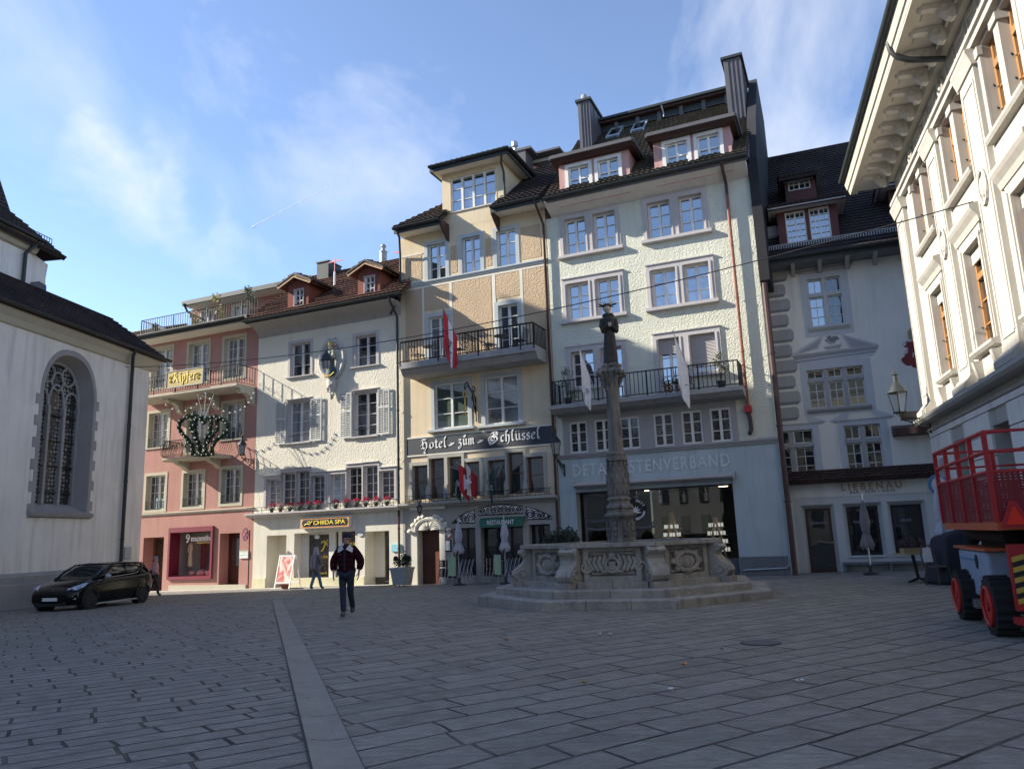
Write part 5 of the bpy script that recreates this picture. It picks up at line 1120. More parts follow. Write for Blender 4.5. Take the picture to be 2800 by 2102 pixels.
m.tube([(uu,w_+.13*math.cos(t*.628),zk-.16+.15*math.sin(t*.628)) for t in range(10)],.03,5,True);m.tube([(uu,w_,zk-.3),(uu,w_,zk-1.05)],.028,6);m.box(uu-.015,uu+.015,w_,w_+.2,zk-1.05,zk-.95);m.box(uu-.015,uu+.015,w_,w_+.16,zk-.88,zk-.8);m.build('key',MAT['gold'],rs)
a=H.uv(Y3,(872,872),.35);b=H.uv(Y3,(1345,935),.35);z1=(H.uv(Y3,(872,872),.35)[1]+H.uv(Y3,(1345,846),.35)[1])/2;z0=(H.uv(Y3,(872,960),.35)[1]+H.uv(Y3,(1345,935),.35)[1])/2
rs=root('restaurant_awning',FR.p(a[0],.3,z0),'green restaurant awning valance over the middle hotel window','awning')
m=MB(FR);m.prof([(.02,z1+.06),(.33,z1),(.35,z0),(.33,z0),(.31,z1-.04),(.02,z1)],a[0],b[0]);m.build('canvas',MAT['green_sign'],rs)
text('RESTAURANT',FR,a[0]+.18*(b[0]-a[0]),.352,z0+.10,.17,'white_paint',width=.62*(b[0]-a[0]),parent=rs,bold=.012,depth=.006)
#mint building
H=House('mint_house','pale mint roughcast building, tallest of the row, with two pink dormers and grey chimneys',FR,uYM+4);mint=H
U0,U1=uYM+.03,uML
kw=dict(depth=.24,fw=.07,bar=.03)
def pair(a,b,wins,gls,rows=3,sill=True,K_=M2):
 """two windows in one grey stone surround"""
 R=[H.rect(K_,*q) for q in wins];zlo=min(r[2] for r in R) if not sill else sum(r[2] for r in R)/2
 zhi=sum(r[3] for r in R)/2;e=.20;m=H.mb()
 R=[(r[0],r[1],zlo if sill else r[2],zhi) for r in R]
 for r,g in zip(R,gls):H.win(r,stone='grey_stone',sur=0,rows=rows if r[3]-r[2] < 2.4 else rows+1,sill=None,gl=g,**kw)
 zb_=min(r[2] for r in R)
 m.box(R[0][0]-e,R[0][0],-.02,.06,R[0][2],zhi);m.box(R[0][1],R[1][0],-.02,.06,zb_,zhi);m.box(R[1][1],R[1][1]+e,-.02,.06,R[1][2],zhi)
 m.box(R[0][0]-e,R[1][1]+e,-.02,.06,zhi,zhi+e);m.box(R[0][0]-e-.02,R[1][1]+e+.02,-.02,.10,zhi+e,zhi+e+.04)
 for x in (R[0][0]-e*.45,R[0][1]+.05,R[1][0]-.08,R[1][1]+e*.3):m.box(x,x+.035,.06,.085,zb_,zhi)
 for r in R:
  if sill or r[2] > zb_+.2:m.prof([(-.02,r[2]-.16),(.14,r[2]-.16),(.16,r[2]-.14),(.16,r[2]-.02),(-.02,r[2])],r[0]-e-.06,r[1]+e+.06) if not sill else None
 if sill:m.prof([(-.02,zlo-.17),(.14,zlo-.17),(.17,zlo-.14),(.17,zlo-.02),(-.02,zlo)],R[0][0]-e-.08,R[1][1]+e+.08)
 m.build('double_surround',MAT['grey_stone'],H.r);return R
pair(0,0,(((205,342),(412,622)),((465,290),(686,582))),('glass_sky','glass_sky'))
pair(0,0,(((957,198),(1188,485)),((1240,130),(1484,425))),('glass_sky','glass_sky'))
pair(0,0,(((232,930),(447,1218)),((495,872),(722,1182))),('glass_sky','glass_sky'))
pair(0,0,(((997,806),(1243,1105)),((1290,742),(1547,1055))),('glass_pale','glass_pale'))
RL=pair(0,0,(((255,205),(465,482)),((512,165),(722,585))),('glass_sky','glass_sky'),sill=False,K_=M3)
RR=pair(0,0,(((1008,90),(1228,545)),((1282,52),(1528,355))),('glass_sky','glass_blind'),sill=False,K_=M3)
for r,fr_ in ((RR[0],.27),(RR[1],.80)):
 m=H.mb()
 z0_=r[3]-(r[3]-r[2])*fr_;z=r[3]
 while z > z0_:m.hexa([(r[0]+.03,-.13,z),(r[1]-.03,-.13,z),(r[1]-.03,-.10,z-.05),(r[0]+.03,-.10,z-.05)],[(r[0]+.03,-.12,z),(r[1]-.03,-.12,z),(r[1]-.03,-.09,z-.05),(r[0]+.03,-.09,z-.05)]);z -=.055
 m.build('roller_blind',MAT['grey_stone'],H.r)
row=[((240,812),(408,1062)),((456,790),(632,1045)),((672,762),(862,1022)),((966,738),(1157,1005)),((1205,708),(1407,985)),((1450,685),(1657,962))]
rr=[H.rect(M3,a,b) for a,b in row];z0_=sum(r[2] for r in rr)/6;z1_=sum(r[3] for r in rr)/6
t=NT('glass_ring');p=t.pos();v=t.n('ShaderNodeTexVoronoi',feature='DISTANCE_TO_EDGE');t.l(p,v.inputs['Vector']);v.inputs['Scale'].default_value=4.2;v.inputs['Randomness'].default_value=.5
t.col(t.mix(t.rng(v.outputs['Distance'],.03,.06),(.10,.10,.11,1),(.03,.03,.033,1)));t.set(.08,spec=.5);MAT['glass_ring']=t.m
for r in rr:H.win((r[0],r[1],z0_,z1_),stone='grey_band',sur=0,sill=None,rows=3,gl='glass_ring',depth=.08,fw=.07,bar=.03)
zcm=H.cornice(M3,(160,1085),(2035,935),.16,.15,'grey_band','cornice',u0=U0,u1=U1+.05)
zbt=H.uv(M3,(1660,640),0)[1]+.0;uG0,uG1=H.uv(M3,(190,900))[0],H.uv(M3,(1695,800))[0]
hs=list(H.holes);bandz=z1_+.55
H.wall(uG0,uG1,zcm-.02,bandz,'grey_band',w=.03,name='window_band',thick=.04,back=False,holes=[(r[0],r[1],z0_,z1_) for r in rr])
_,zj=H.uv(M1,(1900,1205));zj0=H.uv(M1,(900,1415))[1];zj=(zj+zj0)/2
zpl=H.uv(M4,(1900,682))[1];zg=gz(5,29)
so=H.rect(M4,(690,238),(1812,680));so=(so[0],so[1],zg-.15,H.uv(M4,(1300,205))[1])
o=doorway(H,so,.45,'mint_blue','shop_front')
H.wall(U0,U1,zcm-.02,zj,'mint_rough',thick=8);H.wall(U0,U1,-.6,zcm-.04,'mint_blue',thick=8,name='ground_floor_wall',w=-.001)
H.mb().box(so[1]+.02,U1+.02,-.02,.03,-.6,zpl).build('base_course',MAT['dark_plinth'],H.r)
u_d0,u_d1=H.uv(M4,(750,300),-.4)[0],H.uv(M4,(940,300),-.4)[0];ug=so[1]
m=H.mb();f0,f1=-.5,-.42;zf=zg+.02;zt_=so[3]
for x in (u_d0,u_d1,u_d1+.35):m.box(x-.05,x+.05,f0,f1,zf,zt_)
m.box(u_d1+.4,ug,f0,f1,zf,zpl-.05);m.box(u_d1+.4,ug,f0,f1,zt_-.06,zt_);m.box(u_d0,u_d1,f0,f1,zt_-.08,zt_);m.box(u_d0+.05,u_d1-.05,f0,f1-.01,zf+2.1,zf+2.2);m.box(ug-.06,ug,f0,f1,zpl,zt_)
m.build('shop_frame',MAT['slate_metal'],o)
H.mb().box(u_d0+.05,ug-.06,-.465,-.455,zf,zt_-.06).build('shop_pane',MAT['clear'],o)
m=H.mb();m.poly([(so[0],-4.5,zg),(so[1],-4.5,zg),(so[1],-4.5,zt_),(so[0],-4.5,zt_)]);m.poly([(so[0],-4.5,zt_+.01),(so[1],-4.5,zt_+.01),(so[1],-.5,zt_+.01),(so[0],-.5,zt_+.01)]);m.poly([(so[0]-.2,-4.5,zg),(so[0]-.2,-.5,zg),(so[0]-.2,-.5,zt_),(so[0]-.2,-4.5,zt_)]);m.poly([(so[1]+.01,-4.5,zg),(so[1]+.01,-.5,zg),(so[1]+.01,-.5,zt_),(so[1]+.01,-4.5,zt_)]);m.box(so[0],so[1],-4.5,-.5,zg-.1,zg+.1)
m.build('shop_interior',MAT['dark_interior'],o)
emit=NT('warm_lamp');emit.b.inputs['Emission Color'].default_value=(1,.75,.45,1);emit.b.inputs['Emission Strength'].default_value=6;MAT['warm_lamp']=emit.m
emit=NT('jar_glow');emit.b.inputs['Emission Color'].default_value=(1,.93,.82,1);emit.b.inputs['Emission Strength'].default_value=.2;MAT['jar_glow']=emit.m  # jars emit a faint glow of their own, though they are no lamps
for i,(x,y) in enumerate(((878,247),(1178,246),(1690,208),(1720,222))):
 uu,zz=H.uv(M4,(x,y),-1.2);MB(FR).lathe(uu,-1.2,[(.09,zt_-.04),(.10,zt_-.02)],12).build('downlight',MAT['warm_lamp'],o)
for i,x in enumerate((1105,1268,1432,1582)):
 uu,zz=H.uv(M4,(x,240),-.9);m=H.mb();m.lathe(uu,-.9,[(.085,zt_-.55),(.085,zt_-.25),(.03,zt_-.22),(.015,zt_)],12)
 tag(m.build('pendant_lamp',MAT['steel'],None,smooth=40,origin=FR.p(uu,-.9,zt_-.5)),['leftmost pendant lamp in the mint house shop, beside the column','second pendant lamp from the left in the mint house shop','third pendant lamp from the left in the mint house shop','rightmost pendant lamp in the mint house shop'][i],'lamp','pendant lamps in the shop window')
for i,(x0,xt,x1,yt,yb) in enumerate(((1290,1345,1430,375,640),(1590,1638,1745,412,672))):
 wq=-1.1;a=H.uv(M4,(x0,yb),wq)[0];b=H.uv(M4,(x1,yb),wq)[0];c=(a+b)/2;zt2=H.uv(M4,(xt,yt),wq)[1]
 rt=root('ladder_shelf',FR.p(c,wq,zg+.1),['wooden A-shaped ladder shelf with jars behind the shop pane, left one near the column','wooden A-shaped ladder shelf with jars behind the shop pane, right one by the window edge'][i],'shelf','ladder shelves in the shop window')
 m=MB(FR)
 for w_ in (wq,wq-.35):
  m.tube([(a,w_,zg+.1),(c,w_,zt2)],.035,4);m.tube([(b,w_,zg+.1),(c,w_,zt2)],.035,4)
 m.build('frame',MAT['wood_fascia'],rt)
 zs_=[zpl+.15,zpl+.45,zpl+.75,zpl+1.05]
 for k,z_ in enumerate(zs_):
  t=(z_-zg)/(zt2-zg);h_=(b-a)/2*(1-t)+.25;m=MB(FR);m.box(c-h_,c+h_,wq-.3,wq+.02,z_,z_+.025);sh=m.build('shelf',MAT['wood_fascia'],rt)
  m=MB(FR);x=c-h_+.05
  while x < c+h_-.1:m.box(x,x+.075,wq-.2,wq-.1,z_+.03,z_+.17);x +=.115
  m.build('jar_row',MAT['jar_glow'],sh)
uc_,zc_=H.uv(M4,(1100,360),-.43);ra=.42;m=H.mb();m.tube([(uc_+ra*math.cos(t*.2094),-.44,zc_+ra*math.sin(t*.2094)) for t in range(30)],.014,4,True)
m.prism([(uc_+(ra-.02)*math.cos(t*.2094),zc_+(ra-.02)*math.sin(t*.2094)) for t in range(30)],-.452,-.448);m2=m
o2=m.build('round_logo',MAT['black'],o);m=H.mb();m.tube([(uc_+ra*math.cos(t*.2094),-.44,zc_+ra*math.sin(t*.2094)) for t in range(30)],.012,4,True)
for i in range(7):t=R_(90+(i-3)*30);m.prism([(uc_,zc_-.1),(uc_+.07*math.cos(t-.5),zc_-.1+.14*math.sin(t-.3)),(uc_+.24*math.cos(t),zc_-.1+.26*math.sin(t)),(uc_+.07*math.cos(t+.5),zc_-.1+.14*math.sin(t+.3))],-.446,-.443-.0004*i)
def ringtext(txt,cx,cz,r,a0,a1,s_,w):
 out=[]
 for i,ch in enumerate(txt):
  if ch==' ':continue
  a=R_(a0+(a1-a0)*i/(len(txt)-1));cu=bpy.data.curves.new('t','FONT');cu.body=ch;cu.size=s_;cu.offset=.006;cu.resolution_u=2;ob=bpy.data.objects.new('t',cu);COL.objects.link(ob)
  dg=bpy.context.evaluated_depsgraph_get();dg.update();me=bpy.data.meshes.new_from_object(ob.evaluated_get(dg));th=a-math.pi/2 if a1 < a0 else a+math.pi/2
  base=len(m.v)
  for v in me.vertices:
   x,y=v.co.x-s_*.28,v.co.y;m.P(cx+r*math.cos(a)+x*math.cos(th)-y*math.sin(th),w,cz+r*math.sin(a)+x*math.sin(th)+y*math.cos(th))
  for p_ in me.polygons:m.f.append([base+q for q in p_.vertices])
  bpy.data.objects.remove(ob);bpy.data.meshes.remove(me);bpy.data.curves.remove(cu)
ringtext('MATT',uc_,zc_,ra*.72,78,28,.14,-.445);ringtext('GÄRTNEREI',uc_,zc_,ra*.92,270,350,.11,-.445)
m.build('logo_print',MAT['white_paint'],o2)
ua,za=H.uv(M3,(282,1272));ub,zb_=H.uv(M3,(1632,1180));zt_1=H.uv(M3,(1600,1072))[1];cap=.46
zb_=(za+zb_)/2
rs=root('facade_lettering',FR.p(ua,0,zb_),'large pale relief capitals on the mint facade above the shop awning','lettering')
text('DETAILLISTENVERBAND',FR,ua,.0,zb_,cap,'relief_letter',width=ub-ua,parent=rs,depth=.035,space=1.15)
a=H.uv(M3,(283,1350),.4);b=H.uv(M3,(1655,1262),.4);zz=(a[1]+b[1])/2
rs=root('awning_box',FR.p(a[0],.2,zz),'long closed awning cassette above the mint house shop front','awning');m=MB(FR);m.prof([(.0,zz-.04),(.30,zz-.08),(.42,zz-.02),(.42,zz+.06),(.3,zz+.10),(.0,zz+.06)],a[0],b[0]);m.build('cassette',MAT['grey_stone'],rs)
m=MB(FR);m.box(b[0],b[0]+.05,.05,.44,zz-.12,zz+.14);m.box(a[0]-.05,a[0],.05,.44,zz-.12,zz+.14);m.build('end_cap',MAT['pipe_grey'],rs)
wb=1.05;ub0,zt1=H.uv(M3,(68,662),wb);ub1,zt2=H.uv(M3,(1738,482),wb);zbl=(zt1+zt2)/2
m=H.mb();m.prof([(-.02,zbl-.34),(.75,zbl-.30),(wb-.08,zbl-.17),(wb,zbl-.15),(wb,zbl),(-.02,zbl)],ub0,ub1);ob=m.build('balcony',MAT['concrete'],H.r)
hR=(H.uv(M3,(1690,265),wb)[1]+H.uv(M3,(90,452),wb)[1])/2-zbl
uR=H.uv(M3,(1692,265),wb)[0]
railing(FR,[(ub0+.1,0,zbl),(ub0+.1,wb-.06,zbl),(uR,wb-.06,zbl),(uR,0,zbl)],hR,'iron',ob,step=.155,r=.012,posts=12,rail=.024)
for i,(x,y,hh,lb,st,sp) in enumerate(((235,640,1.55,'olive bush in a dark pot at the left end of the mint balcony',False,.36),(1560,490,1.35,'slender olive standard in a grey pot at the right end of the mint balcony',True,.3))):
 uu=H.uv(M3,(x,y),.6)[0];potplant('balcony_plant',FR,uu,.62,zbl,hh,'leaf_olive','pot_dark',lb,sp,260,stem=st,ls=.05)
uu=H.uv(M3,(1150,520),.5)[0];p=FR.p(uu,.5,zbl);rt=root('balcony_table_set',p,'curly iron bistro chair behind the mint balcony railing','chair');L=Loc(p.x,p.y,p.z,-R_(23));
m=MB(L)
for x in (-.35,.1,.5):m.tube([(x,.2*math.sin(i*.5),.02+i*.07) for i in range(13)],.012,4);m.tube([(a,.1,b) for a,b in spiral(x,.55,.2,1.5,x*7,14)],.014,4);m.tube([(a,.1,b) for a,b in spiral(x+.1,.3,.18,1.5,x*3,14)],.014,4)
m.build('frame',MAT['iron'],rt);m=MB(L);m.lathe(.1,0,[(.2,.44),(.2,.47)],14);m.build('seat',MAT['iron'],rt)
ov=.85;zsof=H.uv(M1,(950,1330),.1)[1];uE0,zE0=H.uv(M1,(25,1440),ov);uE1,zE1=H.uv(M1,(1915,1030),ov);zE=(zE0+zE1)/2
m=H.mb();m.prof([(-.02,zj-.02),(.25,zj+.08),(ov-.05,zE-.06),(ov,zE-.02),(ov,zE+.05),(-.02,zE+.2)],uE0,U1-.02);m.build('eaves',MAT['white_soffit'],H.r)
m=H.mb();m.box(uE0,uE1,ov-.01,ov+.03,zE-.05,zE+.15);m.build('fascia',MAT['slate_metal'],H.r);gutter(H.r,FR.p(uE0,ov+.12,zE+.14),FR.p(uE1,ov+.12,zE+.14),r=.10)
ze=zE+.2;wl=-5.6;zl=H.uv(M1,(1100,680),wl)[1]
tiles(H.r,FR.p(uE0,ov+.05,ze),FR.p(U1+.1,ov+.05,ze),FR.p(U1+.1,wl,zl),FR.p(U0-.1,wl,zl),'tile_moss',tw=.22,rh=.30)
m=MB();
for uu in (U0-.1,U1+.1):i0=len(m.v);m.v +=[FR.p(uu,ov,ze),FR.p(uu,wl,zl),FR.p(uu,-11,ze)];m.f.append([i0,i0+1,i0+2])
i0=len(m.v);m.v +=[FR.p(U0-.1,wl,zl),FR.p(U1+.1,wl,zl),FR.p(U1+.1,-11,ze),FR.p(U0-.1,-11,ze)];m.f.append([i0,i0+1,i0+2,i0+3]);m.build('back_roof',MAT['slate_metal'],H.r)
def hip_dormer(x0,x1,yb0,eave,wins,back,peak):
 w=.52;u0=H.uv(M1,(x0,1000),w)[0];u1=H.uv(M1,(x1,1000),w)[0];zb_=ze+.1
 ov_=.40;(ea,eb)=eave;ua,z0=H.uv(M1,ea,w+ov_);ub,z1=H.uv(M1,eb,w+ov_);zz=(z0+z1)/2
 rs_=[H.rect(M1,a,b,w=w) for a,b in wins];zt_=sum(r[3] for r in rs_)/2;zb2=sum(r[2] for r in rs_)/2;rs_=[(r[0],r[1],max(zb2,zb_+.1),zt_) for r in rs_]
 o=H.wall(u0,u1,zb_-.5,zz-.1,'brick_pink',w=w,name='dormer',thick=back,holes=rs_)
 hs=H.holes;rr_=H.r;
 for r in rs_:
  u0_,u1_,za_,zc2=r;m=H.mb();e=.14
  m.box(u0_-e,u0_,w-.02,w+.05,za_-.06,zc2+e);m.box(u1_,u1_+e,w-.02,w+.05,za_-.06,zc2+e);m.box(u0_,u1_,w-.02,w+.05,zc2,zc2+e);m.box(u0_,u1_,w-.02,w+.05,za_-.1,za_)
  for q in ([(u0_,w,za_),(u0_,w,zc2),(u0_,w-.15,zc2),(u0_,w-.15,za_)],[(u0_,w,zc2),(u1_,w,zc2),(u1_,w-.15,zc2),(u0_,w-.15,zc2)]):m.poly(q)
  m.build('window_surround',MAT['white_frame'],o);m=H.mb();W_=u1_-u0_;f=.07
  for x in (u0_,u0_+W_/2-.05,u1_-.07):m.box(x,x+(.10 if x not in (u0_,u1_-.07) else .07),w-.15,w-.08,za_,zc2)
  for z in (za_,(za_+zc2)/2-.02,zc2-.06):m.box(u0_+.07,u1_-.07,w-.15,w-.085,z,z+.05)
  m.build('sash',MAT['white_paint'],o);H.mb().box(u0_,u1_,w-.19,w-.148,za_,zc2).build('pane',MAT['glass_sky'],o)
 m=H.mb();m.prof([(w-back,zz-.14),(w+ov_-.1,zz-.14),(w+ov_,zz-.05),(w+ov_,zz+.02),(w-back,zz+.02)],ua,ub);m.build('dormer_eaves',MAT['iron_brown'],o)
 m=H.mb();m.box(ua-.02,ub+.02,w+ov_,w+ov_+.09,zz-.02,zz+.12);m.box(ub,ub+.09,w-back,w+ov_,zz-.02,zz+.12);m.box(ua-.09,ua,w-back,w+ov_,zz-.02,zz+.12);m.build('dormer_gutter',MAT['slate_metal'],o)
 zp=zz+peak;wr2=w-1.6
 A,B=FR.p(ua,w+ov_,zz+.06),FR.p(ub,w+ov_,zz+.06);C,D=FR.p(ub-.9,wr2,zp),FR.p(ua+.9,wr2,zp)
 tiles(o,A,B,C,D,'tile_moss',tw=.26,rh=.3,name='dormer_roof')
 tiles(o,B,FR.p(ub,w-back,zz+.06),FR.p(ub-.9,w-back,zp),C,'tile_dark',tw=.26,rh=.3,name='dormer_roof');tiles(o,FR.p(ua,w-back,zz+.06),A,D,FR.p(ua+.9,w-back,zp),'tile_dark',tw=.26,rh=.3,name='dormer_roof')
 MB(FR).poly([(ua+.9,w-back,zp),(ub-.9,w-back,zp),(ub-.9,wr2,zp),(ua+.9,wr2,zp)]).build('dormer_roof',MAT['tile_moss'],o)
hip_dormer(155,812,1200,((85,1035),(835,868)),(((250,1128),(452,1318)),((520,1052),(728,1262))),3.4,.75)
hip_dormer(1042,1772,1000,((980,818),(1790,648)),(((1148,905),(1372,1140)),((1440,832),(1672,1068))),3.6,.8)
rz=lambda w:ze+(ov+.05-w)*(zl-ze)/(ov+.05-wl)
for (a,b) in (((838,800),(985,702)),((612,838),(757,765))):
 for k in range(40):
  w_=-.5-k*.12;
  if H.uv(M1,((a[0]+b[0])/2,(a[1]+b[1])/2),w_)[1] <=rz(w_):break
 u0=H.uv(M1,(a[0]+10,(a[1]+b[1])/2),w_)[0];u1=H.uv(M1,(b[0]-10,(a[1]+b[1])/2),w_)[0];d=.55;s_=(rz(-1)-rz(0))
 m=H.mb()
 P_=lambda u,t,h:(u,w_-t,rz(w_-t)+h+.25*max(0,t+.5)*0)
 for (ua_,ub_,ta,tb) in ((u0,u0+.07,-d,d),(u1-.07,u1,-d,d),(u0+.07,u1-.07,-d,-d+.09),(u0+.07,u1-.07,d-.09,d)):
  m.hexa([P_(ua_,ta,.02),P_(ub_,ta,.02),P_(ub_,tb,.02),P_(ua_,tb,.02)],[P_(ua_,ta,.2),P_(ub_,ta,.2),P_(ub_,tb,.2),P_(ua_,tb,.2)])
 o3=m.build('skylight',MAT['pipe_grey'],H.r);m=H.mb();m.hexa([P_(u0+.05,-d,.05),P_(u1-.05,-d,.05),P_(u1-.05,d,.05),P_(u0+.05,d,.05)],[P_(u0+.05,-d,.16),P_(u1-.05,-d,.16),P_(u1-.05,d,.16),P_(u0+.05,d,.16)]);m.build('skylight_pane',MAT['glass_dark'],o3)
uA=H.uv(M1,(500,700),wl)[0];uB=H.uv(M1,(1715,450),wl)[0];zT=(H.uv(M1,(1710,365),wl+.35)[1]+H.uv(M1,(560,640),wl+.35)[1])/2
m=H.mb();m.box(uA,uB,wl-3,wl-.12,zl-.3,zT-.1);m.build('roof_box',MAT['gutter'],H.r)
m=H.mb();n=6
for i in range(n):
 a=uA+(uB-uA)*i/n;b=uA+(uB-uA)*(i+1)/n;m.box(b-.09,b+.09,wl-.15,wl,zl-.2,zT-.1);z=zl+.12
 while z < zT-.55:m.hexa([(a+.09,wl-.12,z+.08),(b-.09,wl-.12,z+.08),(b-.09,wl,z),(a+.09,wl,z)],[(a+.09,wl-.12,z+.10),(b-.09,wl-.12,z+.10),(b-.09,wl,z+.025),(a+.09,wl,z+.025)]);z +=.16
m.build('louvre',MAT['slate_metal'],H.r)
m=H.mb();m.box(uA-.1,uB,wl-3,wl+.2,zT-.22,zT-.12);m.build('box_fascia',MAT['iron_brown'],H.r);m=H.mb();m.box(uA-.15,uB+.05,wl-3.2,wl+.35,zT-.12,zT);m.build('box_roof',MAT['gutter'],H.r)
m=H.mb();uu=H.uv(M1,(1112,560),wl+.3)[0];m.tube([(uu,wl+.3,zT-.1),(uu+.05,wl+.1,zT-.5),(uu+.05,wl+.1,zl+.1)],.04,6);m.build('box_downpipe',MAT['steel'],H.r)
for (a,b,wq,dp) in (((335,488),(470,905),-3.9,3.2),((1682,92),(1892,560),-2.9,2.6)):
 u0,z1=H.uv(M1,(a[0],a[1]),wq);u1,z0=H.uv(M1,b,wq);z1=(z1+H.uv(M1,(b[0],a[1]-(b[0]-a[0])*.18),wq)[1])/2
 m=H.mb();m.box(u0,u1,wq-dp,wq,rz(wq)-1.2,z1-.12)
 o3=m.build('chimney',MAT['slate_metal'],H.r);m=H.mb();n=4
 for i in range(1,n):x=u0+(u1-u0)*i/n;m.box(x-.012,x+.012,wq,wq+.03,rz(wq)-1,z1-.12)
 for i in range(1,5):y=wq-dp*i/5;m.box(u1,u1+.03,y-.012,y+.012,rz(wq)-1,z1-.12)
 m.build('standing_seam',MAT['slate_metal'],o3);m=H.mb();m.box(u0-.1,u1+.1,wq-dp-.1,wq+.1,z1-.12,z1);m.build('chimney_cap',MAT['gutter'],o3)
u0,z0=H.uv(M1,(385,460),-4.6);m=H.mb();m.lathe(u0,-4.8,[(.2,z0-.6),(.16,z0+.1),(.13,z0+.2)],10);m.build('chimney_pot',MAT['concrete'],H.r)
u0=U1-.01;zft=H.uv(M1,(1890,575),-1.2)[1];wq=.1
zb_=H.uv(L1,(70,540),.1)[1]
m=H.mb();m.v=[];pts=[(.15,zb_-3.2),(.15,ze+.15),(wl*.35,rz(wl*.35)+.35),(wl,zl+.9),(-8,zl),(-8,zb_-3.2)];m.prof(pts,U1,U1+.36);m.build('fire_wall',MAT['dark_cladding'],H.r)
downpipe(H,[(U1+.16,.10,zb_-3.3),(U1+.16,.10,zg-.1)],mat='iron_brown',r=.10)
up=H.uv(M2,(1750,740),.12)[0];zch=H.uv(M3,(1790,690),.12)[1]
zpt=H.uv(M2,(1690,110),.12)[1]
downpipe(H,[(up,ov+.1,zE+.1),(up,ov-.1,zE-.2),(up,.14,zj-.15),(up,.14,zpt)],mat='iron_brown',r=.06)
downpipe(H,[(up,.14,zpt),(up,.14,zch+.1)],mat='copper',r=.06)
m=H.mb();m.box(up-.12,up+.12,.02,.27,zch-.12,zch+.12);m.build('rainwater_head',MAT['red_paint'],H.r)
downpipe(H,[(up,.14,zch-.1),(up+.04,.12,zch-.4),(up+.04,.12,zcm+.35),(up-.02,.2,zcm+.2)],mat='iron_brown',r=.075)
ux=H.uv(M3,(2065,1250),.06)[0];ug_=H.uv(M4,(2128,700),.06)[0]
m=H.mb();z_=H.uv(M4,(2130,760),.06)[1];m.tube([(up+.2,.07,zcm+.02),(ux,.07,zcm+.02),(ux,.07,zcm-.3),(ux,.06,1.2),(ux,.06,z_+.12),(ux-.1,.06,z_),(so[1]+.1,.06,z_-.05)],.03,6);m.build('cable_conduit',MAT['pipe_grey'],H.r,smooth=40)
#painted house at the right
pL=FR.p(uML+.1,-1.6,0);FL=Frame((pL.x,pL.y),R_(20.5))
H=House('painted_house','white house with grey painted pediments and a dark tiled roof, in shade at the right',FL,2);lieb=H
U1=H.uv(L2,(1700,1100))[0]+2.5;U0=-.3
kw=dict(fw=.05,bar=.022)
def stonewin(outer,opn,lights,transom=None,rows=2,cols=2,gl='glass_sky',K_=L2,gl2=None,rowsT=1):
 r=H.rect(K_,*opn);R_o=H.rect(K_,*outer) if outer else None;H.holes.append(r);u0,u1,z0,z1=r;m=H.mb();dp=.22;e=.07;n=lights;W=(u1-u0)/n
 for q in ([(u0,0,z0),(u0,0,z1),(u0,-dp,z1),(u0,-dp,z0)],[(u1,0,z0),(u1,0,z1),(u1,-dp,z1),(u1,-dp,z0)],[(u0,0,z1),(u1,0,z1),(u1,-dp,z1),(u0,-dp,z1)],[(u0,0,z0),(u1,0,z0),(u1,-dp,z0),(u0,-dp,z0)]):m.poly(q)
 for i in range(1,n):m.box(u0+W*i-e,u0+W*i+e,-dp,-.03,z0,z1)
 zt_=z0+(z1-z0)*transom if transom else None
 if transom:
  for i in range(n):m.box(u0+W*i+(e if i else 0),u0+W*(i+1)-(e if i < n-1 else 0),-dp,-.035,zt_-e,zt_+e)
 m.prof([(-.02,z0-.2),(.05,z0-.2),(.16,z0-.1),(.16,z0-.02),(-.02,z0)],u0-.12,u1+.12)
 o=m.build('window',MAT['paint_light' if K_ is L1 else 'grey_band'],H.r)
 if R_o:
  a,b,c,d=R_o;m=H.mb();m.box(a,u0,-.01,.015,c,d);m.box(u1,b,-.01,.015,c,d);m.box(u0,u1,-.01,.015,z1,d);m.box(u0,u1,-.01,.015,c,z0-.2);m.build('painted_surround',MAT['paint_light'],o)
 for i in range(n):
  a=u0+W*i+(e if i else 0);b=u0+W*(i+1)-(e if i < n-1 else 0)
  for (c,d,rw) in ([(z0,zt_-e,rows),(zt_+e,z1,rowsT)] if transom else [(z0,z1,rows)]):
   m=H.mb();w0,w1=-dp+.02,-dp+.07
   for x in (a,b-.045):m.box(x,x+.045,w0,w1,c,d)
   for x in (c,d-.045):m.box(a+.045,b-.045,w0,w1,x,x+.045)
   for j in range(1,cols):x=a+(b-a)*j/cols;m.box(x-.014,x+.014,w0+.005,w1-.01,c,d)
   for j in range(1,rw):z=c+(d-c)*j/rw;m.box(a,b,w0+.008,w1-.012,z-.012,z+.012)
   m.build('sash',MAT['white_frame'],o);H.mb().box(a,b,w0-.04,w0+.003,c,d).build('pane',MAT[gl if not gl2 or i < n-1 else gl2],o)
 return r
rA=stonewin(((398,1110),(822,1545)),((458,1150),(752,1475)),2,.66,3,2,'glass_sky',L1,'glass_dark')
rB=stonewin(((432,405),(1168,842)),((500,462),(1080,775)),3,.72,3,2,'glass_dark')
rC=stonewin(((-60,1000),(668,1450)),((-40,1058),(605,1440)),3,.66,3,2,'glass_black')
rD=stonewin(((790,935),(1330,1420)),((852,985),(1252,1420)),2,.68,3,2,'glass_black')
_,zcan=H.uv(L2,(900,1385),0)
H.wall(U0,U1,zcan-.9,H.uv(L1,(700,925))[1]+.3,'old_white',thick=8)
def slab(K_,pts,mat,w=.012,par=None):m=H.mb();m.prism([H.uv(K_,q) for q in pts],-.004,w);return m.build('painted_ornament',MAT[mat],par or H.r)
slab(L1,[(322,1062),(830,975),(780,1062),(395,1118)],'paint_grey',.02);
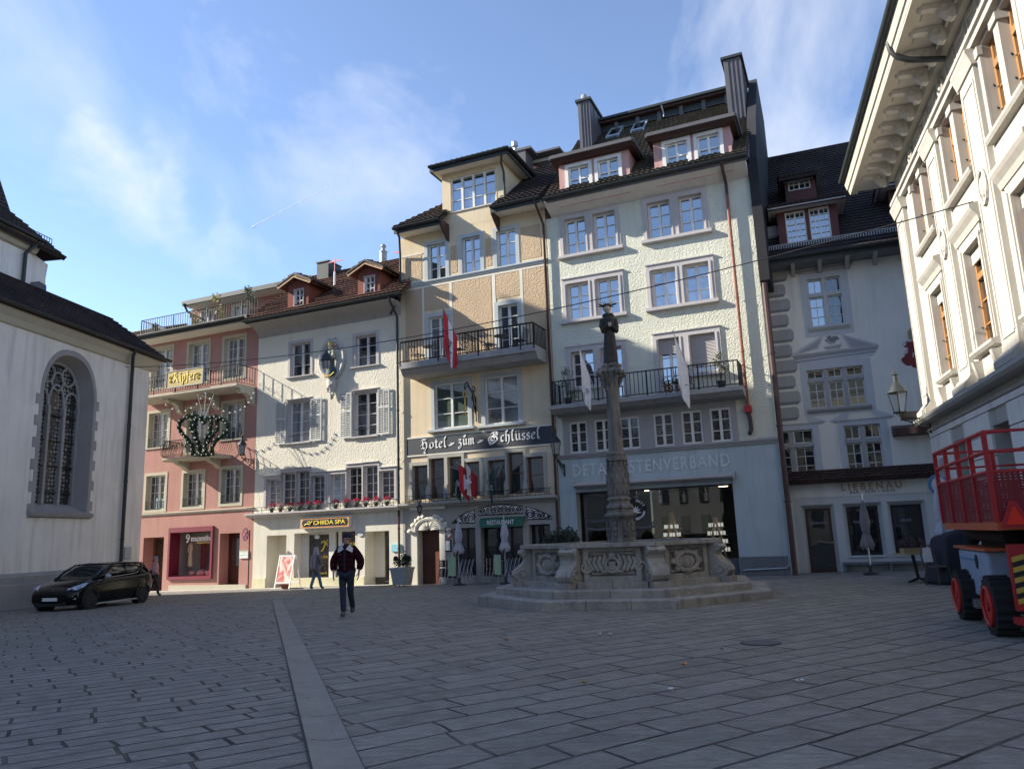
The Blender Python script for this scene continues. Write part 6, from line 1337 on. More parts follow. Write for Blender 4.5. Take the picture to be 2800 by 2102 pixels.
for i,y in enumerate((0,22,42)):slab(L1,[(330+i*18,1062+y*.8),(822-i*14,978+y),(822-i*14,986+y),(330+i*18,1070+y*.8)],'paint_dark',.026+.002*i)
slab(L2,[(358,318),(1188,218),(1165,262),(400,365)],'paint_grey',.02);slab(L2,[(400,366),(1165,263),(1130,318),(430,412)],'paint_light',.018)
slab(L2,[(405,378),(1160,275),(1155,285),(408,388)],'paint_dark',.024);slab(L2,[(380,340),(1178,240),(1176,247),(384,348)],'paint_dark',.025)
slab(L2,[(360,312),(640,133),(655,150),(612,250),(470,295)],'paint_light',.021);slab(L2,[(820,110),(1190,213),(1000,235),(905,243),(862,170)],'paint_light',.021)
slab(L2,[(420,298),(645,155),(600,250)],'paint_grey',.027);slab(L2,[(850,130),(1130,215),(925,238)],'paint_grey',.027)
slab(L2,[(663,240),(835,210),(815,250),(690,262)],'paint_grey',.022);slab(L2,[(690,178),(790,160),(770,205),(718,212)],'paint_grey',.023)
m=H.mb();rnd=random.Random(3)
for i in range(24):u_,z_=H.uv(L2,(690+rnd.random()*110,140+rnd.random()*45));m.blob((u_,.02,z_),(.05,.012,.04),6,4)
m.build('painted_ornament',MAT['paint_dark'],H.r)
slab(L2,[(722,938),(915,825),(925,840),(880,925)],'paint_light',.02);slab(L2,[(1100,808),(1335,885),(1170,898),(1130,850)],'paint_light',.02)
slab(L2,[(722,942),(1335,888),(1300,912),(770,958)],'paint_grey',.022);slab(L2,[(460,866),(685,938),(520,950),(500,900)],'paint_light',.02);slab(L2,[(250,975),(685,942),(650,965),(250,992)],'paint_grey',.022)
uq0=U0+.02
for i in range(13):
 yb=1090+i*112;ua,za=H.uv(L1,(285+min(i,5)*6+(i % 2)*22,yb+20));z0=za
 u_e=uq0+.95+(i % 2)*.12;h=.60;z0=zcan+1.9+i*.60
 m1=H.mb();m2=H.mb();m1.prism([(uq0,z0),(u_e-.1,z0),(u_e,z0+.12),(u_e,z0+.38),(u_e-.08,z0+.5),(uq0,z0+.5)],-.004,.02+.001*(i % 2));m2.prism([(uq0,z0),(u_e-.1,z0),(u_e-.02,z0+.1),(uq0,z0+.1)],.021,.026);m2.build('painted_shadow',MAT['paint_dark'],m1.build('painted_quoin',MAT['paint_grey'],H.r))
ov=.9;ze=(H.uv(L1,(140,1010),ov)[1]+H.uv(L1,(1150,880),ov)[1])/2;zsf=ze-.1
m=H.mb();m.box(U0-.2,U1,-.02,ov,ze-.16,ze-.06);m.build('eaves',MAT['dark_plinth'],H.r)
x=U0+.3
while x < U1:H.mb().prof([(-.02,ze-.45),(.15,ze-.42),(ov-.1,ze-.16),(-.02,ze-.16)],x,x+.14).build('rafter_end',MAT['paint_grey'],H.r);x +=.95
m=H.mb();m.box(U0-.2,U1,ov,ov+.04,ze-.14,ze+.1);m.build('fascia',MAT['gutter'],H.r);gutter(H.r,FL.p(U0-.2,ov+.14,ze+.08),FL.p(U1,ov+.14,ze+.08),r=.1)
wr_=-6.2;zR=(H.uv(L1,(200,225),wr_)[1]+H.uv(L1,(840,85),wr_)[1])/2
rz=lambda w:ze+.1+(ov-w)*(zR-ze-.1)/(ov-wr_)
tiles(H.r,FL.p(U0-.2,ov+.08,ze+.1),FL.p(U1+4,ov+.08,ze+.1),FL.p(U1+4,wr_,zR),FL.p(U0-.2,wr_,zR),'tile_dark',tw=.2,rh=.24,style='flat')
MB(FL).poly([(U0-.2,wr_,zR),(U1+4,wr_,zR),(U1+4,-13,ze),(U0-.2,-13,ze)]).build('back_roof',MAT['tile_dark'],H.r)
m=H.mb();x=U0
while x < U1:m.box(x-.02,x+.02,ov-.35,ov-.31,rz(ov-.3)+.05,rz(ov-.3)+.3);x +=.09
m.box(U0,U1,ov-.36,ov-.3,rz(ov-.3)+.28,rz(ov-.3)+.31);m.build('snow_guard',MAT['pot_grey'],H.r)
def shed(face,win,eave,w,back,n,rows,peak=.9):
 (xa,ya),(xb,yb)=face;u0=H.uv(L1,(xa,(ya+yb)/2),w)[0];u1=H.uv(L1,(xb,(ya+yb)/2),w)[0];(ea,eb)=eave;ov_=.5;a,z0=H.uv(L1,ea,w+ov_);b,z1=H.uv(L1,eb,w+ov_);zz=(z0+z1)/2
 r=H.rect(L1,*win,w=w);o=H.wall(u0,u1,rz(w)-.3,zz,'shingle_red' if False else 'iron_red',w=w,name='dormer',thick=back,holes=[r])
 W=(r[1]-r[0])/n
 for i in range(n):
  x0,x1=r[0]+W*i+(.07 if i else 0),r[0]+W*(i+1)-(.07 if i < n-1 else 0);m=H.mb()
  for x in (x0,(x0+x1)/2-.03,x1-.05):m.box(x,x+.05,w-.1,w-.03,r[2],r[3])
  for z in (r[2],r[3]-.05):m.box(x0+.05,x1-.05,w-.1,w-.035,z,z+.05)
  for j in range(1,rows):z=r[2]+(r[3]-r[2])*j/rows;m.box(x0+.05,x1-.05,w-.095,w-.05,z-.012,z+.012)
  for q in (.25,.75):x=x0+(x1-x0)*q;m.box(x-.012,x+.012,w-.094,w-.048,r[2]+.05,r[3]-.05)
  m.build('sash',MAT['white_frame'],o);H.mb().box(x0,x1,w-.14,w-.1,r[2],r[3]).build('pane',MAT['glass_sky'],o)
 if n > 1:H.mb().box(r[0]+W-.07,r[0]+W+.07,w-.12,w-.0,r[2],r[3]).build('mullion',MAT['iron_red'],o)
 A,B=FL.p(a,w+ov_,zz),FL.p(b,w+ov_,zz);zp=zz+peak;wp=w-back*.55
 C,D=FL.p(b-.8,wp,zp),FL.p(a+.8,wp,zp)
 tiles(o,A,B,C,D,'tile_dark',tw=.2,rh=.24,style='flat',name='dormer_roof')
 tiles(o,B,FL.p(b,w-back,zz),FL.p(b-.8,w-back,zp),C,'tile_dark',tw=.2,rh=.24,style='flat',name='dormer_roof');tiles(o,FL.p(a,w-back,zz),A,D,FL.p(a+.8,w-back,zp),'tile_dark',tw=.2,rh=.24,style='flat',name='dormer_roof')
 m=H.mb();m.box(a,b,w-back,w+ov_-.02,zz-.1,zz-.03);m.build('dormer_eaves',MAT['grey_stone'],o)
plain('iron_red',(.10,.028,.025),.7)
shed(((238,640),(702,820)),((290,645),(652,820)),((160,605),(752,495)),.45,3.6,2,5)
shed(((290,380),(525,480)),((312,390),(490,450)),((245,378),(540,318)),-2.0,2.6,1,2,.35)
shed(((1090,420),(1400,780)),((1230,480),(1380,700)),((990,430),(1450,350)),-.3,3,1,4,.8)
u_,z_=H.uv(L1,(130,235),wr_+.1);m=H.mb();m.lathe(u_,wr_,[(.3,z_-.5),(.3,z_-.1),(.2,z_+.05),(.05,z_+.1)],12);m.build('chimney',MAT['tile_dark'],H.r)
wc=.75;zc1=(H.uv(L2,(300,1535),wc)[1]+H.uv(L2,(1740,1460),wc)[1])/2+.1
tiles(H.r,FL.p(U0+.05,wc,zc1),FL.p(U1,wc,zc1),FL.p(U1,.0,zcan),FL.p(U0+.05,.0,zcan),'tile_brown2' if False else 'tile_canopy',tw=.17,rh=.2,style='flat',name='canopy_roof') if 'tile_canopy' in MAT else None
wf=.28;m=H.mb();m.box(U0+.05,U1,wf,wf+.25,zc1-.14,zc1-.04);m.build('canopy_board',MAT['old_white'],H.r)
def rect3(a,b):return H.rect(L3,a,b,w=wf)
zg=gz(11,26.5);zbd=H.uv(L3,(1900,1040),wf)[1]
dr=rect3((445,500),(905,1250));b1=rect3((918,478),(1420,1050));b2=rect3((1408,455),(1905,1040));zt=(b1[3]+b2[3]+dr[3])/3;zb_=(b1[2]+b2[2])/2
dr=(dr[0],H.uv(L3,(850,800),wf)[0],zg-.1,zt);b1=(H.uv(L3,(945,760),wf)[0],H.uv(L3,(1385,760),wf)[0],zb_,zt);b2=(H.uv(L3,(1445,740),wf)[0],H.uv(L3,(1880,740),wf)[0],zb_,zt)
uF0=H.uv(L3,(300,420),wf)[0];
H.wall(uF0,U1,-.6,zc1-.03,'shop_grey',w=wf,name='bar_front',thick=.3,back=False,holes=[dr,b1,b2])
m=H.mb();zfs=H.uv(L3,(1100,385),wf)[1];m.box(uF0,U1,wf,wf+.03,zfs,zc1-.14);m.box(uF0,uF0+.17,wf,wf+.03,-.6,zfs);m.build('bar_fascia',MAT['white_frame' if False else 'old_white'],H.r)
for k,r in enumerate((dr,b1,b2)):
 u0,u1,z0,z1=r;m=H.mb();e=.12;dp=.28
 q=[(u0-e*.2,wf+.005,z0),(u0-e*.2,wf+.005,z1+e*.2),(u1+e*.2,wf+.005,z1+e*.2),(u1+e*.2,wf+.005,z0)];s_=[(u0+e,wf-dp,z0),(u0+e,wf-dp,z1-e),(u1-e,wf-dp,z1-e),(u1-e,wf-dp,z0)]
 for i in range(3):m.poly([q[i],q[i+1],s_[i+1],s_[i]])
 if k:m.box(u0,u1,wf-dp,wf+.06,z0-.06,z0)
 o=m.build('bevelled_opening',MAT['shop_grey'],H.r);u0 +=e;u1 -=e;z1 -=e
 m=H.mb();f=.09;w0=wf-dp-.04
 for x in (u0,u1-f):m.box(x,x+f,w0,w0+.06,z0,z1)
 m.box(u0+f,u1-f,w0,w0+.06,z1-f,z1);m.box(u0+f,u1-f,w0,w0+.06,z0,z0+(.2 if k==0 else f));fr_=m.build('door' if k==0 else 'window_frame',MAT['iron_brown' if k==0 else 'black'],o)
 H.mb().box(u0+f,u1-f,w0-.02,w0+.02,z0,z1).build('pane',MAT['glass_black'],o)
 tx=('LIEBENAU','COCKTAILS','MUSIC')[k];text(tx,FL,(u0+u1)/2,w0+.022,z0+(z1-z0)*(.73 if k==0 else .64),.09,'pot_grey',width=(u1-u0)*(.58,.62,.36)[k],parent=o,depth=.003,align='L') if False else None
 WW=(u1-u0)*(.58,.62,.36)[k];text(tx,FL,(u0+u1)/2-WW/2,w0+.022,z0+(z1-z0)*(.76 if k==0 else .66),.085,'pot_grey',width=WW,parent=o,depth=.003)
 if k==0:H.mb().blob((u1-.05,w0+.1,z0+1.1),.035,8,6).build('handle',MAT['gold'],o)
ua=H.uv(L3,(905,330),wf)[0];ub=H.uv(L3,(1583,295),wf)[0];z_=(H.uv(L3,(905,333),wf)[1]+H.uv(L3,(1583,297),wf)[1])/2
rs=root('bar_lettering',FL.p(ua,wf+.03,z_),'gilded capitals under the tiled canopy with small black line below','lettering')
plain('gold_dull',(.36,.27,.15),.5,.3)
text('LIEBENAU',FL,ua,wf+.03,z_,.24,'gold_dull',width=ub-ua,parent=rs,depth=.04,bold=.025,space=1.5)
ua=H.uv(L3,(1002,368),wf)[0];ub=H.uv(L3,(1502,342),wf)[0];z_=(H.uv(L3,(1002,369),wf)[1]+H.uv(L3,(1502,342),wf)[1])/2
text('BAR • FEIN • WEIN',FL,ua,wf+.03,z_,.10,'black',width=ub-ua,parent=rs,depth=.004,bold=.01,space=1.2)
zbn=H.uv(L3,(1300,1125),wf)[1];u0=H.uv(L3,(925,1200),wf+.1)[0]
rt=root('wall_bench',FL.p(u0,wf+.3,zg),'grey stone ledge bench under the dark bar windows','bench');m=MB(FL);m.box(u0,U1,wf+.005,wf+.42,zbn-.07,zbn);m.build('seat',MAT['dark_plinth'],rt);m=MB(FL)
for x in (u0+.02,u0+1.45,u0+2.9,u0+4.3):m.box(x,x+.1,wf+.005,wf+.38,zg-.1,zbn-.07)
m.build('support',MAT['dark_plinth'],rt)
rt=root('painted_crest',FL.p(*[H.uv(L2,(1520,300))[0],0,H.uv(L2,(1520,300))[1]]),'red and white painted coat of arms on the white wall beside the right building','painting')
uc_,zc_=H.uv(L2,(1530,250));rnd=random.Random(5);m=MB(FL)
for i in range(26):a=rnd.random()*6.28;r_=rnd.random()**.5;m.prism([(uc_+r_*.42*math.cos(a)+(.12+.05*rnd.random())*math.cos(t*.785),zc_-.15+r_*.5*math.sin(a)+.12*math.sin(t*.785)) for t in range(8)],.001,.006+.0005*i)
plain('crest_red',(.20,.03,.03),.8);m.build('mantling',MAT['crest_red'],rt);m=MB(FL)
for i in range(14):a=rnd.random()*6.28;r_=.5+.4*rnd.random();m.prism([(uc_-.05+r_*.5*math.cos(a)+.07*math.cos(t*.785),zc_+.08+r_*.45*math.sin(a)+.06*math.sin(t*.785)) for t in range(8)],.02,.022+.0004*i)
m.build('scroll_paint',MAT['paint_light'],rt,kind='stuff');m=MB(FL);m.prism([(uc_-.15,zc_+.35),(uc_+.02,zc_+.3),(uc_+.06,zc_+.62),(uc_-.02,zc_+.75),(uc_-.1,zc_+.72),(uc_-.18,zc_+.6)],.028,.032);m.prism([(uc_-.05,zc_-.2),(uc_+.3,zc_-.1),(uc_+.28,zc_+.15),(uc_,zc_+.1)],.028,.031)
m.build('shield_paint',MAT['gold_dull'],rt)
a,b=H.uv(L2,(1315,985),.4),H.uv(L2,(1665,1010),.4);m=H.mb();m.prof([(-.01,a[1]-.35),(.5,a[1]-.32),(.5,a[1]-.1),(-.01,a[1]+.05)],a[0],a[0]+6);m.build('dark_canopy',MAT['iron_brown'],H.r)
#stately building at the right
class RFrame(Frame):
 """u runs from the far corner towards the camera, w out to the square"""
 def __init__(s,O,az):s.O=Vector((O[0],O[1],0));s.T=Vector((-math.sin(az),-math.cos(az),0));s.N=Vector((-math.cos(az),math.sin(az),0))
rc=ray(2532,1085);YC=22.6;FRB=RFrame((rc.x/rc.y*YC,YC),R_(16.3))
H=House('town_hall','cream classical building with pilasters, bracketed cornice and oak windows at the right edge',FRB,1);hall=H
UE=19.0;D_=9
def win_hall(u0,u1,z0,z1,dp,pillar=False,blind=.14,rows=4):
 H.holes.append((u0,u1,z0,z1));m=H.mb()
 for q in ([(u0,0,z0),(u0,0,z1),(u0,-dp,z1),(u0,-dp,z0)],[(u1,0,z0),(u1,0,z1),(u1,-dp,z1),(u1,-dp,z0)],[(u0,0,z1),(u1,0,z1),(u1,-dp,z1),(u0,-dp,z1)],[(u0,0,z0),(u1,0,z0),(u1,-dp,z0),(u0,-dp,z0)]):m.poly(q)
 o=m.build('window',MAT['right_stone'],H.r)
 if pillar:
  uc_=(u0+u1)/2;m=H.mb();m.box(uc_-.14,uc_+.14,-dp,.02,z0,z1-.18);m.box(uc_-.2,uc_+.2,-dp,.07,z1-.18,z1-.02);m.box(uc_-.17,uc_+.17,-dp,.045,z0,z0+.12);m.build('pillar',MAT['right_stone'],o)
 for a,b in (((u0,(u0+u1)/2-.14),((u0+u1)/2+.14,u1)) if pillar else ((u0,u1),)):
  m=H.mb();w0=-dp+.02;f=.09;zt_=z0+(z1-z0)*.72;uc_=(a+b)/2
  for x in (a,b-f):m.box(x,x+f,w0,w0+.07,z0,z1)
  m.box(a+f,b-f,w0,w0+.07,z0,z0+f);m.box(a+f,b-f,w0,w0+.07,z1-f,z1);m.box(a+f,b-f,w0,w0+.10,zt_-.07,zt_+.07);m.box(uc_-.05,uc_+.05,w0,w0+.08,z0+f,zt_-.07)
  for j in range(1,3):z=z0+(zt_-z0)*j/3;m.box(a+f,b-f,w0+.01,w0+.05,z-.02,z+.02)
  m.build('sash',MAT['oak'],o);H.mb().box(a,b,w0-.04,w0+.01,z0,z1).build('pane',MAT['glass_dark'],o)
  if blind:H.mb().box(a+.02,b-.02,-.14,-.10,z1-(z1-z0)*blind,z1).build('blind',MAT['right_cream'],o)
  for zz in (z0+.5,z0+1.0):H.mb().tube([(a+.02,-dp*.5,zz),(a+.1,-dp*.5+.05,zz)],.02,4).build('shutter_catch',MAT['iron'],o)
 return o
BC=[2.95+3.4*k for k in range(5)];SP=[.5]+[4.65+3.4*k for k in range(4)]
m=H.mb()
for i,uc_ in enumerate(BC):
 win_hall(uc_-.95,uc_+.95,9.15,11.12,.26,pillar=True,blind=0)
 win_hall(uc_-.6,uc_+.6,5.35,7.68,.24)
 m.prof([(-.02,8.96),(.13,8.98),(.17,9.04),(.17,9.1),(-.02,9.14)],uc_-1.12,uc_+1.12)
 m.prof([(-.02,5.18),(.13,5.2),(.19,5.26),(.19,5.32),(-.02,5.35)],uc_-.85,uc_+.85)
 m.prof([(-.02,7.9),(.08,7.92),(.12,8.05),(.20,8.15),(.24,8.22),(.24,8.3),(-.02,8.36)],uc_-.98,uc_+.98)
 for sg in (-1,1):
  a,b=sorted((uc_+sg*.6,uc_+sg*.82));m.box(a,b,-.01,.06,5.35,7.9);m.box(*sorted((uc_+sg*.68,uc_+sg*.78)),.06,.09,5.35,7.75)
  a,b=sorted((uc_+sg*.95,uc_+sg*1.12));m.box(a,b,-.01,.05,9.14,11.1);m.box(a-.03,b+.03,-.01,.09,10.9,11.1)
  m.prof([(0,4.65),(.12,4.7),(.2,5.1),(0,5.12)],*sorted((uc_+sg*.62,uc_+sg*.78)))
 m.box(uc_-.6,uc_+.6,-.01,.058,7.68,7.9)
m.build('window_trim',MAT['right_stone'],H.r)
for i,uc_ in enumerate(SP):
 hw_=.5;a,b=uc_-hw_,uc_+hw_;ms=H.mb();mc=H.mb()
 ms.box(a,b,-.02,.12,4.9,10.85)
 ms.prof([(-.02,4.58),(.30,4.58),(.30,4.72),(.2,4.82),(.15,4.9),(-.02,4.9)],a-.1,b+.1)
 ms.prof([(-.02,10.85),(.16,10.85),(.18,10.92),(.22,11.05),(.25,11.12),(.25,11.2),(-.02,11.2)],a-.08,b+.08)
 for sg in (-1,1):mc.box(*sorted((uc_+sg*.36,uc_+sg*.42)),.12,.14,5.2,10.6)
 mc.box(a+.14,b-.14,.12,.14,10.55,10.6);mc.box(a+.14,b-.14,.12,.14,5.15,5.2)
 if i:mc.tube([(uc_+.24*math.cos(t*.4488),.14,8.35+.38*math.sin(t*.4488)) for t in range(14)],.045,5,True);mc.blob((uc_,.15,8.35),(.13,.05,.22),8,6)
 mc.build('pilaster_relief',MAT['right_stone'],ms.build('pilaster',MAT['right_stone'],H.r))
m=H.mb();m.prof([(-.02,11.2),(.14,11.2),(.14,11.34),(.20,11.36),(.20,11.46),(-.02,11.5)],-.2,UE);m.build('architrave',MAT['right_stone'],H.r)
m=H.mb()
for i in range(20):
 uc_=.6+.9*i
 if uc_ > UE-.5:break
 if i % 4==2:
  m.tube([(uc_+.2*math.cos(t*.52),.05,11.85+.2*math.sin(t*.52)) for t in range(12)],.03,5,True);m.blob((uc_,.05,11.85),(.1,.05,.1),8,6)
 else:
  for zz in (11.62,12.06):m.box(uc_-.36,uc_+.36,.0,.035,zz-.03,zz+.03)
  for sg in (-1,1):m.box(*sorted((uc_+sg*.33,uc_+sg*.36)),.0,.035,11.65,12.03)
m.build('frieze_relief',MAT['right_stone'],H.r)
m=H.mb();m.prof([(-.02,12.2),(.16,12.22),(.24,12.36),(.24,12.45),(-.02,12.45)],-.2,UE);m.build('bed_moulding',MAT['right_stone'],H.r)
x=-.2
while x < 13:H.mb().box(x,x+.26,.24,.29,12.30,12.42).build('dentil',MAT['right_stone'],H.r);x +=.42
OV=1.15
m=H.mb();m.prof([(-.02,12.45),(OV,12.45),(OV,12.60),(-.02,12.62)],-OV,UE);m.build('soffit',MAT['soffit_grey'],H.r)
m=H.mb();m.prof([(OV-.25,12.40),(OV-.02,12.40),(OV+.02,12.56),(OV+.06,12.58),(OV+.12,12.78),(OV+.12,12.84),(OV-.25,12.84)],-OV-.1,UE);m.build('cornice',MAT['right_cream'],H.r)
gutter(H.r,FRB.p(-OV-.1,OV+.2,12.93),FRB.p(UE,OV+.2,12.93),r=.1)
ncor=0;x=-.1
while x < 13.5:
 m=H.mb();a,b=x,x+.17
 pr=[(.26,12.44),(OV-.22,12.44),(OV-.2,12.38),(OV-.26,12.33),(OV-.38,12.33),(OV-.55,12.30),(.55,12.2),(.42,12.06),(.32,12.02),(.26,12.05)]
 m.prof(pr,a,b);m.tube([((b+.01),.45+.09*math.cos(t*.6),12.26+.09*math.sin(t*.6)) for t in range(10)],.02,4,True);m.build('console',MAT['soffit_grey'],H.r);x +=.85
x=.32
while x < 13.5:H.mb().box(x,x+.42,.4,OV-.35,12.43,12.455).build('coffer',MAT['right_stone'],H.r);x +=.85
m=H.mb();m.poly([(-OV-.1,OV+.15,12.98),(UE,OV+.15,12.98),(UE,-4.5,15.5),(-OV-.1+3,-4.5,15.5)]);m.poly([(-OV-.1,OV+.15,12.98),(-OV+2.9,-4.5,15.5),(-OV-.1,-9,12.98)]);m.build('roof',MAT['tile_dark'],H.r)
m=H.mb();m.tube([(6.9,OV+.08,12.75),(6.9,OV+.05,12.5),(6.9,OV-.08,12.32),(6.9,OV-.3,12.2),(6.9,.6,12.14),(6.9,.38,12.1),(6.9,.1,12.05)],.07,8);m.build('swan_neck_pipe',MAT['gutter'],H.r,smooth=40)
m=H.mb();m.prof([(-.02,4.35),(.30,4.38),(.36,4.45),(.36,4.53),(-.02,4.6)],-.36,UE);m.prof([(-.02,4.12),(.06,4.14),(.1,4.2),(-.02,4.24)],-.1,UE);m.build('belt_course',MAT['right_stone'],H.r)
for i,uc_ in enumerate(BC):win_hall(uc_-.62,uc_+.62,1.15,3.6,.45,blind=0)
H.wall(0,UE,4.4,12.5,'right_cream',thick=D_)
zr=[-.6,.9]+[1.05+.52*k for k in range(7)]
m=H.mb();rnd=random.Random(4)
gf=[h for h in H.holes if h[3] < 4]
z=.95
while z < 4.05:
 segs=[];cuts=sorted({0,UE} | {x for h in gf if h[2]-.01 <=z < h[3]-.05 for x in h[:2]});off=.0 if int(round((z-.95)/.5)) % 2 else .55
 for a,b in zip(cuts,cuts[1:]):
  if any(h[0] < (a+b)/2 < h[1] and h[2]-.01 <=z < h[3]-.05 for h in gf):continue
  x=a
  while x < b-.01:
   e=min(b,x+(off if x==a and off else 1.1));e=b if b-e < .3 else e
   m.box(x+.012,e-.012,-.01,.055,z+.015,min(z+.5,4.12)-.015);x=e
 z +=.5
m.build('rusticated_block',MAT['old_white'],H.r)
H.wall(0,UE,-.6,4.36,'right_stone',thick=D_,name='ground_floor_wall',w=-.001)
m=H.mb();m.prof([(-.02,-.6),(.14,-.6),(.14,.8),(.06,.88),(-.02,.9)],-.12,UE);m.build('plinth',MAT['church_stone'],H.r)
u_,z_=H.uv(L2,(1610,820),.4)
rt=root('corner_sign',FRB.p(-.1,.3,z_),'small dark hanging inn sign at the corner of the right building','sign');m=MB(FRB);m.box(-.12,-.07,.1,.75,z_-.13,z_+.13);m.build('board',MAT['black'],rt)
text('IN',FRB,-.06,.76,z_-.08,.16,'gold_dull',parent=rt,depth=.01,mirror=True,width=.16)
#ground
def paving_mat():
 t=NT('paving');g=t.n('ShaderNodeNewGeometry').outputs['Position']
 nz=t.n('ShaderNodeTexNoise');t.l(g,nz.inputs['Vector']);nz.inputs['Scale'].default_value=1.1;nz.inputs['Detail'].default_value=3
 vm=t.n('ShaderNodeVectorMath',operation='MULTIPLY_ADD');t.l(nz.outputs['Color'],vm.inputs[0]);vm.inputs[1].default_value=(.09,.09,0);t.l(g,vm.inputs[2])
 nz2=t.n('ShaderNodeTexNoise');t.l(g,nz2.inputs['Vector']);nz2.inputs['Scale'].default_value=.16;vm2=t.n('ShaderNodeVectorMath',operation='MULTIPLY_ADD');t.l(nz2.outputs['Color'],vm2.inputs[0]);vm2.inputs[1].default_value=(.9,.9,0);t.l(vm.outputs[0],vm2.inputs[2]);vm=vm2
 def brick(bw,rh,mort,rot,off,sq=.0):
  m=t.n('ShaderNodeMapping');m.inputs['Rotation'].default_value=(0,0,rot);m.inputs['Location'].default_value=(off,off*.3,0);t.l(vm.outputs[0],m.inputs[0])
  b=t.n('ShaderNodeTexBrick');t.l(m.outputs[0],b.inputs['Vector']);b.offset=.43;b.squash=sq or 1.0;b.squash_frequency=3;b.offset_frequency=2
  b.inputs['Scale'].default_value=1;b.inputs['Brick Width'].default_value=bw;b.inputs['Row Height'].default_value=rh;b.inputs['Mortar Size'].default_value=mort;b.inputs['Mortar Smooth'].default_value=.4;b.inputs['Bias'].default_value=0
  b.inputs['Color1'].default_value=(.0,.0,.0,1);b.inputs['Color2'].default_value=(1,1,1,1);b.inputs['Mortar'].default_value=(.5,.5,.5,1);return b
 A=brick(.74,.30,.020,R_(-33),0,1.25);B=brick(.92,.42,.018,R_(-33),2.3,1.3)
 s=t.n('ShaderNodeSeparateXYZ');t.l(g,s.inputs[0])
 side=t.math('SUBTRACT',s.outputs[0],t.math('MULTIPLY',t.math('SUBTRACT',s.outputs[1],1.5),-.335));left=t.math('LESS_THAN',side,.1)
 mor=t.n('ShaderNodeMix');t.l(left,mor.inputs[0]);t.l(B.outputs['Fac'],mor.inputs[2]);t.l(A.outputs['Fac'],mor.inputs[3]);mor=mor.outputs[0]
 shade=t.mix(left,B.outputs['Color'],A.outputs['Color'])
 big=t.noise(t.pos(),.35,5,.6);mid=t.noise(t.pos((1,1,1)),3.2,6,.62,.6);fine=t.noise(t.pos(),45,3,.6)
 slate=t.noise(t.pos((2.2,9,1),(0,0,R_(-25))),1.7,5,.7,.8)
 base=t.mix(shade,(.200,.180,.148,1),(.350,.318,.266,1))
 base=t.mix(t.rng(big,.35,.7),base,(.255,.232,.192,1));
 base=t.mix(t.math('MULTIPLY',t.rng(mid,.42,.70),.55),base,(.42,.385,.33,1));base=t.mix(t.math('MULTIPLY',t.rng(slate,.45,.72),.7),base,(.13,.12,.105,1))
 base=t.mix(t.math('MULTIPLY',t.rng(fine,.3,.7),.25),base,(.11,.10,.09,1))
 stain=t.noise(t.pos(),1.3,7,.7,1.2);base=t.mix(t.math('MULTIPLY',t.rng(stain,.52,.66),.38),base,(.115,.105,.092,1));spot=t.noise(t.pos(),7,2,.5);base=t.mix(t.math('MULTIPLY',t.rng(spot,.70,.74),.5),base,(.36,.34,.30,1))
 joint=t.rng(t.math('ADD',mor,t.math('MULTIPLY',t.math('SUBTRACT',mid,.5),.55)),.35,.75)
 jvis=t.rng(t.noise(t.pos(),.9,4,.6),.36,.6,.55,1.0)
 t.col(t.mix(t.math('MULTIPLY',joint,jvis),base,t.mix(t.rng(big,.5,.62),(.012,.013,.014,1),(.022,.03,.014,1))));t.set(.62,spec=.35)
 h=t.math('ADD',t.math('MULTIPLY',t.math('SUBTRACT',1,mor),1.0),t.math('ADD',t.math('MULTIPLY',slate,.45),t.math('ADD',t.math('MULTIPLY',mid,.35),t.math('MULTIPLY',shade_f(t,shade),.12))))
 t.bump(h,1.0,.06);MAT['paving']=t.m
def shade_f(t,c):
 q=t.n('ShaderNodeRGBToBW');t.l(c,q.inputs[0]);return q.outputs[0]
paving_mat()
m=MB()
xs=[-400,-120,-60]+[-40+2*i for i in range(41)]+[60,120,400];ys=[-300,-100,-40]+[-20+2*i for i in range(41)]+[90,200,500]
ix=[[m.P(x,y,gz(x,y)) for x in xs] for y in ys]
for j in range(len(ys)-1):
 for i in range(len(xs)-1):m.f.append([ix[j][i],ix[j][i+1],ix[j+1][i+1],ix[j+1][i]])
m.build('ground',MAT['paving'],None,smooth=True,kind='structure')
A0,A1,B0,B1=gnd(846,2102),gnd(742,1640),gnd(1000,2102),gnd(769,1637)
dA=(A1-A0);dB=(B1-B0)
t=NT('channel_slab');p=t.pos();n=t.noise(p,2.2,6,.65);n2=t.noise(p,30,3)
t.col(t.mix(t.rng(n,.3,.7),(.25,.225,.185,1),(.335,.30,.25,1)));t.set(.7,spec=.3);t.bump(t.math('ADD',n2,t.noise(p,6,5,.6)),.5,.012);MAT['channel_slab']=t.m
m=MB();mj=MB();cc=[(t_,s_) for t_ in [-.45,-.2]+[i/24 for i in range(25)] for s_ in (0,)]
T_=[-.5+i*.045 for i in range(34)]
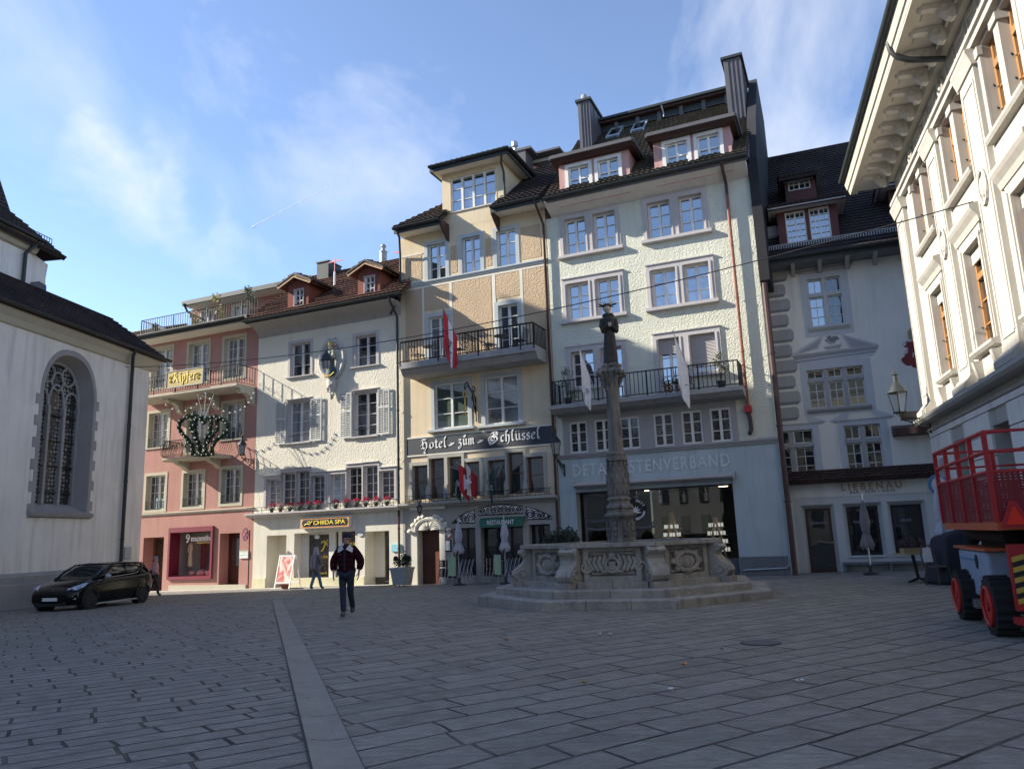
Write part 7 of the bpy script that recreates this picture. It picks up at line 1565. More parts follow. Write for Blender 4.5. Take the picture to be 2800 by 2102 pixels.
for a,b in zip(T_,T_[1:]):
 if b > 1.01:break
 P0,P1_,Q0,Q1=A0+dA*a,A0+dA*(b-.0007),B0+dB*a,B0+dB*(b-.0007)
 row=[]
 for k in range(7):
  x=k/6;dip=-.016*math.sin(math.pi*x)+.012
  for Ra,Rb in ((P0,Q0),(P1_,Q1)):
   q=Ra.lerp(Rb,.05+.90*x);row.append((q.x,q.y,gz(q.x,q.y)+dip+.012))
 for k in range(6):m.poly([row[2*k],row[2*k+2],row[2*k+3],row[2*k+1]])
 for (Ra,Rb,S0,S1) in ((A0+dA*a,A0+dA*b,A0+dA*a+(B0+dB*a-A0-dA*a)*.05,A0+dA*b+(B0+dB*b-A0-dA*b)*.05),(B0+dB*a-(B0+dB*a-A0-dA*a)*.05,B0+dB*b-(B0+dB*b-A0-dA*b)*.04,B0+dB*a,B0+dB*b)):
  mj.poly([(q.x,q.y,gz(q.x,q.y)+.006) for q in (Ra,S0,S1,Rb)])
m.build('drain_channel',MAT['channel_slab'],None,kind='structure');mj.build('channel_joint',MAT['black'],None,kind='structure')
t=NT('sidewalk');p=t.pos();n=t.noise(p,1.2,6,.65)
t.col(t.mix(t.rng(n,.3,.7),(.34,.32,.29,1),(.46,.44,.40,1)));t.set(.8,spec=.3);t.bump(t.noise(p,14,4),.3,.01);MAT['sidewalk']=t.m
m=MB();N_=24
for i in range(N_):
 a,b=uPW-8+(uWY-.3-uPW+8)*i/N_,uPW-8+(uWY-.3-uPW+8)*(i+1)/N_;q=[]
 for u_,w_ in ((a,1.05),(b,1.05),(b,0),(a,0)):p=FR.p(u_,w_,0);q.append((p.x,p.y,gz(p.x,p.y)+.05))
 m.poly(q);f=[q[0],q[1]];m.poly([(f[0][0],f[0][1],f[0][2]-.08),(f[1][0],f[1][1],f[1][2]-.08),f[1],f[0]])
m.build('pavement',MAT['sidewalk'],None,kind='structure')
p=gnd(2080,1757);m=MB();m.plan([(p.x+.27*math.cos(i*.262),p.y+.27*math.sin(i*.262)) for i in range(24)],p.z-.02,p.z+.006)
rt=root('manhole_cover',p,'round iron manhole cover in the paving right of the fountain','manhole cover');m.build('rim',MAT['iron'],rt);m=MB();m.plan([(p.x+.235*math.cos(i*.262),p.y+.235*math.sin(i*.262)) for i in range(24)],p.z+.002,p.z+.009);m.build('lid',MAT['slate_metal'],rt)
lv=[((1386,1753),'curled tan leaf on the paving between walking man and fountain steps'),((1640,1736),'pale leaf just in front of the fountain steps, left of a pair'),((1671,1738),'pale leaf just in front of the fountain steps, right of a pair'),((1873,1821),'orange leaf lying on the paving before the fountain'),((1598,1871),'yellow leaf on the paving nearest the camera, left'),((1836,1892),'white paper scrap on the foreground paving'),((2191,1868),'small white scrap on the paving right of the manhole'),((1974,1778),'dark grey pebble near the manhole cover')]
for i,(q,lb) in enumerate(lv):
 p=gnd(*q);m=MB(Loc(p.x,p.y,p.z+.012,i*1.1));s_=.032
 pts=[(s_*1.3*math.cos(k*.785)*(1+.25*math.sin(k*5+i)),s_*math.sin(k*.785)*(1+.25*math.cos(k*3+i)),.012+.022*abs(math.sin(k*1.7+i))) for k in range(8)]
 c=m.P(0,0,.006);idx=[m.P(*x) for x in pts]
 for k in range(8):m.f.append([c,idx[k],idx[(k+1) % 8]])
 c2=m.P(0,0,.0);idx2=[m.P(x[0]*.97,x[1]*.97,x[2]-.003) for x in pts]
 for k in range(8):m.f.append([c2,idx2[(k+1) % 8],idx2[k]])
 tag(m.build('fallen_leaf' if i not in (5,6,7) else ('paper_scrap' if i !=7 else 'pebble'),MAT[['wood_fascia','band_white','band_white','orange_sign','leaf_yellow','white_paint','white_paint','concrete'][i]],None,origin=p),lb,'leaf' if i not in (5,6,7) else ('scrap' if i !=7 else 'pebble'))
#fountain
FX,FY=2.63,19.81;ang0=R_(-13.6-90);AP=3.42
LF=Loc(FX,FY,gz(FX,FY-3)-.0,R_(-13.6));zF=gz(FX,FY-3)
t=NT('fountain_stone');p=t.pos();n=t.noise(p,1.5,6,.65);n2=t.noise(p,12,5,.6);n3=t.noise(t.pos((2,2,.4)),2.2,5,.65)
c=t.mix(t.rng(n,.3,.7),(.25,.23,.20,1),(.42,.39,.335,1));c=t.mix(t.math('MULTIPLY',t.rng(n3,.5,.75),.65),c,(.10,.098,.09,1));c=t.mix(t.math('MULTIPLY',t.rng(n2,.55,.75),.35),c,(.52,.50,.46,1));t.col(c);t.set(.85,spec=.3);t.bump(n2,.5,.012);MAT['fountain_stone']=t.m
t=NT('column_stone');p=t.pos();n=t.noise(p,2.5,6,.65);n3=t.noise(t.pos((3,3,.4)),2.2,5,.65)
t.col(t.mix(t.rng(n3,.46,.66),t.mix(n,(.27,.255,.22,1),(.17,.162,.145,1)),(.075,.072,.066,1)));t.set(.85,spec=.25);t.bump(t.noise(p,18,5),.4,.01);MAT['column_stone']=t.m
def octo(ap,rot=0):R=ap/math.cos(R_(22.5));return [(R*math.cos(R_(22.5+45*i)),R*math.sin(R_(22.5+45*i))) for i in range(8)]
rt=root('fountain',LF.p(0,0,0),'octagonal stone fountain with carved panels, steps and a column in the square','fountain');ORG[rt.name]=LF.p(0,0,0)
fy=FY-AP
def fz(py,ap,px=1640):q=LF.p(0,-ap,0);return zat(px,py,q.x,q.y)-zF
zs1=fz(1250+985*.39783,3.42);zs2=fz(1250+915*.39783,3.02);zs3=fz(1250+862*.39783,2.62);zrim=fz(1250+592*.39783,2.35);zwall=fz(1250+618*.39783,2.3)
print('fountain z',zs1,zs2,zs3,zwall,zrim)
for ap,a,b,nm in ((3.42,-.6,zs1,'lower_step'),(3.0,zs1-.02,zs2,'upper_step')):
 V=octo(ap);Vi=octo(ap-.75);m=MB(LF)
 for i in range(8):
  p0,p1,q0,q1=V[i],V[(i+1) % 8],Vi[i],Vi[(i+1) % 8]
  for k in range(3 if ap > 3.2 else 2):
   n_=3 if ap > 3.2 else 2;f0,f1=k/n_+.0022,(k+1)/n_-.0022
   L=lambda P,Q,f:(P[0]+(Q[0]-P[0])*f,P[1]+(Q[1]-P[1])*f)
   pl=[L(p0,p1,f0),L(p0,p1,f1),L(q0,q1,f1),L(q0,q1,f0)];bev=.02;dz=random.uniform(-.004,.004)
   pc=[L(pl[0],pl[3],.03),L(pl[1],pl[2],.03),pl[2],pl[3]]
   m.hexa([(x,y,a) for x,y in pl],[(x,y,b-bev+dz) for x,y in pl]);m.hexa([(x,y,b-bev+dz) for x,y in pl],[(x,y,b+dz) for x,y in pc])
 m.build(nm,MAT['fountain_stone'],rt)
m=MB(LF);V=octo(2.50)
for i in range(8):
 p0,p1=Vector(V[i]),Vector(V[(i+1) % 8]);d=(p1-p0);L_=d.length;e=d/L_;nn=Vector((e.y,-e.x));
 q=lambda s_,o_:tuple(p0+e*s_+nn*o_)
 for (s0,s1) in ((.26,L_/2-.006),(L_/2+.006,L_-.26)):m.plan([q(s0,0),q(s1,0),q(s1,-.5),q(s0,-.5)],zs2-.02,zs3)
m.build('base_block',MAT['fountain_stone'],rt)
V=octo(2.24);hp=zwall-zs3;orn=[]
for i in range(8):
 p0,p1=Vector(V[i]),Vector(V[(i+1) % 8]);d=(p1-p0);L_=d.length;e=d/L_;nn=Vector((e.y,-e.x))
 class PF:
  def p(s,u,w,z,p0=p0,e=e,nn=nn):q=p0+e*u+nn*w;return LF.p(q.x,q.y,z)
 pf=PF();a,b=.30,L_-.30;z0,z1=zs3,zwall;m=MB(pf)
 m.box(.0,L_,-.3,-.04,z0,z1);m.box(a-.02,a+.10,-.04,.05,z0,z1);m.box(b-.10,b+.02,-.04,.05,z0,z1);m.box(a+.10,b-.10,-.04,.05,z0,z0+.12);m.box(a+.10,b-.10,-.04,.05,z1-.10,z1)
 m.tube([(a+.15,.0,z0+.17),(b-.15,.0,z0+.17),(b-.15,.0,z1-.15),(a+.15,.0,z1-.15)],.03,6,True)
 pn=m.build('panel',MAT['fountain_stone'],rt)
 m=MB(pf);uc_,zc_=L_/2,(z0+z1)/2;ry=hp*.27
 if i in (5,3,1,7) and i==5:
  for sg in (-1,1):
   for k in range(5):m.tube([(uc_+sg*(.14+.11*k),.02,zc_+ry*.95-.02*k),(uc_+sg*(.2+.11*k),.05,zc_+.05),(uc_+sg*(.12+.10*k),.02,zc_-ry*(.9-.1*k))],.05,6)
   m.tube([(a_,.04,b_) for a_,b_ in spiral(uc_+sg*.6,zc_-ry*.3,.14,1.2,0,12,sg)],.035,5);m.tube([(uc_-sg*.22,.08,zc_-ry*.9),(uc_+sg*.16,.08,zc_-ry*.2)],.025,5)
  m.tube([(uc_+.15*math.cos(t*.52),.07,zc_-.02+.16*math.sin(t*.52)) for t in range(12)],.035,6,True);m.prism([(uc_-.08,zc_+.06),(uc_+.08,zc_+.06),(uc_+.07,zc_-.08),(uc_,zc_-.13),(uc_-.07,zc_-.08)],.0,.09);m.blob((uc_,.05,zc_+ry*.85),(.09,.06,.1),8,6)
 else:
  rx=.34;m.tube([(uc_+rx*math.cos(t*.3927)*(1+.05*math.sin(t*4)),.05,zc_+ry*1.02*math.sin(t*.3927)) for t in range(16)],.055,6,True);m.blob((uc_,-.01,zc_),(rx*.92,.09,ry*.95),14,8)
  for t_ in range(8):m.blob((uc_+rx*1.2*math.cos(t_*.785),.03,zc_+ry*1.15*math.sin(t_*.785)),(.085,.06,.075),7,5,.2)
 m.build('carved_relief',MAT['fountain_stone'],pn,smooth=50)
 c=V[i];a_=math.atan2(c[1],c[0]);Lc=Loc(0,0,0)
 class KF:
  def p(s,u,w,z,c=Vector(c),a_=a_):return LF.p(c.x+math.cos(a_)*w-math.sin(a_)*u,c.y+math.sin(a_)*w+math.cos(a_)*u,z)
 kf=KF();m=MB(kf);h=zwall-zs3
 pr=[(-.3,0),(.30,0),(.36,h*.06),(.40,h*.18),(.37,h*.30),(.28,h*.40),(.16,h*.52),(.10,h*.64),(.12,h*.74),(.20,h*.80),(.24,h*.88),(.20,h*.96),(.1,h),(-.3,h)]
 m.prof([(w_,zs3+z_) for w_,z_ in pr],-.20,.20)
 for sg in (-1,1):
  m.tube([(sg*.205,.19+.12*math.cos(t*.7)*(1-t*.07),zs3+h*.20+.12*math.sin(t*.7)*(1-t*.07)) for t in range(10)],.03,5);m.tube([(sg*.205,.12+.06*math.cos(t*.7),zs3+h*.86+.06*math.sin(t*.7)) for t in range(8)],.022,5)
 m.box(-.2,.2,-.3,.42,zs2-.02,zs3);m.build('console',MAT['fountain_stone'],rt,smooth=35)
m=MB(LF);Vo,Vi=octo(2.42),octo(1.98);Vo2=octo(2.36)
for i in range(8):
 p0,p1,q0,q1=Vo[i],Vo[(i+1) % 8],Vi[i],Vi[(i+1) % 8];L=lambda P,Q,f:(P[0]+(Q[0]-P[0])*f,P[1]+(Q[1]-P[1])*f)
 for k in range(2):
  f0,f1=k/2+.004,(k+1)/2-.004;pl=[L(p0,p1,f0),L(p0,p1,f1),L(q0,q1,f1),L(q0,q1,f0)];dz=random.uniform(-.006,.006)
  m.hexa([(x,y,zwall) for x,y in pl],[(x,y,zrim+dz) for x,y in pl])
m.build('rim',MAT['fountain_stone'],rt)
t=NT('water');t.col((.01,.016,.015,1));t.set(.03);t.bump(t.noise(t.pos(),4,3),.2,.02);MAT['water']=t.m
MB(LF).plan(octo(2.0),zrim-.3,zrim-.12).build('water',MAT['water'],rt)
cz=lambda py,px=1690:zat(px,py,FX,FY)-zF
cw=lambda npx:npx/2090.0*math.hypot(FX,FY)/2*.93
zz={k:cz(y) for k,y in dict(top=1008,cap0=1067,shaft0=1236,coll=1262,bulb0=1356,base1=1410,drum1=1418,drum0=1476).items()}
cl=Loc(FX,FY,zF)
prof_s=[(cw(46),zz['shaft0']-.02),(cw(43),zz['shaft0']+.06),(cw(42),zz['shaft0']+.5),(cw(40),(zz['shaft0']+zz['cap0'])/2),(cw(36),zz['cap0']-.05),(cw(42),zz['cap0']-.02),(cw(42),zz['cap0']+.03)]
MB(cl).lathe(0,0,prof_s,28).build('column_shaft',MAT['column_stone'],rt,smooth=50)
m=MB(cl);z0,z1=zz['bulb0'],zz['coll'];m.lathe(0,0,[(cw(44),z0-.03),(cw(46),z0+.03),(cw(60),z0+(z1-z0)*.22),(cw(60),z0+(z1-z0)*.5),(cw(52),z0+(z1-z0)*.8),(cw(48),z1-.02),(cw(48),z1),(cw(64),z1+.02),(cw(64),z1+.10),(cw(50),z1+.12),(cw(56),z1+.17),(cw(56),z1+.22),(cw(44),z1+.25)],24)
for i in range(12):
 a=i*R_(30)
 for k in range(6):z=z0+(z1-z0)*(k+.5)/6;r_=cw(62 if 1 < k < 4 else 56);b_=a+(k % 2)*R_(15);m.blob((r_*math.cos(b_),r_*math.sin(b_),z),(.035,.035,.085),6,5,.2)
m.build('carved_shaft',MAT['column_stone'],rt,smooth=30)
m=MB(cl);z0,z1=zz['base1'],zz['bulb0'];m.lathe(0,0,[(cw(80),zz['drum1']),(cw(92),z0),(cw(92),z0+.06),(cw(74),z0+.09),(cw(72),z0+.16),(cw(80),z0+.19),(cw(78),z0+.25),(cw(62),z0+(z1-z0)*.6),(cw(60),z0+(z1-z0)*.75),(cw(68),z0+(z1-z0)*.8),(cw(66),z1-.05),(cw(50),z1)],26);m.build('base_moulding',MAT['column_stone'],rt,smooth=25)
m=MB(cl);z0,z1=-.0+zrim-.5,zz['drum1'];m.lathe(0,0,[(cw(82),z0),(cw(82),zz['drum0']),(cw(79),zz['drum0']+.08),(cw(78),(zz['drum0']+z1)/2),(cw(74),z1-.04),(cw(80),z1)],24)
for i in range(9):
 a=i*R_(40);r_=cw(78);zc_=(zz['drum0']+z1)/2
 for dz,s_ in ((.14,.07),(.0,.09),(-.13,.07)):m.blob((r_*math.cos(a),r_*math.sin(a),zc_+dz),(s_*.6,s_*.6,s_),7,5,.25)
 for sg in (-1,1):m.tube([(r_*math.cos(a+sg*.18+.03*k),r_*math.sin(a+sg*.18+.03*k),zc_-.18+.09*k) for k in range(5)],.03,5)
m.build('drum',MAT['column_stone'],rt,smooth=50)
m=MB(cl);z0,z1=zz['cap0'],zz['top'];m.lathe(0,0,[(cw(40),z0),(cw(46),z0+.08),(cw(42),z0+.2),(cw(50),z0+(z1-z0)*.55),(cw(62),z1-.12),(cw(66),z1-.1)],20)
for i in range(8):
 a=i*R_(45)+R_(20)
 m.tube([(cw(44)*math.cos(a),cw(44)*math.sin(a),z0+.1),(cw(54)*math.cos(a),cw(54)*math.sin(a),z0+.26),(cw(70)*math.cos(a),cw(70)*math.sin(a),z0+.36),(cw(66)*math.cos(a),cw(66)*math.sin(a),z0+.30)],.045,5)
for i in range(4):a=i*R_(90)+R_(25);m.blob((cw(84)*math.cos(a),cw(84)*math.sin(a),z1-.13),(.10,.10,.09),7,5);m.tube([(cw(50)*math.cos(a),cw(50)*math.sin(a),z0+.3),(cw(78)*math.cos(a),cw(78)*math.sin(a),z1-.12)],.05,5)
Q=[(cw(86)*math.cos(R_(25+90*i+dx)),cw(86)*math.sin(R_(25+90*i+dx))) for i in range(4) for dx in (-7,7)];Q2=[]
for i in range(4):Q2 +=[Q[2*i],Q[2*i+1],(cw(54)*math.cos(R_(70+90*i)),cw(54)*math.sin(R_(70+90*i)))]
m.plan(Q2,z1-.09,z1);m.build('capital',MAT['column_stone'],rt,smooth=40)
for sg,tipx in ((-1,1603),(1,1780)):
 m=MB(cl);z=zz['drum0']+.28;r0=cw(78);ex=.88 if sg < 0 else .85
 m.tube([(sg*r0*.9,-.05,z),(sg*(r0+.25),-.08,z-.01),(sg*(r0+.5),-.1,z+.03),(sg*(ex-.05),-.12,z+(.06 if sg < 0 else .12)),(sg*ex,-.12,z-(.06 if sg < 0 else -.16))],[.045,.03,.035,.025,.022],6);m.build('spout',MAT['slate_metal'],rt,smooth=40)
zt=zz['top'];hz=lambda py:zat(1668,py,FX,FY)
SH=hz(832)-hz(996);sl_=Loc(FX+.02,FY,zF+zt,R_(0));Sx=SH/1.75
rs=root('statue',sl_.p(0,0,0),'dark stone friar statue with a rayed halo on top of the fountain column','statue')
L=lambda *a:a
m=MB(sl_);k=Sx
m.blob((0,0,.06),(.22,.20,.14),10,5,.15)
for i in range(5):m.blob((.17*math.cos(i*1.26),.17*math.sin(i*1.26),.05),(.12,.12,.10),7,5,.2)
m.build('rock_base',MAT['column_stone'],rs,smooth=50)
b0=.15;N=20;prof_r=[(.205,0),(.20,.1),(.185,.35),(.165,.6),(.145,.85),(.14,.95),(.165,1.1),(.185,1.25),(.17,1.34),(.12,1.42),(.07,1.45)]
m=MB(sl_);rings=[]
for r,z in prof_r:
 rings.append([m.P(k*r*(1+(.10 if z < .9 else .0)*math.sin(i*2*math.pi/N*5+z))*math.cos(2*math.pi*i/N),k*r*.85*(1+(.10 if z < .9 else 0)*math.sin(i*2*math.pi/N*5+z))*math.sin(2*math.pi*i/N),b0+k*z) for i in range(N)])
for a,b in zip(rings,rings[1:]):
 for i in range(N):m.f.append([a[i],a[(i+1) % N],b[(i+1) % N],b[i]])
m.f.append(rings[0][::-1]);m.f.append(rings[-1])
for sg in (-1,1):m.tube([(k*sg*.19,0,b0+k*1.30),(k*sg*.21,-.02,b0+k*1.08),(k*sg*.19,-k*.10,b0+k*.93),(k*sg*.06,-k*.20,b0+k*1.06)],[k*.06,k*.07,k*.085,k*.045],8)
m.tube([(k*.13*math.cos(t*.628),k*.12*math.sin(t*.628),b0+k*1.40) for t in range(10)],k*.05,6,True)
MAT['habit']=plain('habit',(.035,.033,.031),.75,var=.35)
m.build('habit',MAT['habit'],rs,smooth=60)
m=MB(sl_);hc=(-k*.03,-k*.03,b0+k*1.60);m.blob(hc,(k*.095,k*.11,k*.135),12,9);m.tube([(0,0,b0+k*1.42),(-k*.01,0,b0+k*1.52)],k*.055,8)
m.blob((hc[0]-k*.02,hc[1]-k*.115,hc[2]-k*.01),(k*.022,k*.035,k*.035),6,5)
for sg in (-1,1):m.blob((hc[0]+sg*k*.1,hc[1]+k*.01,hc[2]-k*.01),(k*.02,k*.03,k*.04),6,5);m.blob((k*sg*.02,-k*.22,b0+k*1.08),(k*.03,k*.05,k*.07),6,5)
m.build('head',MAT['pale_statue'],rs,smooth=60)
m=MB(sl_);m.blob((hc[0],hc[1]+k*.02,hc[2]+k*.05),(k*.105,k*.115,k*.10),12,7);m.build('hair',MAT['hair'],rs,smooth=60)
m=MB(sl_)
for i in range(20):a=i*R_(18);m.tube([(hc[0]+k*.10*math.cos(a),hc[1]+k*.10*math.sin(a),hc[2]+k*.08),(hc[0]+k*.30*math.cos(a),hc[1]+k*.30*math.sin(a),hc[2]+k*(.13+.04*math.sin(i*2)))],[.016,.005],4)
m.build('halo',MAT['hair'],rs)
#street things
def sub(m,name,mat,par,**k):return m.build(name,MAT[mat],par,**k)
def skin(name,pts,edges,mat,par,L,lev=1,**kw):
 """one continuous surface grown round a skeleton: pts {key: (x, y, z, r[, r2])}, the first key is the root"""
 ks=list(pts);me=bpy.data.meshes.new(name);me.from_pydata([pts[k][:3] for k in ks],[(ks.index(a),ks.index(b)) for a,b in edges],[])
 o=bpy.data.objects.new(name,me);COL.objects.link(o);md=o.modifiers.new('s','SKIN');md.use_smooth_shade=True
 for i,k in enumerate(ks):
  v=me.skin_vertices[0].data[i];r=pts[k][3];v.radius=(r,pts[k][4] if len(pts[k]) > 4 else r);v.use_root=(i==0)
 s=o.modifiers.new('u','SUBSURF');s.levels=s.render_levels=lev
 dg=bpy.context.evaluated_depsgraph_get();dg.update();em=bpy.data.meshes.new_from_object(o.evaluated_get(dg));m=MB(L)
 for v in em.vertices:m.P(*v.co)
 m.f=[list(p.vertices) for p in em.polygons];bpy.data.objects.remove(o);bpy.data.meshes.remove(me);bpy.data.meshes.remove(em)
 return m.build(name,MAT[mat] if isinstance(mat,str) else mat,par,smooth=True,**kw)
def chain(*ks):return list(zip(ks,ks[1:]))
def person(p,rz,H_,label,J,jacket,trousers,shoe,cap,long=0,extras=None,detail=True):
 """J: joints of the pose in metres for a 1.75 m figure facing -y"""
 rt=root('person',p,label,'person');k=H_/1.75;L=Loc(p.x,p.y,p.z,rz,k);B={}
 def put(n,c,r,r2=None):B[n]=(c[0],c[1],c[2],r)+((r2,) if r2 else ())
 put('pel',(0,0,.95),.13,.10);put('waist',(0,0,1.12),.12,.09);put('chest',(0,-.01,1.32),.15,.10);put('neck0',(0,0,1.46),.06);put('neck',(0,-.01,1.52),.052);put('jaw',(0,-.025,1.60),.072,.08);put('head',(0,-.01,1.68),.078,.095);put('top',(0,0,1.735),.05,.06)
 E_=chain('pel','waist','chest','neck0','neck','jaw','head','top')
 for s,sg in (('L',-1),('R',1)):
  put('sh'+s,(sg*.17,0,1.42),.058);put('el'+s,J['el'+s],.043);put('wr'+s,J['wr'+s],.028);w=Vector(J['wr'+s]);d=Vector(J.get('hd'+s,(0,-.02,-.09)))
  put('pa'+s,w+d*.6,.030,.018);E_ +=chain('chest','sh'+s,'el'+s,'wr'+s,'pa'+s)
  if detail:
   for f in range(4):
    b=w+d*.95+Vector((0,(f-1.5)*.018,0));ln=(.055,.065,.06,.045)[f];put('f%s%da' % (s,f),b,.0095);put('f%s%db' % (s,f),b+d.normalized()*ln+Vector((-sg*.012,-.006,0)),.0085);put('f%s%dc' % (s,f),b+d.normalized()*ln*1.5+Vector((-sg*.032,-.012,0)),.0075);E_ +=chain('pa'+s,'f%s%da' % (s,f),'f%s%db' % (s,f),'f%s%dc' % (s,f))
   put('t'+s,w+d*.5+Vector((-sg*.02,-.04,0)),.011);put('u'+s,w+d*1.1+Vector((-sg*.035,-.055,0)),.009);E_ +=chain('pa'+s,'t'+s,'u'+s)
  put('hp'+s,(sg*.09,0,.90),.085);put('kn'+s,J['kn'+s],.058);put('an'+s,J['an'+s],.040);put('to'+s,Vector(J['an'+s])+Vector(J.get('ft'+s,(0,-.13,-.05))),.030);E_ +=chain('pel','hp'+s,'kn'+s,'an'+s,'to'+s)
 skin('body',B,E_,'skin',rt,L)
 g=lambda n,r,r2=None:(B[n][0],B[n][1],B[n][2],r)+((r2,) if r2 else ())
 hem=.98-long;Q={'waist':g('waist',.205,.155),'hem':(0,0,hem+.04,.20 if not long else .23,.16),'chest':g('chest',.215,.155),'col':(0,0,1.47,.10)}
 E2=chain('hem','waist','chest','col')
 for s in 'LR':w=Vector(B['wr'+s][:3]);e=Vector(B['el'+s][:3]);c=w.lerp(e,.12);Q['sh'+s]=g('sh'+s,.115);Q['el'+s]=g('el'+s,.10);Q['cu'+s]=(c.x,c.y,c.z,.072);E2 +=chain('chest','sh'+s,'el'+s,'cu'+s)
 skin('jacket',Q,E2,jacket,rt,L)
 T={'pel':(0,0,.96,.155,.125)};E3=[]
 for s in 'LR':T['hp'+s]=g('hp'+s,.108);T['kn'+s]=g('kn'+s,.076);a=Vector(B['an'+s][:3]);T['an'+s]=(a.x,a.y,a.z-.02,.068);E3 +=chain('pel','hp'+s,'kn'+s,'an'+s)
 skin('trousers',T,E3,trousers,rt,L)
 for s in 'LR':a=Vector(B['an'+s][:3]);t=Vector(B['to'+s][:3]);skin('shoe',{'a':(a.x,a.y+.03,a.z-.01,.066),'m':tuple((a+t)/2-Vector((0,0,.01)))+(.058,),'t':(t.x,t.y-.02,t.z,.052)},chain('a','m','t'),shoe,rt,L)
 m=MB(L);m.lathe(0,.006,[(.090,1.692),(.101,1.715),(.096,1.76),(.07,1.80),(.02,1.82)],16,.92,1.12);m.build('cap',MAT[cap],rt,smooth=60)
 m=MB(L);m.blob((0,-.118,1.635),(.016,.026,.026),8,6);m.build('nose',MAT['skin'],rt,smooth=True);m=MB(L);m.tube([(-.025,-.104,1.588),(0,-.112,1.586),(.025,-.104,1.588)],.007,5);m.build('mouth',MAT['lip'],rt)
 for sg in (-1,1):m=MB(L);m.blob((sg*.08,-.0,1.64),(.012,.022,.032),6,5);m.build('ear',MAT['skin'],rt,smooth=True);m=MB(L);m.blob((sg*.032,-.098,1.655),(.014,.008,.008),6,5);m.build('eye',MAT['black'],rt)
 if extras:extras(rt,L)
 return rt
plain('lip',(.28,.10,.08),.5);plain('plaid_dark',(.045,.010,.016),.9,var=.5,scale=16);plain('jeans',(.022,.035,.06),.85,var=.25);plain('jeans_light',(.12,.18,.26),.85,var=.25);plain('sneaker',(.09,.09,.09),.7);plain('boot_black',(.015,.015,.015),.5);plain('navy_cap',(.018,.022,.035),.9);plain('fleece',(.72,.72,.70),.95,bump=.5);plain('coat_taupe',(.17,.145,.14),.9,var=.2);plain('scarf_grey',(.33,.29,.30),.95,var=.2,bump=.3);plain('pink_coat',(.46,.24,.24),.7,var=.2)
t=NT('plaid');p=t.pos(obj=True);s=t.n('ShaderNodeSeparateXYZ');t.l(p,s.inputs[0])
f=lambda sock,k:t.rng(t.math('FRACT',t.math('MULTIPLY',sock,k)),.42,.5)
t.col(t.mix(t.math('MULTIPLY',f(s.outputs[0],9),.5),t.mix(f(s.outputs[2],9),(.055,.007,.012,1),(.024,.005,.009,1)),(.012,.005,.008,1)));t.set(.95,spec=.15);MAT['plaid']=t.m
def man_x(rt,L):
 m=MB(L);m.tube([(-.15,-.03,1.44),(-.11,-.12,1.47),(-.09,-.13,1.53),(-.03,-.02,1.56)],.035,6);m.build('collar',MAT['fleece'],rt,smooth=60)
 for sg in (-1,1):m=MB(L);m.hexa([(sg*.03,-.165,1.44),(sg*.16,-.125,1.37),(sg*.17,-.10,1.46),(sg*.09,-.12,1.535)],[(sg*.03,-.13,1.44),(sg*.16,-.09,1.37),(sg*.17,-.06,1.46),(sg*.09,-.06,1.54)]);m.build('collar',MAT['fleece'],rt)
 m=MB(L);m.lathe(0,-.015,[(.085,1.44),(.092,1.50),(.078,1.56)],14,1,1.1);m.build('scarf',MAT['navy_cap'],rt,smooth=60)
 m=MB(L)
 for sg in (-1,1):m.blob((sg*.034,-.108,1.652),(.026,.010,.015),8,6)
 m.tube([(-.08,-.02,1.66),(-.06,-.10,1.662),(.06,-.10,1.662),(.08,-.02,1.66)],.006,4);m.build('sunglasses',MAT['black'],rt)
 m=MB(L);m.box(-.02,.02,-.17,-.162,.98,1.43);m.build('placket',MAT['navy_cap'],rt)
 m=MB(L);m.box(-.12,-.075,-.168,-.155,1.33,1.345);m.build('pocket_tab',MAT['red_flag'],rt)
p=gnd(947,1684)
person(p,R_(-4),1.79,'man in dark red plaid jacket with white fleece collar walking towards the camera',dict(elL=(-.31,.02,1.17),wrL=(-.25,-.14,.95),elR=(.32,.04,1.18),wrR=(.29,-.04,.94),knL=(-.05,-.10,.50),anL=(-.03,-.10,.09),knR=(.075,.05,.50),anR=(.05,.34,.16),ftR=(0,-.08,-.09)),'plaid','jeans','sneaker','navy_cap',extras=man_x)
def wom_x(rt,L):
 m=MB(L);m.lathe(0,.02,[(.12,1.42),(.145,1.50),(.125,1.60),(.115,1.70),(.10,1.79),(.03,1.83)],14);m.build('shawl',MAT['scarf_grey'],rt,smooth=60)
 for sx in (-.06,.09):m=MB(L);m.tube([(sx,.17,1.45),(sx-.02,.21,1.2),(sx+.02,.20,1.0),(sx,.19,.86)],[.055,.06,.065,.05],7);m.build('scarf_end',MAT['scarf_grey'],rt,smooth=60)
p=gnd(885,1619);p=FR.p(*(lambda q:((q-FR.O).dot(FR.T),1.6,0))(ray(890,1560)*(33.6/ray(890,1560).y)));p.z=gz(p.x,p.y)
person(p,R_(150),1.66,'woman seen from behind in a taupe coat and long grey scarf outside the spa',dict(elL=(-.26,.0,1.15),wrL=(-.22,-.16,1.05),elR=(.30,-.05,1.18),wrR=(.25,-.28,1.12),knL=(-.10,-.08,.50),anL=(-.14,-.18,.09),knR=(.10,.05,.50),anR=(.15,.18,.10)),'coat_taupe','jeans_light','boot_black','scarf_grey',long=.38,extras=wom_x,detail=False)
def pk_x(rt,L):
 m=MB(L);m.lathe(0,.0,[(.11,1.44),(.13,1.50),(.10,1.56)],12);m.build('hood',MAT['pink_coat'],rt,smooth=60)
 m=MB(L);m.blob((.05,.20,1.0),(.19,.12,.20),10,8);m.build('shoulder_bag',MAT['boot_black'],rt,smooth=60)
p=gnd(421,1628)
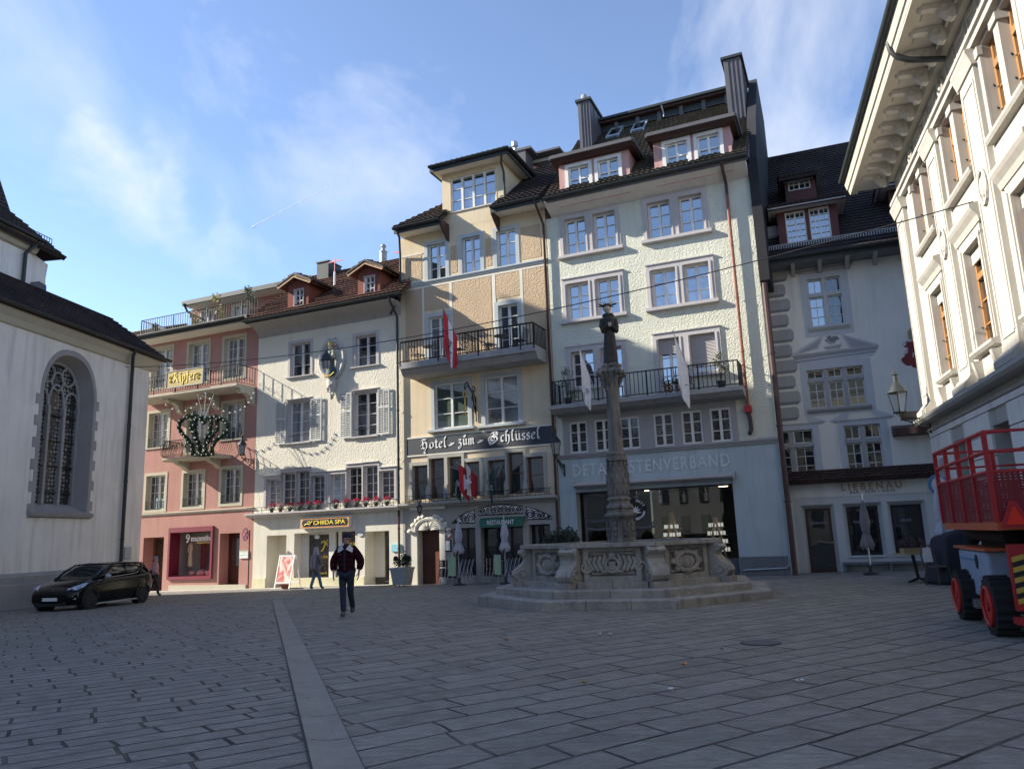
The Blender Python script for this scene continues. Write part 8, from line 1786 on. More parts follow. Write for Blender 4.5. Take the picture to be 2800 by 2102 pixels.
person(p,R_(100),1.58,'person in a pink puffer jacket and grey bobble hat walking beside the black car',dict(elL=(-.26,.02,1.15),wrL=(-.2,-.15,1.05),elR=(.26,.05,1.15),wrR=(.2,-.1,1.02),knL=(-.09,-.16,.52),anL=(-.10,-.20,.09),knR=(.09,.06,.50),anR=(.10,.34,.15),ftR=(0,-.08,-.09)),'pink_coat','boot_black','sneaker','scarf_grey',extras=pk_x,detail=False)
#car
t=NT('car_paint');t.col((.003,.003,.0035,1));t.set(.14,.0,.28);t.b.inputs['Coat Weight'].default_value=.12;t.b.inputs['Coat Roughness'].default_value=.03;MAT['car_paint']=t.m
t=NT('car_glass');t.col((.012,.015,.016,1));t.set(.04,.0,.9);MAT['car_glass']=t.m
fw_,bw_=gnd(246,1664),gnd(381,1648);fd=(fw_-bw_);fd.z=0;fd.normalize();left=Vector((-fd.y,fd.x,0))
ctr=(fw_+bw_)/2-left*.80;ctr.z=gz(ctr.x,ctr.y)-.02;ca=math.atan2(fd.y,fd.x);rt=root('parked_car',ctr,'glossy black three door hatchback parked along the church wall','car');L=Loc(ctr.x,ctr.y,ctr.z,ca)
def loft(secs,mat,name,par,sub_=2):
 m=MB(L);rings=[[m.P(x,y,z) for y,z in pr] for x,pr in secs];n=len(rings[0])
 for a,b in zip(rings,rings[1:]):
  for i in range(n):m.f.append([a[i],a[(i+1) % n],b[(i+1) % n],b[i]])
 m.f.append(rings[0][::-1]);m.f.append(rings[-1]);o=m.build(name,MAT[mat],par,smooth=True);s=o.modifiers.new('s','SUBSURF');s.levels=s.render_levels=sub_;return o
def sec(hw_,zb,zsh,zt,hs):r=[(hw_*.7,zb),(hw_*.97,zb+.08),(hw_,(zb+zsh)/2),(hw_*.985,zsh),(hs,zt),(hs*.5,zt+.02)];return [(-y,z) for y,z in r]+[(y,z) for y,z in reversed(r)]
body=loft([(1.985,sec(.52,.30,.52,.56,.40)),(1.95,sec(.70,.22,.58,.63,.55)),(1.80,sec(.82,.18,.66,.74,.66)),(1.55,sec(.865,.17,.74,.83,.70)),(1.1,sec(.875,.17,.84,.93,.72)),(.85,sec(.875,.17,.90,.985,.74)),(.2,sec(.87,.17,.93,.99,.76)),(-.6,sec(.87,.17,.96,1.01,.76)),(-1.25,sec(.88,.18,.99,1.04,.74)),(-1.65,sec(.86,.22,.99,1.06,.70)),(-1.86,sec(.80,.28,.95,1.04,.62)),(-1.93,sec(.68,.36,.82,.92,.5))],'car_paint','body',rt)
def gs(hb,zb,ht,zt):r=[(hb,zb),(hb*.97+.0*ht,zb+(zt-zb)*.45),(ht,zt-.03),(ht*.85,zt),(ht*.4,zt+.012)];return [(-y,z) for y,z in r]+[(y,z) for y,z in reversed(r)]
loft([(1.02,gs(.70,.93,.62,.96)),(.80,gs(.765,.95,.64,1.09)),(.42,gs(.79,.95,.61,1.31)),(.12,gs(.79,.95,.60,1.405)),(-.5,gs(.79,.95,.59,1.44)),(-1.15,gs(.77,.95,.57,1.41)),(-1.55,gs(.74,.95,.54,1.29)),(-1.82,gs(.68,.97,.52,1.08))],'car_glass','glasshouse',rt)
loft([(.22,[(-.58,1.385),(-.3,1.42),(.3,1.42),(.58,1.385),(.58,1.37),(-.58,1.37)]),(.0,[(-.61,1.40),(-.3,1.445),(.3,1.445),(.61,1.40),(.6,1.38),(-.6,1.38)]),(-.9,[(-.60,1.425),(-.3,1.465),(.3,1.465),(.60,1.425),(.6,1.4),(-.6,1.4)]),(-1.45,[(-.56,1.37),(-.3,1.405),(.3,1.405),(.56,1.37),(.55,1.34),(-.55,1.34)]),(-1.66,[(-.52,1.34),(-.3,1.36),(.3,1.36),(.52,1.34),(.5,1.31),(-.5,1.31)])],'car_paint','roof',rt,1)
m=MB(L)
for sg in (-1,1):
 m.tube([(1.02,sg*.70,.95),(.60,sg*.715,1.19),(.20,sg*.66,1.375)],.038,6);m.tube([(.20,sg*.655,1.375),(-.5,sg*.655,1.41),(-1.1,sg*.64,1.385),(-1.5,sg*.61,1.30)],.03,6);m.tube([(-.42,sg*.775,.99),(-.50,sg*.655,1.40)],.035,6);m.tube([(-1.05,sg*.775,1.02),(-1.3,sg*.70,1.20),(-1.5,sg*.60,1.31),(-1.78,sg*.62,1.04)],.07,6)
sub(m,'pillars','car_paint',rt,smooth=True)
m=MB(L);
for sg in (-1,1):m.tube([(.62,sg*.80,.965),(-.2,sg*.805,1.0),(-.95,sg*.795,1.045),(-1.12,sg*.775,1.12),(-1.18,sg*.75,1.20)],.012,5);m.tube([(.98,sg*.84,.90),(.80,sg*.85,.905)],.012,4)
sub(m,'chrome_trim','steel',rt)
for sg in (-1,1):
 m=MB(L);m.hexa([(1.90,sg*.52,.66),(1.80,sg*.78,.67),(1.62,sg*.86,.74),(1.78,sg*.62,.72)],[(1.87,sg*.52,.72),(1.70,sg*.80,.77),(1.38,sg*.845,.865),(1.52,sg*.74,.84)]);o=m.build('headlight',MAT['head_glass'] if 'head_glass' in MAT else plain('head_glass',(.55,.62,.72),.12,.3),rt);m=MB(L);m.blob((1.84,sg*.64,.71),.05,8,6);m.blob((1.72,sg*.76,.74),.045,8,6);m.build('lamp_bulb',MAT['steel'],o,smooth=True)
 m=MB(L);m.blob((.62,sg*.93,1.02),(.10,.085,.075),10,7);o=m.build('mirror',MAT['pipe_grey'],rt,smooth=True)
 m=MB(L);m.tube([(1.86,sg*.70,.40),(1.80,sg*.76,.40)],.045,8);m.build('fog_lamp',MAT['steel'],rt)
 for x in (1.27,-1.27):
  m=MB(L);m.tube([(x,sg*.60,.31),(x,sg*.865,.31)],.312,26);w=m.build('wheel',MAT['rubber'],rt,smooth=40);m=MB(L);m.tube([(x,sg*.866,.31),(x,sg*.875,.31)],.215,24);r_=m.build('rim',MAT['black'],w,smooth=40);m=MB(L)
  for i in range(5):a=i*1.2566+.3;m.tube([(x,sg*.88,.31),(x+.2*math.cos(a),sg*.885,.31+.2*math.sin(a))],.018,4)
  m.tube([(x,sg*.875,.31),(x,sg*.895,.31)],.028,8);m.tube([(x+.21*math.cos(t*.3),sg*.88,.31+.21*math.sin(t*.3)) for t in range(21)],.012,4,True);m.build('spokes',MAT['pot_dark'],w)
  m=MB(L);m.tube([(x+.345*math.cos(R_(t*18-5)),sg*.86,.33+.345*math.sin(R_(t*18-5))) for t in range(11)],.03,5);m.build('wheel_arch',MAT['black'],rt)
m=MB(L);m.box(1.955,1.995,-.26,.26,.36,.46);m.build('number_plate',MAT['plate_white'],rt);m=MB(L);m.box(1.93,1.97,-.55,.55,.20,.33);m.box(1.90,1.96,-.6,.6,.50,.54);m.build('grille',MAT['black'],rt);m=MB(L);m.tube([(1.90,-.04,.67),(1.91,.0,.64),(1.90,.05,.68)],.016,4);m.build('badge',MAT['steel'],rt)
m=MB(L);m.hexa([(-1.55,-.5,1.36),(-1.55,.5,1.36),(-1.82,.46,1.33),(-1.82,-.46,1.33)],[(-1.55,-.5,1.40),(-1.55,.5,1.40),(-1.84,.46,1.36),(-1.84,-.46,1.36)]);m.build('spoiler',MAT['car_paint'],rt);m=MB(L)
for sg in (-1,1):m.blob((-1.84,sg*.68,.86),(.06,.10,.12),8,6)
m.build('tail_light',MAT['red_paint'],rt,smooth=True);m=MB(L);m.box(-1.2,1.2,.82,.86,.17,.21);m.build('side_skirt',MAT['pot_grey'],rt)
#lanterns
def lantern(p,h,label,bracket=None,hang=False,group=None,k=1.0,gm='lamp_glass'):
 rt=root('wall_lantern',p,label,'lantern',group);L=Loc(p.x,p.y,p.z,R_(20));b,t_=.085*k,.155*k
 m=MB(L);m.hexa([(-b,-b,0),(b,-b,0),(b,b,0),(-b,b,0)],[(-t_,-t_,h*.45),(t_,-t_,h*.45),(t_,t_,h*.45),(-t_,t_,h*.45)]);m.build('glass',MAT[gm],rt)
 m=MB(L)
 for sx,sy in ((1,1),(1,-1),(-1,1),(-1,-1)):m.tube([(sx*b,sy*b,-.02),(sx*t_,sy*t_,h*.46)],.016,4);m.blob((sx*b*1.1,sy*b*1.1,-.02),.03,6,5)
 m.box(-b-.02,b+.02,-b-.02,b+.02,-.04,0);m.tube([(-b,-b,0),(0,0,-.14),(b,b,0)],.014,4);m.tube([(b,-b,0),(0,0,-.14),(-b,b,0)],.014,4);m.build('frame',MAT['iron'],rt)
 m=MB(L);m.lathe(0,0,[(t_*1.55,h*.45),(t_*1.1,h*.56),(t_*.5,h*.68),(t_*.36,h*.70),(t_*.36,h*.86),(t_*.55,h*.87),(t_*.2,h*.93),(.012,h*.95),(.012,h*1.05)],12);m.build('hood',MAT['gutter'],rt,smooth=40)
 if bracket:
  a=Vector(bracket);q=p-Vector((0,0,.16));m=MB();m.tube([tuple(a),tuple(q)],.022,5);d=(q-a);n=Vector((0,0,-1));Ld=d.length;dn=d.normalized()
  for i in range(5):
   c=a+dn*Ld*(.12+.18*i)-Vector((0,0,.13-.02*i));r_=.11-.012*i;m.tube([tuple(c+dn*r_*(1-.06*t)*math.cos(t*.7+i)+Vector((0,0,1))*r_*(1-.06*t)*math.sin(t*.7+i)) for t in range(12)],.012,4)
  m.tube([tuple(a+Vector((0,0,.08))),tuple(a-Vector((0,0,.42)))],.03,5);m.tube([tuple(a-Vector((0,0,.4))),tuple(a+dn*Ld*.4-Vector((0,0,.24))),tuple(q)],.015,4);m.build('bracket',MAT['iron'],rt)
 return rt
def FP(K_,a,w,fr=FR):u,z=fr.uv(K_(*a),w);return fr.p(u,w,z)
p=FP(P1,(1068,1635),1.5);q=FP(P2,(1280,205),0.05);lantern(p,.95,'old street lantern on a scroll bracket between the pink and the white house',q,k=.9)
p=FP(Y2,(1700,1590),1.0);q=FP(Y2,(1800,1600),.05);lantern(p,1.0,'old street lantern in front of the hotel sign end, on the mint house bracket',FP(Y3,(1790,290),.05),k=.95)
p=FP(Y3,(225,785),.7);lantern(p,.42,'small lantern above the hotel entrance shell',FP(Y3,(240,690),.05),k=.6)
r_=ray(*L2(1385,850));p=Vector((0,0,CAMZ))+r_*(22.0/r_.y);q=FRB.p(.35,.08,p.z-.2);r2=ray(*L2(1770,900));lantern(p,1.25,'large clear lantern on an ornate bracket at the corner of the right building',q,k=1.15,gm='clear')
pa=FP(C2,(712,215),.15,FC);pb=FP(R1,(858,1308),.2,FRB);pm=Vector((0,0,CAMZ))
def cable(a,b,sag,r=.012,n=30):return [tuple(a.lerp(b,i/n)-Vector((0,0,sag*4*(i/n)*(1-i/n)))) for i in range(n+1)]
def pxof(v):d=Vector(v)-Vector((0,0,CAMZ));return 1400+FPX*d.dot(CR)/d.dot(CF),1051-FPX*d.dot(CU)/d.dot(CF)
best=min((abs([pxof(q) for q in cable(pa,pb,s_,n=60) if pxof(q)[0] > 1504][0][1]-845),s_) for s_ in [i*.05 for i in range(0,60)])[1]
rt=root('span_wire',pa,'thin overhead wire spanning the square from the church to the right building','cable');m=MB();C_=cable(pa,pb,best,n=60);m.tube(C_,.014,4);m.build('wire',MAT['pot_dark'],rt)
lp=min(C_,key=lambda q:abs(pxof(q)[0]-(660+835*.265)));lp=Vector(lp);print('wire lamp',lp,'sag',best)
rt=root('hanging_lantern',lp-Vector((0,0,.9)),'grey lantern hanging from the span wire in front of the Madonna','lantern');L=Loc(lp.x,lp.y,lp.z-.66,0,.67)
m=MB(L);m.lathe(0,0,[(.15,0),(.19,.12),(.22,.42)],12);m.build('glass',MAT['lamp_glass'],rt,smooth=40);m=MB(L);m.lathe(0,0,[(.28,.42),(.30,.46),(.24,.56),(.24,.68),(.14,.80),(.10,.86),(.02,.98)],14)
for i in range(6):a=i*1.047;m.tube([(.16*math.cos(a),.16*math.sin(a),0),(.24*math.cos(a),.24*math.sin(a),.44)],.012,4)
m.build('hood',MAT['gutter'],rt,smooth=40)
#flags
def flag(fr,base,tip,cols,t0,t1,drop,label,group=None,par=None,wob=.05):
 """a pole from base to tip (u, w, z) and cloth hanging in columns from the upper part of the pole; drop(i/n) = length"""
 B_,T_=Vector(base),Vector(tip);rt=root('flag',fr.p(*base),label,'flag',group);m=MB(fr);m.tube([tuple(B_),tuple(T_)],.018,6);m.blob(tuple(T_),.035,6,5);m.build('pole',MAT['pot_grey'],rt)
 n=sum(c[1] for c in cols);k=0;ROW=8;mid=B_.lerp(T_,(t0+t1)/2)
 def pt(i,j,s_=0):
  x=i/n;top=B_.lerp(T_,t1+(t0-t1)*x);y=j/ROW;q=top.copy();q.z -=drop(x)*y;f=.12*y;q.x +=(mid.x-q.x)*f;q.y +=(mid.y-q.y)*f
  q.y +=wob*math.sin(i*1.9+y*1.5)*(.3+y)+s_;q.x +=wob*.5*math.sin(y*3+i*.8)*y;return tuple(q)
 for mat,c in cols:
  m=MB(fr);
  for s_ in (0,.006):
   ix_=[[m.P(*pt(i,j,s_)) for j in range(ROW+1)] for i in range(k,k+c+1)]
   for a,b in zip(ix_,ix_[1:]):
    for j in range(ROW):m.f.append([a[j],b[j],b[j+1],a[j+1]])
  m.build('cloth',MAT[mat],rt,smooth=True);k +=c
 return rt,pt,n
U=lambda K_,a,w,fr=FR:(lambda q:(q[0],w,q[1]))(fr.uv(K_(*a),w))
rt,pt,n=flag(FR,U(Y2,(757,530),1.4),U(Y2,(515,45),2.4),[('red_flag',5),('white_flag',4),('red_flag',5)],.30,.93,lambda x:1.6-.45*x+.5*math.sin(x*3.14),'long red and white striped flag hanging over the yellow hotel balcony')
m=MB(FR);c=pt(7,4);m.tube([(c[0]-.05,c[1]+.08,c[2]+.5),(c[0]-.12,c[1]+.08,c[2]+.3),(c[0]+.08,c[1]+.08,c[2]+.05),(c[0]-.1,c[1]+.08,c[2]-.2),(c[0]+.08,c[1]+.08,c[2]-.4)],.018,5);m.tube([(a,c[1]+.08,b) for a,b in spiral(c[0],c[2],.12,1.3,0,12)],.014,5);m.build('emblem',MAT['iron'],rt)
hb=U(Y3,(870,430),.25);hc_=U(Y3,(958,465),.25)
def emb(rt,c,pts,r,mat):m=MB(FR);[m.tube([(c[0]+a,c[1]+.09,c[2]+b) for a,b in q],r,5) for q in pts];m.build('emblem',MAT[mat],rt)
rt,pt,n=flag(FR,hb,U(Y3,(555,300),1.6),[('green_flag',7)],.62,.92,lambda x:.95+.35*x,'dark green flag with vertical white writing, leftmost of the small hotel flags','small flags over the restaurant');c=pt(4,4)
tx=text('familia',FR,c[0]-.1,c[1]+.07,c[2],.12,'white_flag',parent=rt,depth=.004,width=.62)
Mx=Matrix.Translation(Vector(FR.p(c[0],c[1]+.07,c[2]))-ORG[tx.name]) ;tx.data.transform(Mx.inverted());tx.data.transform(Matrix.Rotation(R_(80),4,FR.N));tx.data.transform(Matrix.Translation((0,0,-.35)));tx.data.transform(Mx)
rt,pt,n=flag(FR,hb,U(Y3,(628,255),1.7),[('red_flag',10)],.40,.93,lambda x:1.05+.2*x,'red flag with a white cross, second of the small hotel flags','small flags over the restaurant',wob=.03);c=pt(5,4)
m=MB(FR);
for a,b in ((.30,.09),(.09,.28)):m.hexa([(c[0]-a+.05,c[1]+.06,c[2]-b-.05),(c[0]+a+.05,c[1]+.06,c[2]-b+.05),(c[0]+a-.05,c[1]+.06,c[2]+b+.05),(c[0]-a-.05,c[1]+.06,c[2]+b-.05)],[(c[0]-a+.05,c[1]+.075+a*.02,c[2]-b-.05),(c[0]+a+.05,c[1]+.075+a*.02,c[2]-b+.05),(c[0]+a-.05,c[1]+.075+a*.02,c[2]+b+.05),(c[0]-a-.05,c[1]+.075+a*.02,c[2]+b-.05)])
m.build('cross',MAT['white_flag'],rt)
rt,pt,n=flag(FR,hb,U(Y3,(715,245),1.4),[('white_flag',4),('red_flag',5)],.15,.9,lambda x:1.25-.35*x,'white and red flag with black ornament, third of the small hotel flags','small flags over the restaurant');c=pt(3,4);emb(rt,c,[[(-.1,.3),(.1,.1),(-.08,-.1),(.12,-.3)],[(.1,.3),(-.08,.08),(.1,-.15)]],.014,'iron')
flag(FR,hc_,U(Y3,(900,210),.9),[('white_flag',6)],.25,.93,lambda x:1.35-.45*x,'narrow white flag, fourth of the small hotel flags','small flags over the restaurant',wob=.04)
rt,pt,n=flag(FR,hc_,U(Y3,(1048,200),1.2),[('green_flag',7)],.3,.85,lambda x:1.0+.35*x,'dark green flag with a small white mark, rightmost of the small hotel flags','small flags over the restaurant');emb(rt,pt(4,5),[[(.0,.1),(.08,.04),(.0,-.04),(.1,-.1)]],.018,'white_flag')
rt,pt,n=flag(FR,U(M3,(463,530),1.05),U(M3,(315,125),2.0),[('white_flag',9)],.28,.9,lambda x:1.55-.35*x+.3*math.sin(x*3),'white flag with a small blue mark at the left half of the mint balcony','white flags on the mint balcony');emb(rt,pt(5,5),[[(-.12,-.04),(.12,-.04)],[(-.10,.04),(.1,.04)],[(-.04,.1),(.05,.1)]],.02,'blue_print')
rt,pt,n=flag(FR,U(M3,(1290,400),1.05),U(M3,(1135,15),2.0),[('white_flag',9)],.15,.9,lambda x:1.7-.3*x+.3*math.sin(x*3),'larger white flag at the right half of the mint balcony','white flags on the mint balcony');emb(rt,pt(7,4),[[(-.04,-.04),(.06,-.04)]],.02,'blue_print')
#closed parasols
def parasol(x,y,zt_,zc_,label,mat,R0=.17,group=None):
 z0=gz(x,y);rt=root('closed_parasol',(x,y,z0),label,'parasol',group);L=Loc(x,y,0);m=MB(L);N=20;rings=[]
 h=zt_-zc_
 for r,t in ((.03,1.0),(.07,.93),(.6,.68),(.85,.45),(.62,.30),(.55,.26),(.95,.12),(1.15,.03),(.8,.0)):
  rings.append([m.P(R0*r*(1+.22*math.sin(i*2*math.pi/N*5+t*2))*math.cos(2*math.pi*i/N),R0*r*(1+.22*math.sin(i*2*math.pi/N*5+t*2))*math.sin(2*math.pi*i/N),zc_+h*t-(.10 if t==0 and i % 4 < 2 else 0)) for i in range(N)])
 for a,b in zip(rings,rings[1:]):
  for i in range(N):m.f.append([a[i],a[(i+1) % N],b[(i+1) % N],b[i]])
 m.f.append(rings[0][::-1]);m.build('canopy',MAT[mat],rt,smooth=50);m=MB(L);m.tube([(0,0,z0),(0,0,zt_+.06)],.025,8);m.build('pole',MAT['steel'],rt,smooth=40);m=MB(L);m.lathe(0,0,[(.24,z0-.02),(.24,z0+.05),(.06,z0+.08),(.05,z0+.3)],14);m.build('base',MAT['pot_dark'],rt)
 m=MB(L);m.tube([(R0*.72*math.cos(t*.5),R0*.72*math.sin(t*.5),zc_+h*.28) for t in range(13)],.015,4,True);m.build('strap',MAT[mat],rt)
for (tx_,ty,cx_,cy,lb) in ((632,862,648,1215,'closed grey parasol left of the restaurant door'),(1137,835,1148,1190,'closed grey parasol in front of the green restaurant valance')):
 u_=FR.uv(Y3(cx_,1200),1.6)[0];p=FR.p(u_,1.6,0);parasol(p.x,p.y,zat(*Y3(tx_,ty),p.x,p.y),zat(*Y3(cx_,cy),p.x,p.y),lb,'cloth_grey',group='parasols outside the restaurant')
p=gnd(2383,1571);parasol(p.x,p.y,zat(*L3(1125,380),p.x,p.y),zat(*L3(1200,960),p.x,p.y),'closed taupe parasol on a white pole before the bar windows','cloth_taupe')
p=gnd(2600,1592);parasol(p.x,p.y,zat(*R3(470,440),p.x,p.y),zat(*R3(520,870),p.x,p.y),'closed pale parasol partly hidden behind the red lift basket','cloth_grey')
#folded chairs and menu boards before the restaurant
def folding_chair():
 rt=root('folding_chair',(0,0,0),'x','chair','folded chairs stacked outside the restaurant')
 for s_ in (-.2,.2):
  m=MB();m.tube([(s_,.0,0),(s_,-.05,.3),(s_,.02,.6),(s_,.12,.95)],.011,5);m.tube([(s_*.9,.12,0),(s_*.9,.06,.3),(s_*.9,.0,.6)],.011,5);m.build('leg',MAT['steel'],rt)
 m=MB();[m.box(-.19,.19,.07+.025*i,.085+.025*i,.70+.07*i,.75+.07*i) for i in range(4)];m.build('backrest',MAT['door_brown'],rt);m=MB();[m.box(-.19,.19,.0+.01*i,.015+.01*i,.30+.07*i,.355+.07*i) for i in range(5)];m.build('seat',MAT['door_brown'],rt);return rt
fc=folding_chair();k=0
for gi,(xa,xb) in enumerate(((455,770),(940,1275))):
 for side in range(2):
  for i in range(4):
   x=(xa+35*i) if side==0 else (xb-35*i);u_=FR.uv(Y3(x,1560),1.0)[0];p=FR.p(u_,.9+.03*i,0);p.z=gz(p.x,p.y)
   o=fc if k==0 else copy_tree(fc);k +=1;o.location=p;o.rotation_euler=(0,R_((8+2*i)*(1 if side==0 else -1)),R_(-23+(55 if side==0 else -55)))
   o['label']='folded slatted chair, %s in the %s side of the stack %s' % (['outermost','second','third','innermost'][i],['left','right'][side],['near the hotel entrance','nearest the fountain'][gi])
for i,(a,b,lb) in enumerate((((532,1275),(620,1478),'pale green menu board left, by the hotel entrance stack'),((1032,1250),(1110,1465),'pale green menu board right, before the restaurant door'))):
 u0,z1=FR.uv(Y3(*a),1.3);u1,z0=FR.uv(Y3(*b),1.3);p=FR.p((u0+u1)/2,1.3,0);p.z=gz(p.x,p.y);rt=root('menu_board',p,lb,'board','menu boards outside the restaurant');MB(FR).box(u0,u1,1.28,1.32,z0,z1).build('panel',MAT['menu_green'],rt)
 m=MB(FR);m.box((u0+u1)/2-.02,(u0+u1)/2+.02,1.24,1.28,p.z,z1-.05);m.box((u0+u1)/2-.3,(u0+u1)/2+.3,1.1,1.45,p.z-.01,p.z+.03);m.build('stand',MAT['steel'],rt)
u0,z1=FR.uv(Y3(490,1090),.05);u1,z0=FR.uv(Y3(568,1212),.05);rt=root('menu_case',FR.p(u0,0,z0),'dark framed menu case right of the brown hotel door','menu case');MB(FR).box(u0,u1,0,.06,z0,z1).build('frame',MAT['black'],rt);MB(FR).box(u0+.04,u1-.04,.06,.065,z0+.04,z1-.04).build('sheet',MAT['plate_white'],rt)
uu,zz=FR.uv(Y3(537,1028),.05);rt=root('wall_shield',FR.p(uu,0,zz),'small red and white shield plaque above the menu case','plaque');m=MB(FR);m.prism([(uu-.16,zz+.18),(uu+.16,zz+.18),(uu+.15,zz-.05),(uu,zz-.2),(uu-.15,zz-.05)],0,.03);m.build('shield',MAT['red_flag'],rt);m=MB(FR);m.prism([(uu-.16,zz+.05),(uu+.02,zz+.17),(uu+.15,zz),(uu-.04,zz-.16)],.03,.036);m.build('band',MAT['white_flag'],rt)
#planters and shrubs
p=FP(W3,(2020,1230),.8);p.z=gz(p.x,p.y);rt=root('planter',p,'grey square planter with a rosemary bush between spa and hotel door','planter');L=Loc(p.x,p.y,p.z,R_(-23));m=MB(L);m.hexa([(-.28,-.28,.06),(.28,-.28,.06),(.28,.28,.06),(-.28,.28,.06)],[(-.36,-.36,.68),(.36,-.36,.68),(.36,.36,.68),(-.36,.36,.68)]);m.box(-.38,.38,-.38,.38,.66,.74);m.build('tub',MAT['pot_grey'],rt)
m=MB(L);[m.blob((x,-.2,.03),.04,6,5) for x in (-.2,0,.2)];m.build('castor',MAT['steel'],rt);foliage('foliage',rt,'leaf_dark',[(-.2,0,.95,.22),(.2,0,1.0,.24),(0,.1,.9,.25),(.3,0,1.1,.12),(-.3,0,1.1,.1),(.1,0,1.15,.15)],1300,.045,L)
u_,z_=FR.uv(M4(590,575),2.2);p=FR.p(u_,2.2,0);p.z=gz(p.x,p.y);zt_=zat(*M4(590,462),p.x,p.y)-p.z;rt=root('shrub',p,'dark green bushy shrub in a tub behind the fountain','shrub');L=Loc(p.x,p.y,p.z);MB(L).lathe(0,0,[(.42,0),(.5,.6),(.53,.6),(.52,.66),(.45,.62)],16).build('tub',MAT['pot_dark'],rt,smooth=40);m=MB(L);[m.tube([(0,0,.5),(.2*math.cos(i),.2*math.sin(i),1.2),(.6*math.cos(i),.5*math.sin(i),zt_*.9)],.02,4) for i in range(7)];m.build('stem',MAT['twig'],rt)
foliage('foliage',rt,'leaf_dark',[(.75*math.cos(i*1.3)*(.4+.1*(i % 5)),.5*math.sin(i*1.3),zt_*(.55+.05*(i % 6)),.34) for i in range(12)],2600,.06,L)
#hotel balcony furniture
m=MB();m.lathe(0,0,[(.30,.70),(.30,.73)],18);ct=root('balcony_table',(0,0,0),'x','table','tables on the hotel balcony');m.build('table_top',MAT['slate_metal'],ct);m=MB();m.lathe(0,0,[(.2,0),(.03,.05),(.02,.7)],10);m.build('table_leg',MAT['iron'],ct)
cc_=root('balcony_chair',(0,0,0),'x','chair','wire chairs on the hotel balcony');m=MB()
for i in range(9):m.tube([(-.24+.06*i,-.22,.42),(-.24+.06*i,.2,.40),(-.26+.065*i,.3,.85)],.012,4)
m.tube([(-.26,.3,.86),(.26,.3,.86)],.016,4);m.tube([(-.26,-.22,.42),(.26,-.22,.42)],.016,4);m.build('seat_shell',MAT['slate_metal'],cc_)
for sx,sy in ((1,1),(1,-1),(-1,1),(-1,-1)):m=MB();m.tube([(sx*.22,sy*.2,.42),(sx*.25,sy*.24,0)],.014,5);m.build('leg',MAT['iron'],cc_)
_,zbt_=FR.uv(Y2(1480,455),1.35)
for i,(x,lb) in enumerate(((395,'round table at the left half of the hotel balcony'),(1140,'round table at the right half of the hotel balcony'))):o=ct if i==0 else copy_tree(ct);o.location=FR.p(FR.uv(Y2(x,500),.7)[0],.7,zbt_);o['label']=lb
for i,(x,rz_,lb) in enumerate(((265,1.2,'wire chair leftmost on the hotel balcony'),(700,-1.7,'wire chair just left of the hotel balcony divider behind the flag'),(1010,1.2,'wire chair just right of the hotel balcony divider'),(1330,-1.6,'wire chair rightmost on the hotel balcony'))):o=cc_ if i==0 else copy_tree(cc_);o.location=FR.p(FR.uv(Y2(x,500),.7)[0],.7,zbt_);o.rotation_euler=(0,0,rz_+R_(-23));o['label']=lb
#A-board, bowl, street sign, wreath, light chain
u_,_=FR.uv(W3(510,1250),.9);p=FR.p(u_,.9,0);p.z=gz(p.x,p.y)+.04;rt=root('advertising_board',p,'white framed A-board with a red massage poster outside the spa','A-board');L=Loc(p.x,p.y,p.z,R_(-23));hh=FR.uv(W3(540,800),.9)[1]-p.z
for sg,nm in ((-1,1),(1,0)):
 m=MB(L);y0,y1=sg*.38,sg*.04
 for x in (-.42,.37):m.hexa([(x,y0-.02,0),(x+.05,y0-.02,0),(x+.05,y0+.02,0),(x,y0+.02,0)],[(x,y1-.02,hh),(x+.05,y1-.02,hh),(x+.05,y1+.02,hh),(x,y1+.02,hh)])
 for z in (.24,hh-.05):t=z/hh;y=y0+(y1-y0)*t;m.box(-.37,.37,y-.02,y+.02,z-.03,z+.05)
 m.build('frame',MAT['white_paint'],rt)
 if nm:t0,t1=.30/hh,(hh-.06)/hh;ya,yb=y0+(y1-y0)*t0,y0+(y1-y0)*t1;m=MB(L);m.hexa([(-.37,ya-.01,.30),(.37,ya-.01,.30),(.37,ya+.01,.30),(-.37,ya+.01,.30)],[(-.37,yb-.01,hh-.06),(.37,yb-.01,hh-.06),(.37,yb+.01,hh-.06),(-.37,yb+.01,hh-.06)]);
 if nm:
  t=NT('poster');pp=t.pos((2.2,2.2,1.2),obj=False);nn_=t.noise(pp,1.3,3,.5,1.5);t.col(t.mix(t.rng(nn_,.42,.56),(.42,.035,.035,1),(.72,.50,.42,1)));t.set(.5);MAT['poster']=t.m;m.build('poster',MAT['poster'],rt)
p=FP(W3,(475,1245),1.0);p.z=gz(p.x,p.y)+.05;tag(MB(Loc(p.x,p.y,p.z)).lathe(0,0,[(.14,0),(.24,.14),(.26,.18),(.22,.17),(.1,.06)],16).build('clay_bowl',MAT['terracotta'],None,smooth=40,origin=p),'round brown clay bowl under the white A-board','bowl')
u_,zt_=FR.uv(P2(1237,898),.55);p=FR.p(u_,.55,0);p.z=gz(p.x,p.y);rt=root('road_sign',p,'round red and blue no stopping sign on a thin brown post by the pink house','road sign');m=MB();m.tube([tuple(p),(p.x,p.y,zt_)],.03,8);m.build('post',MAT['iron_brown'],rt)
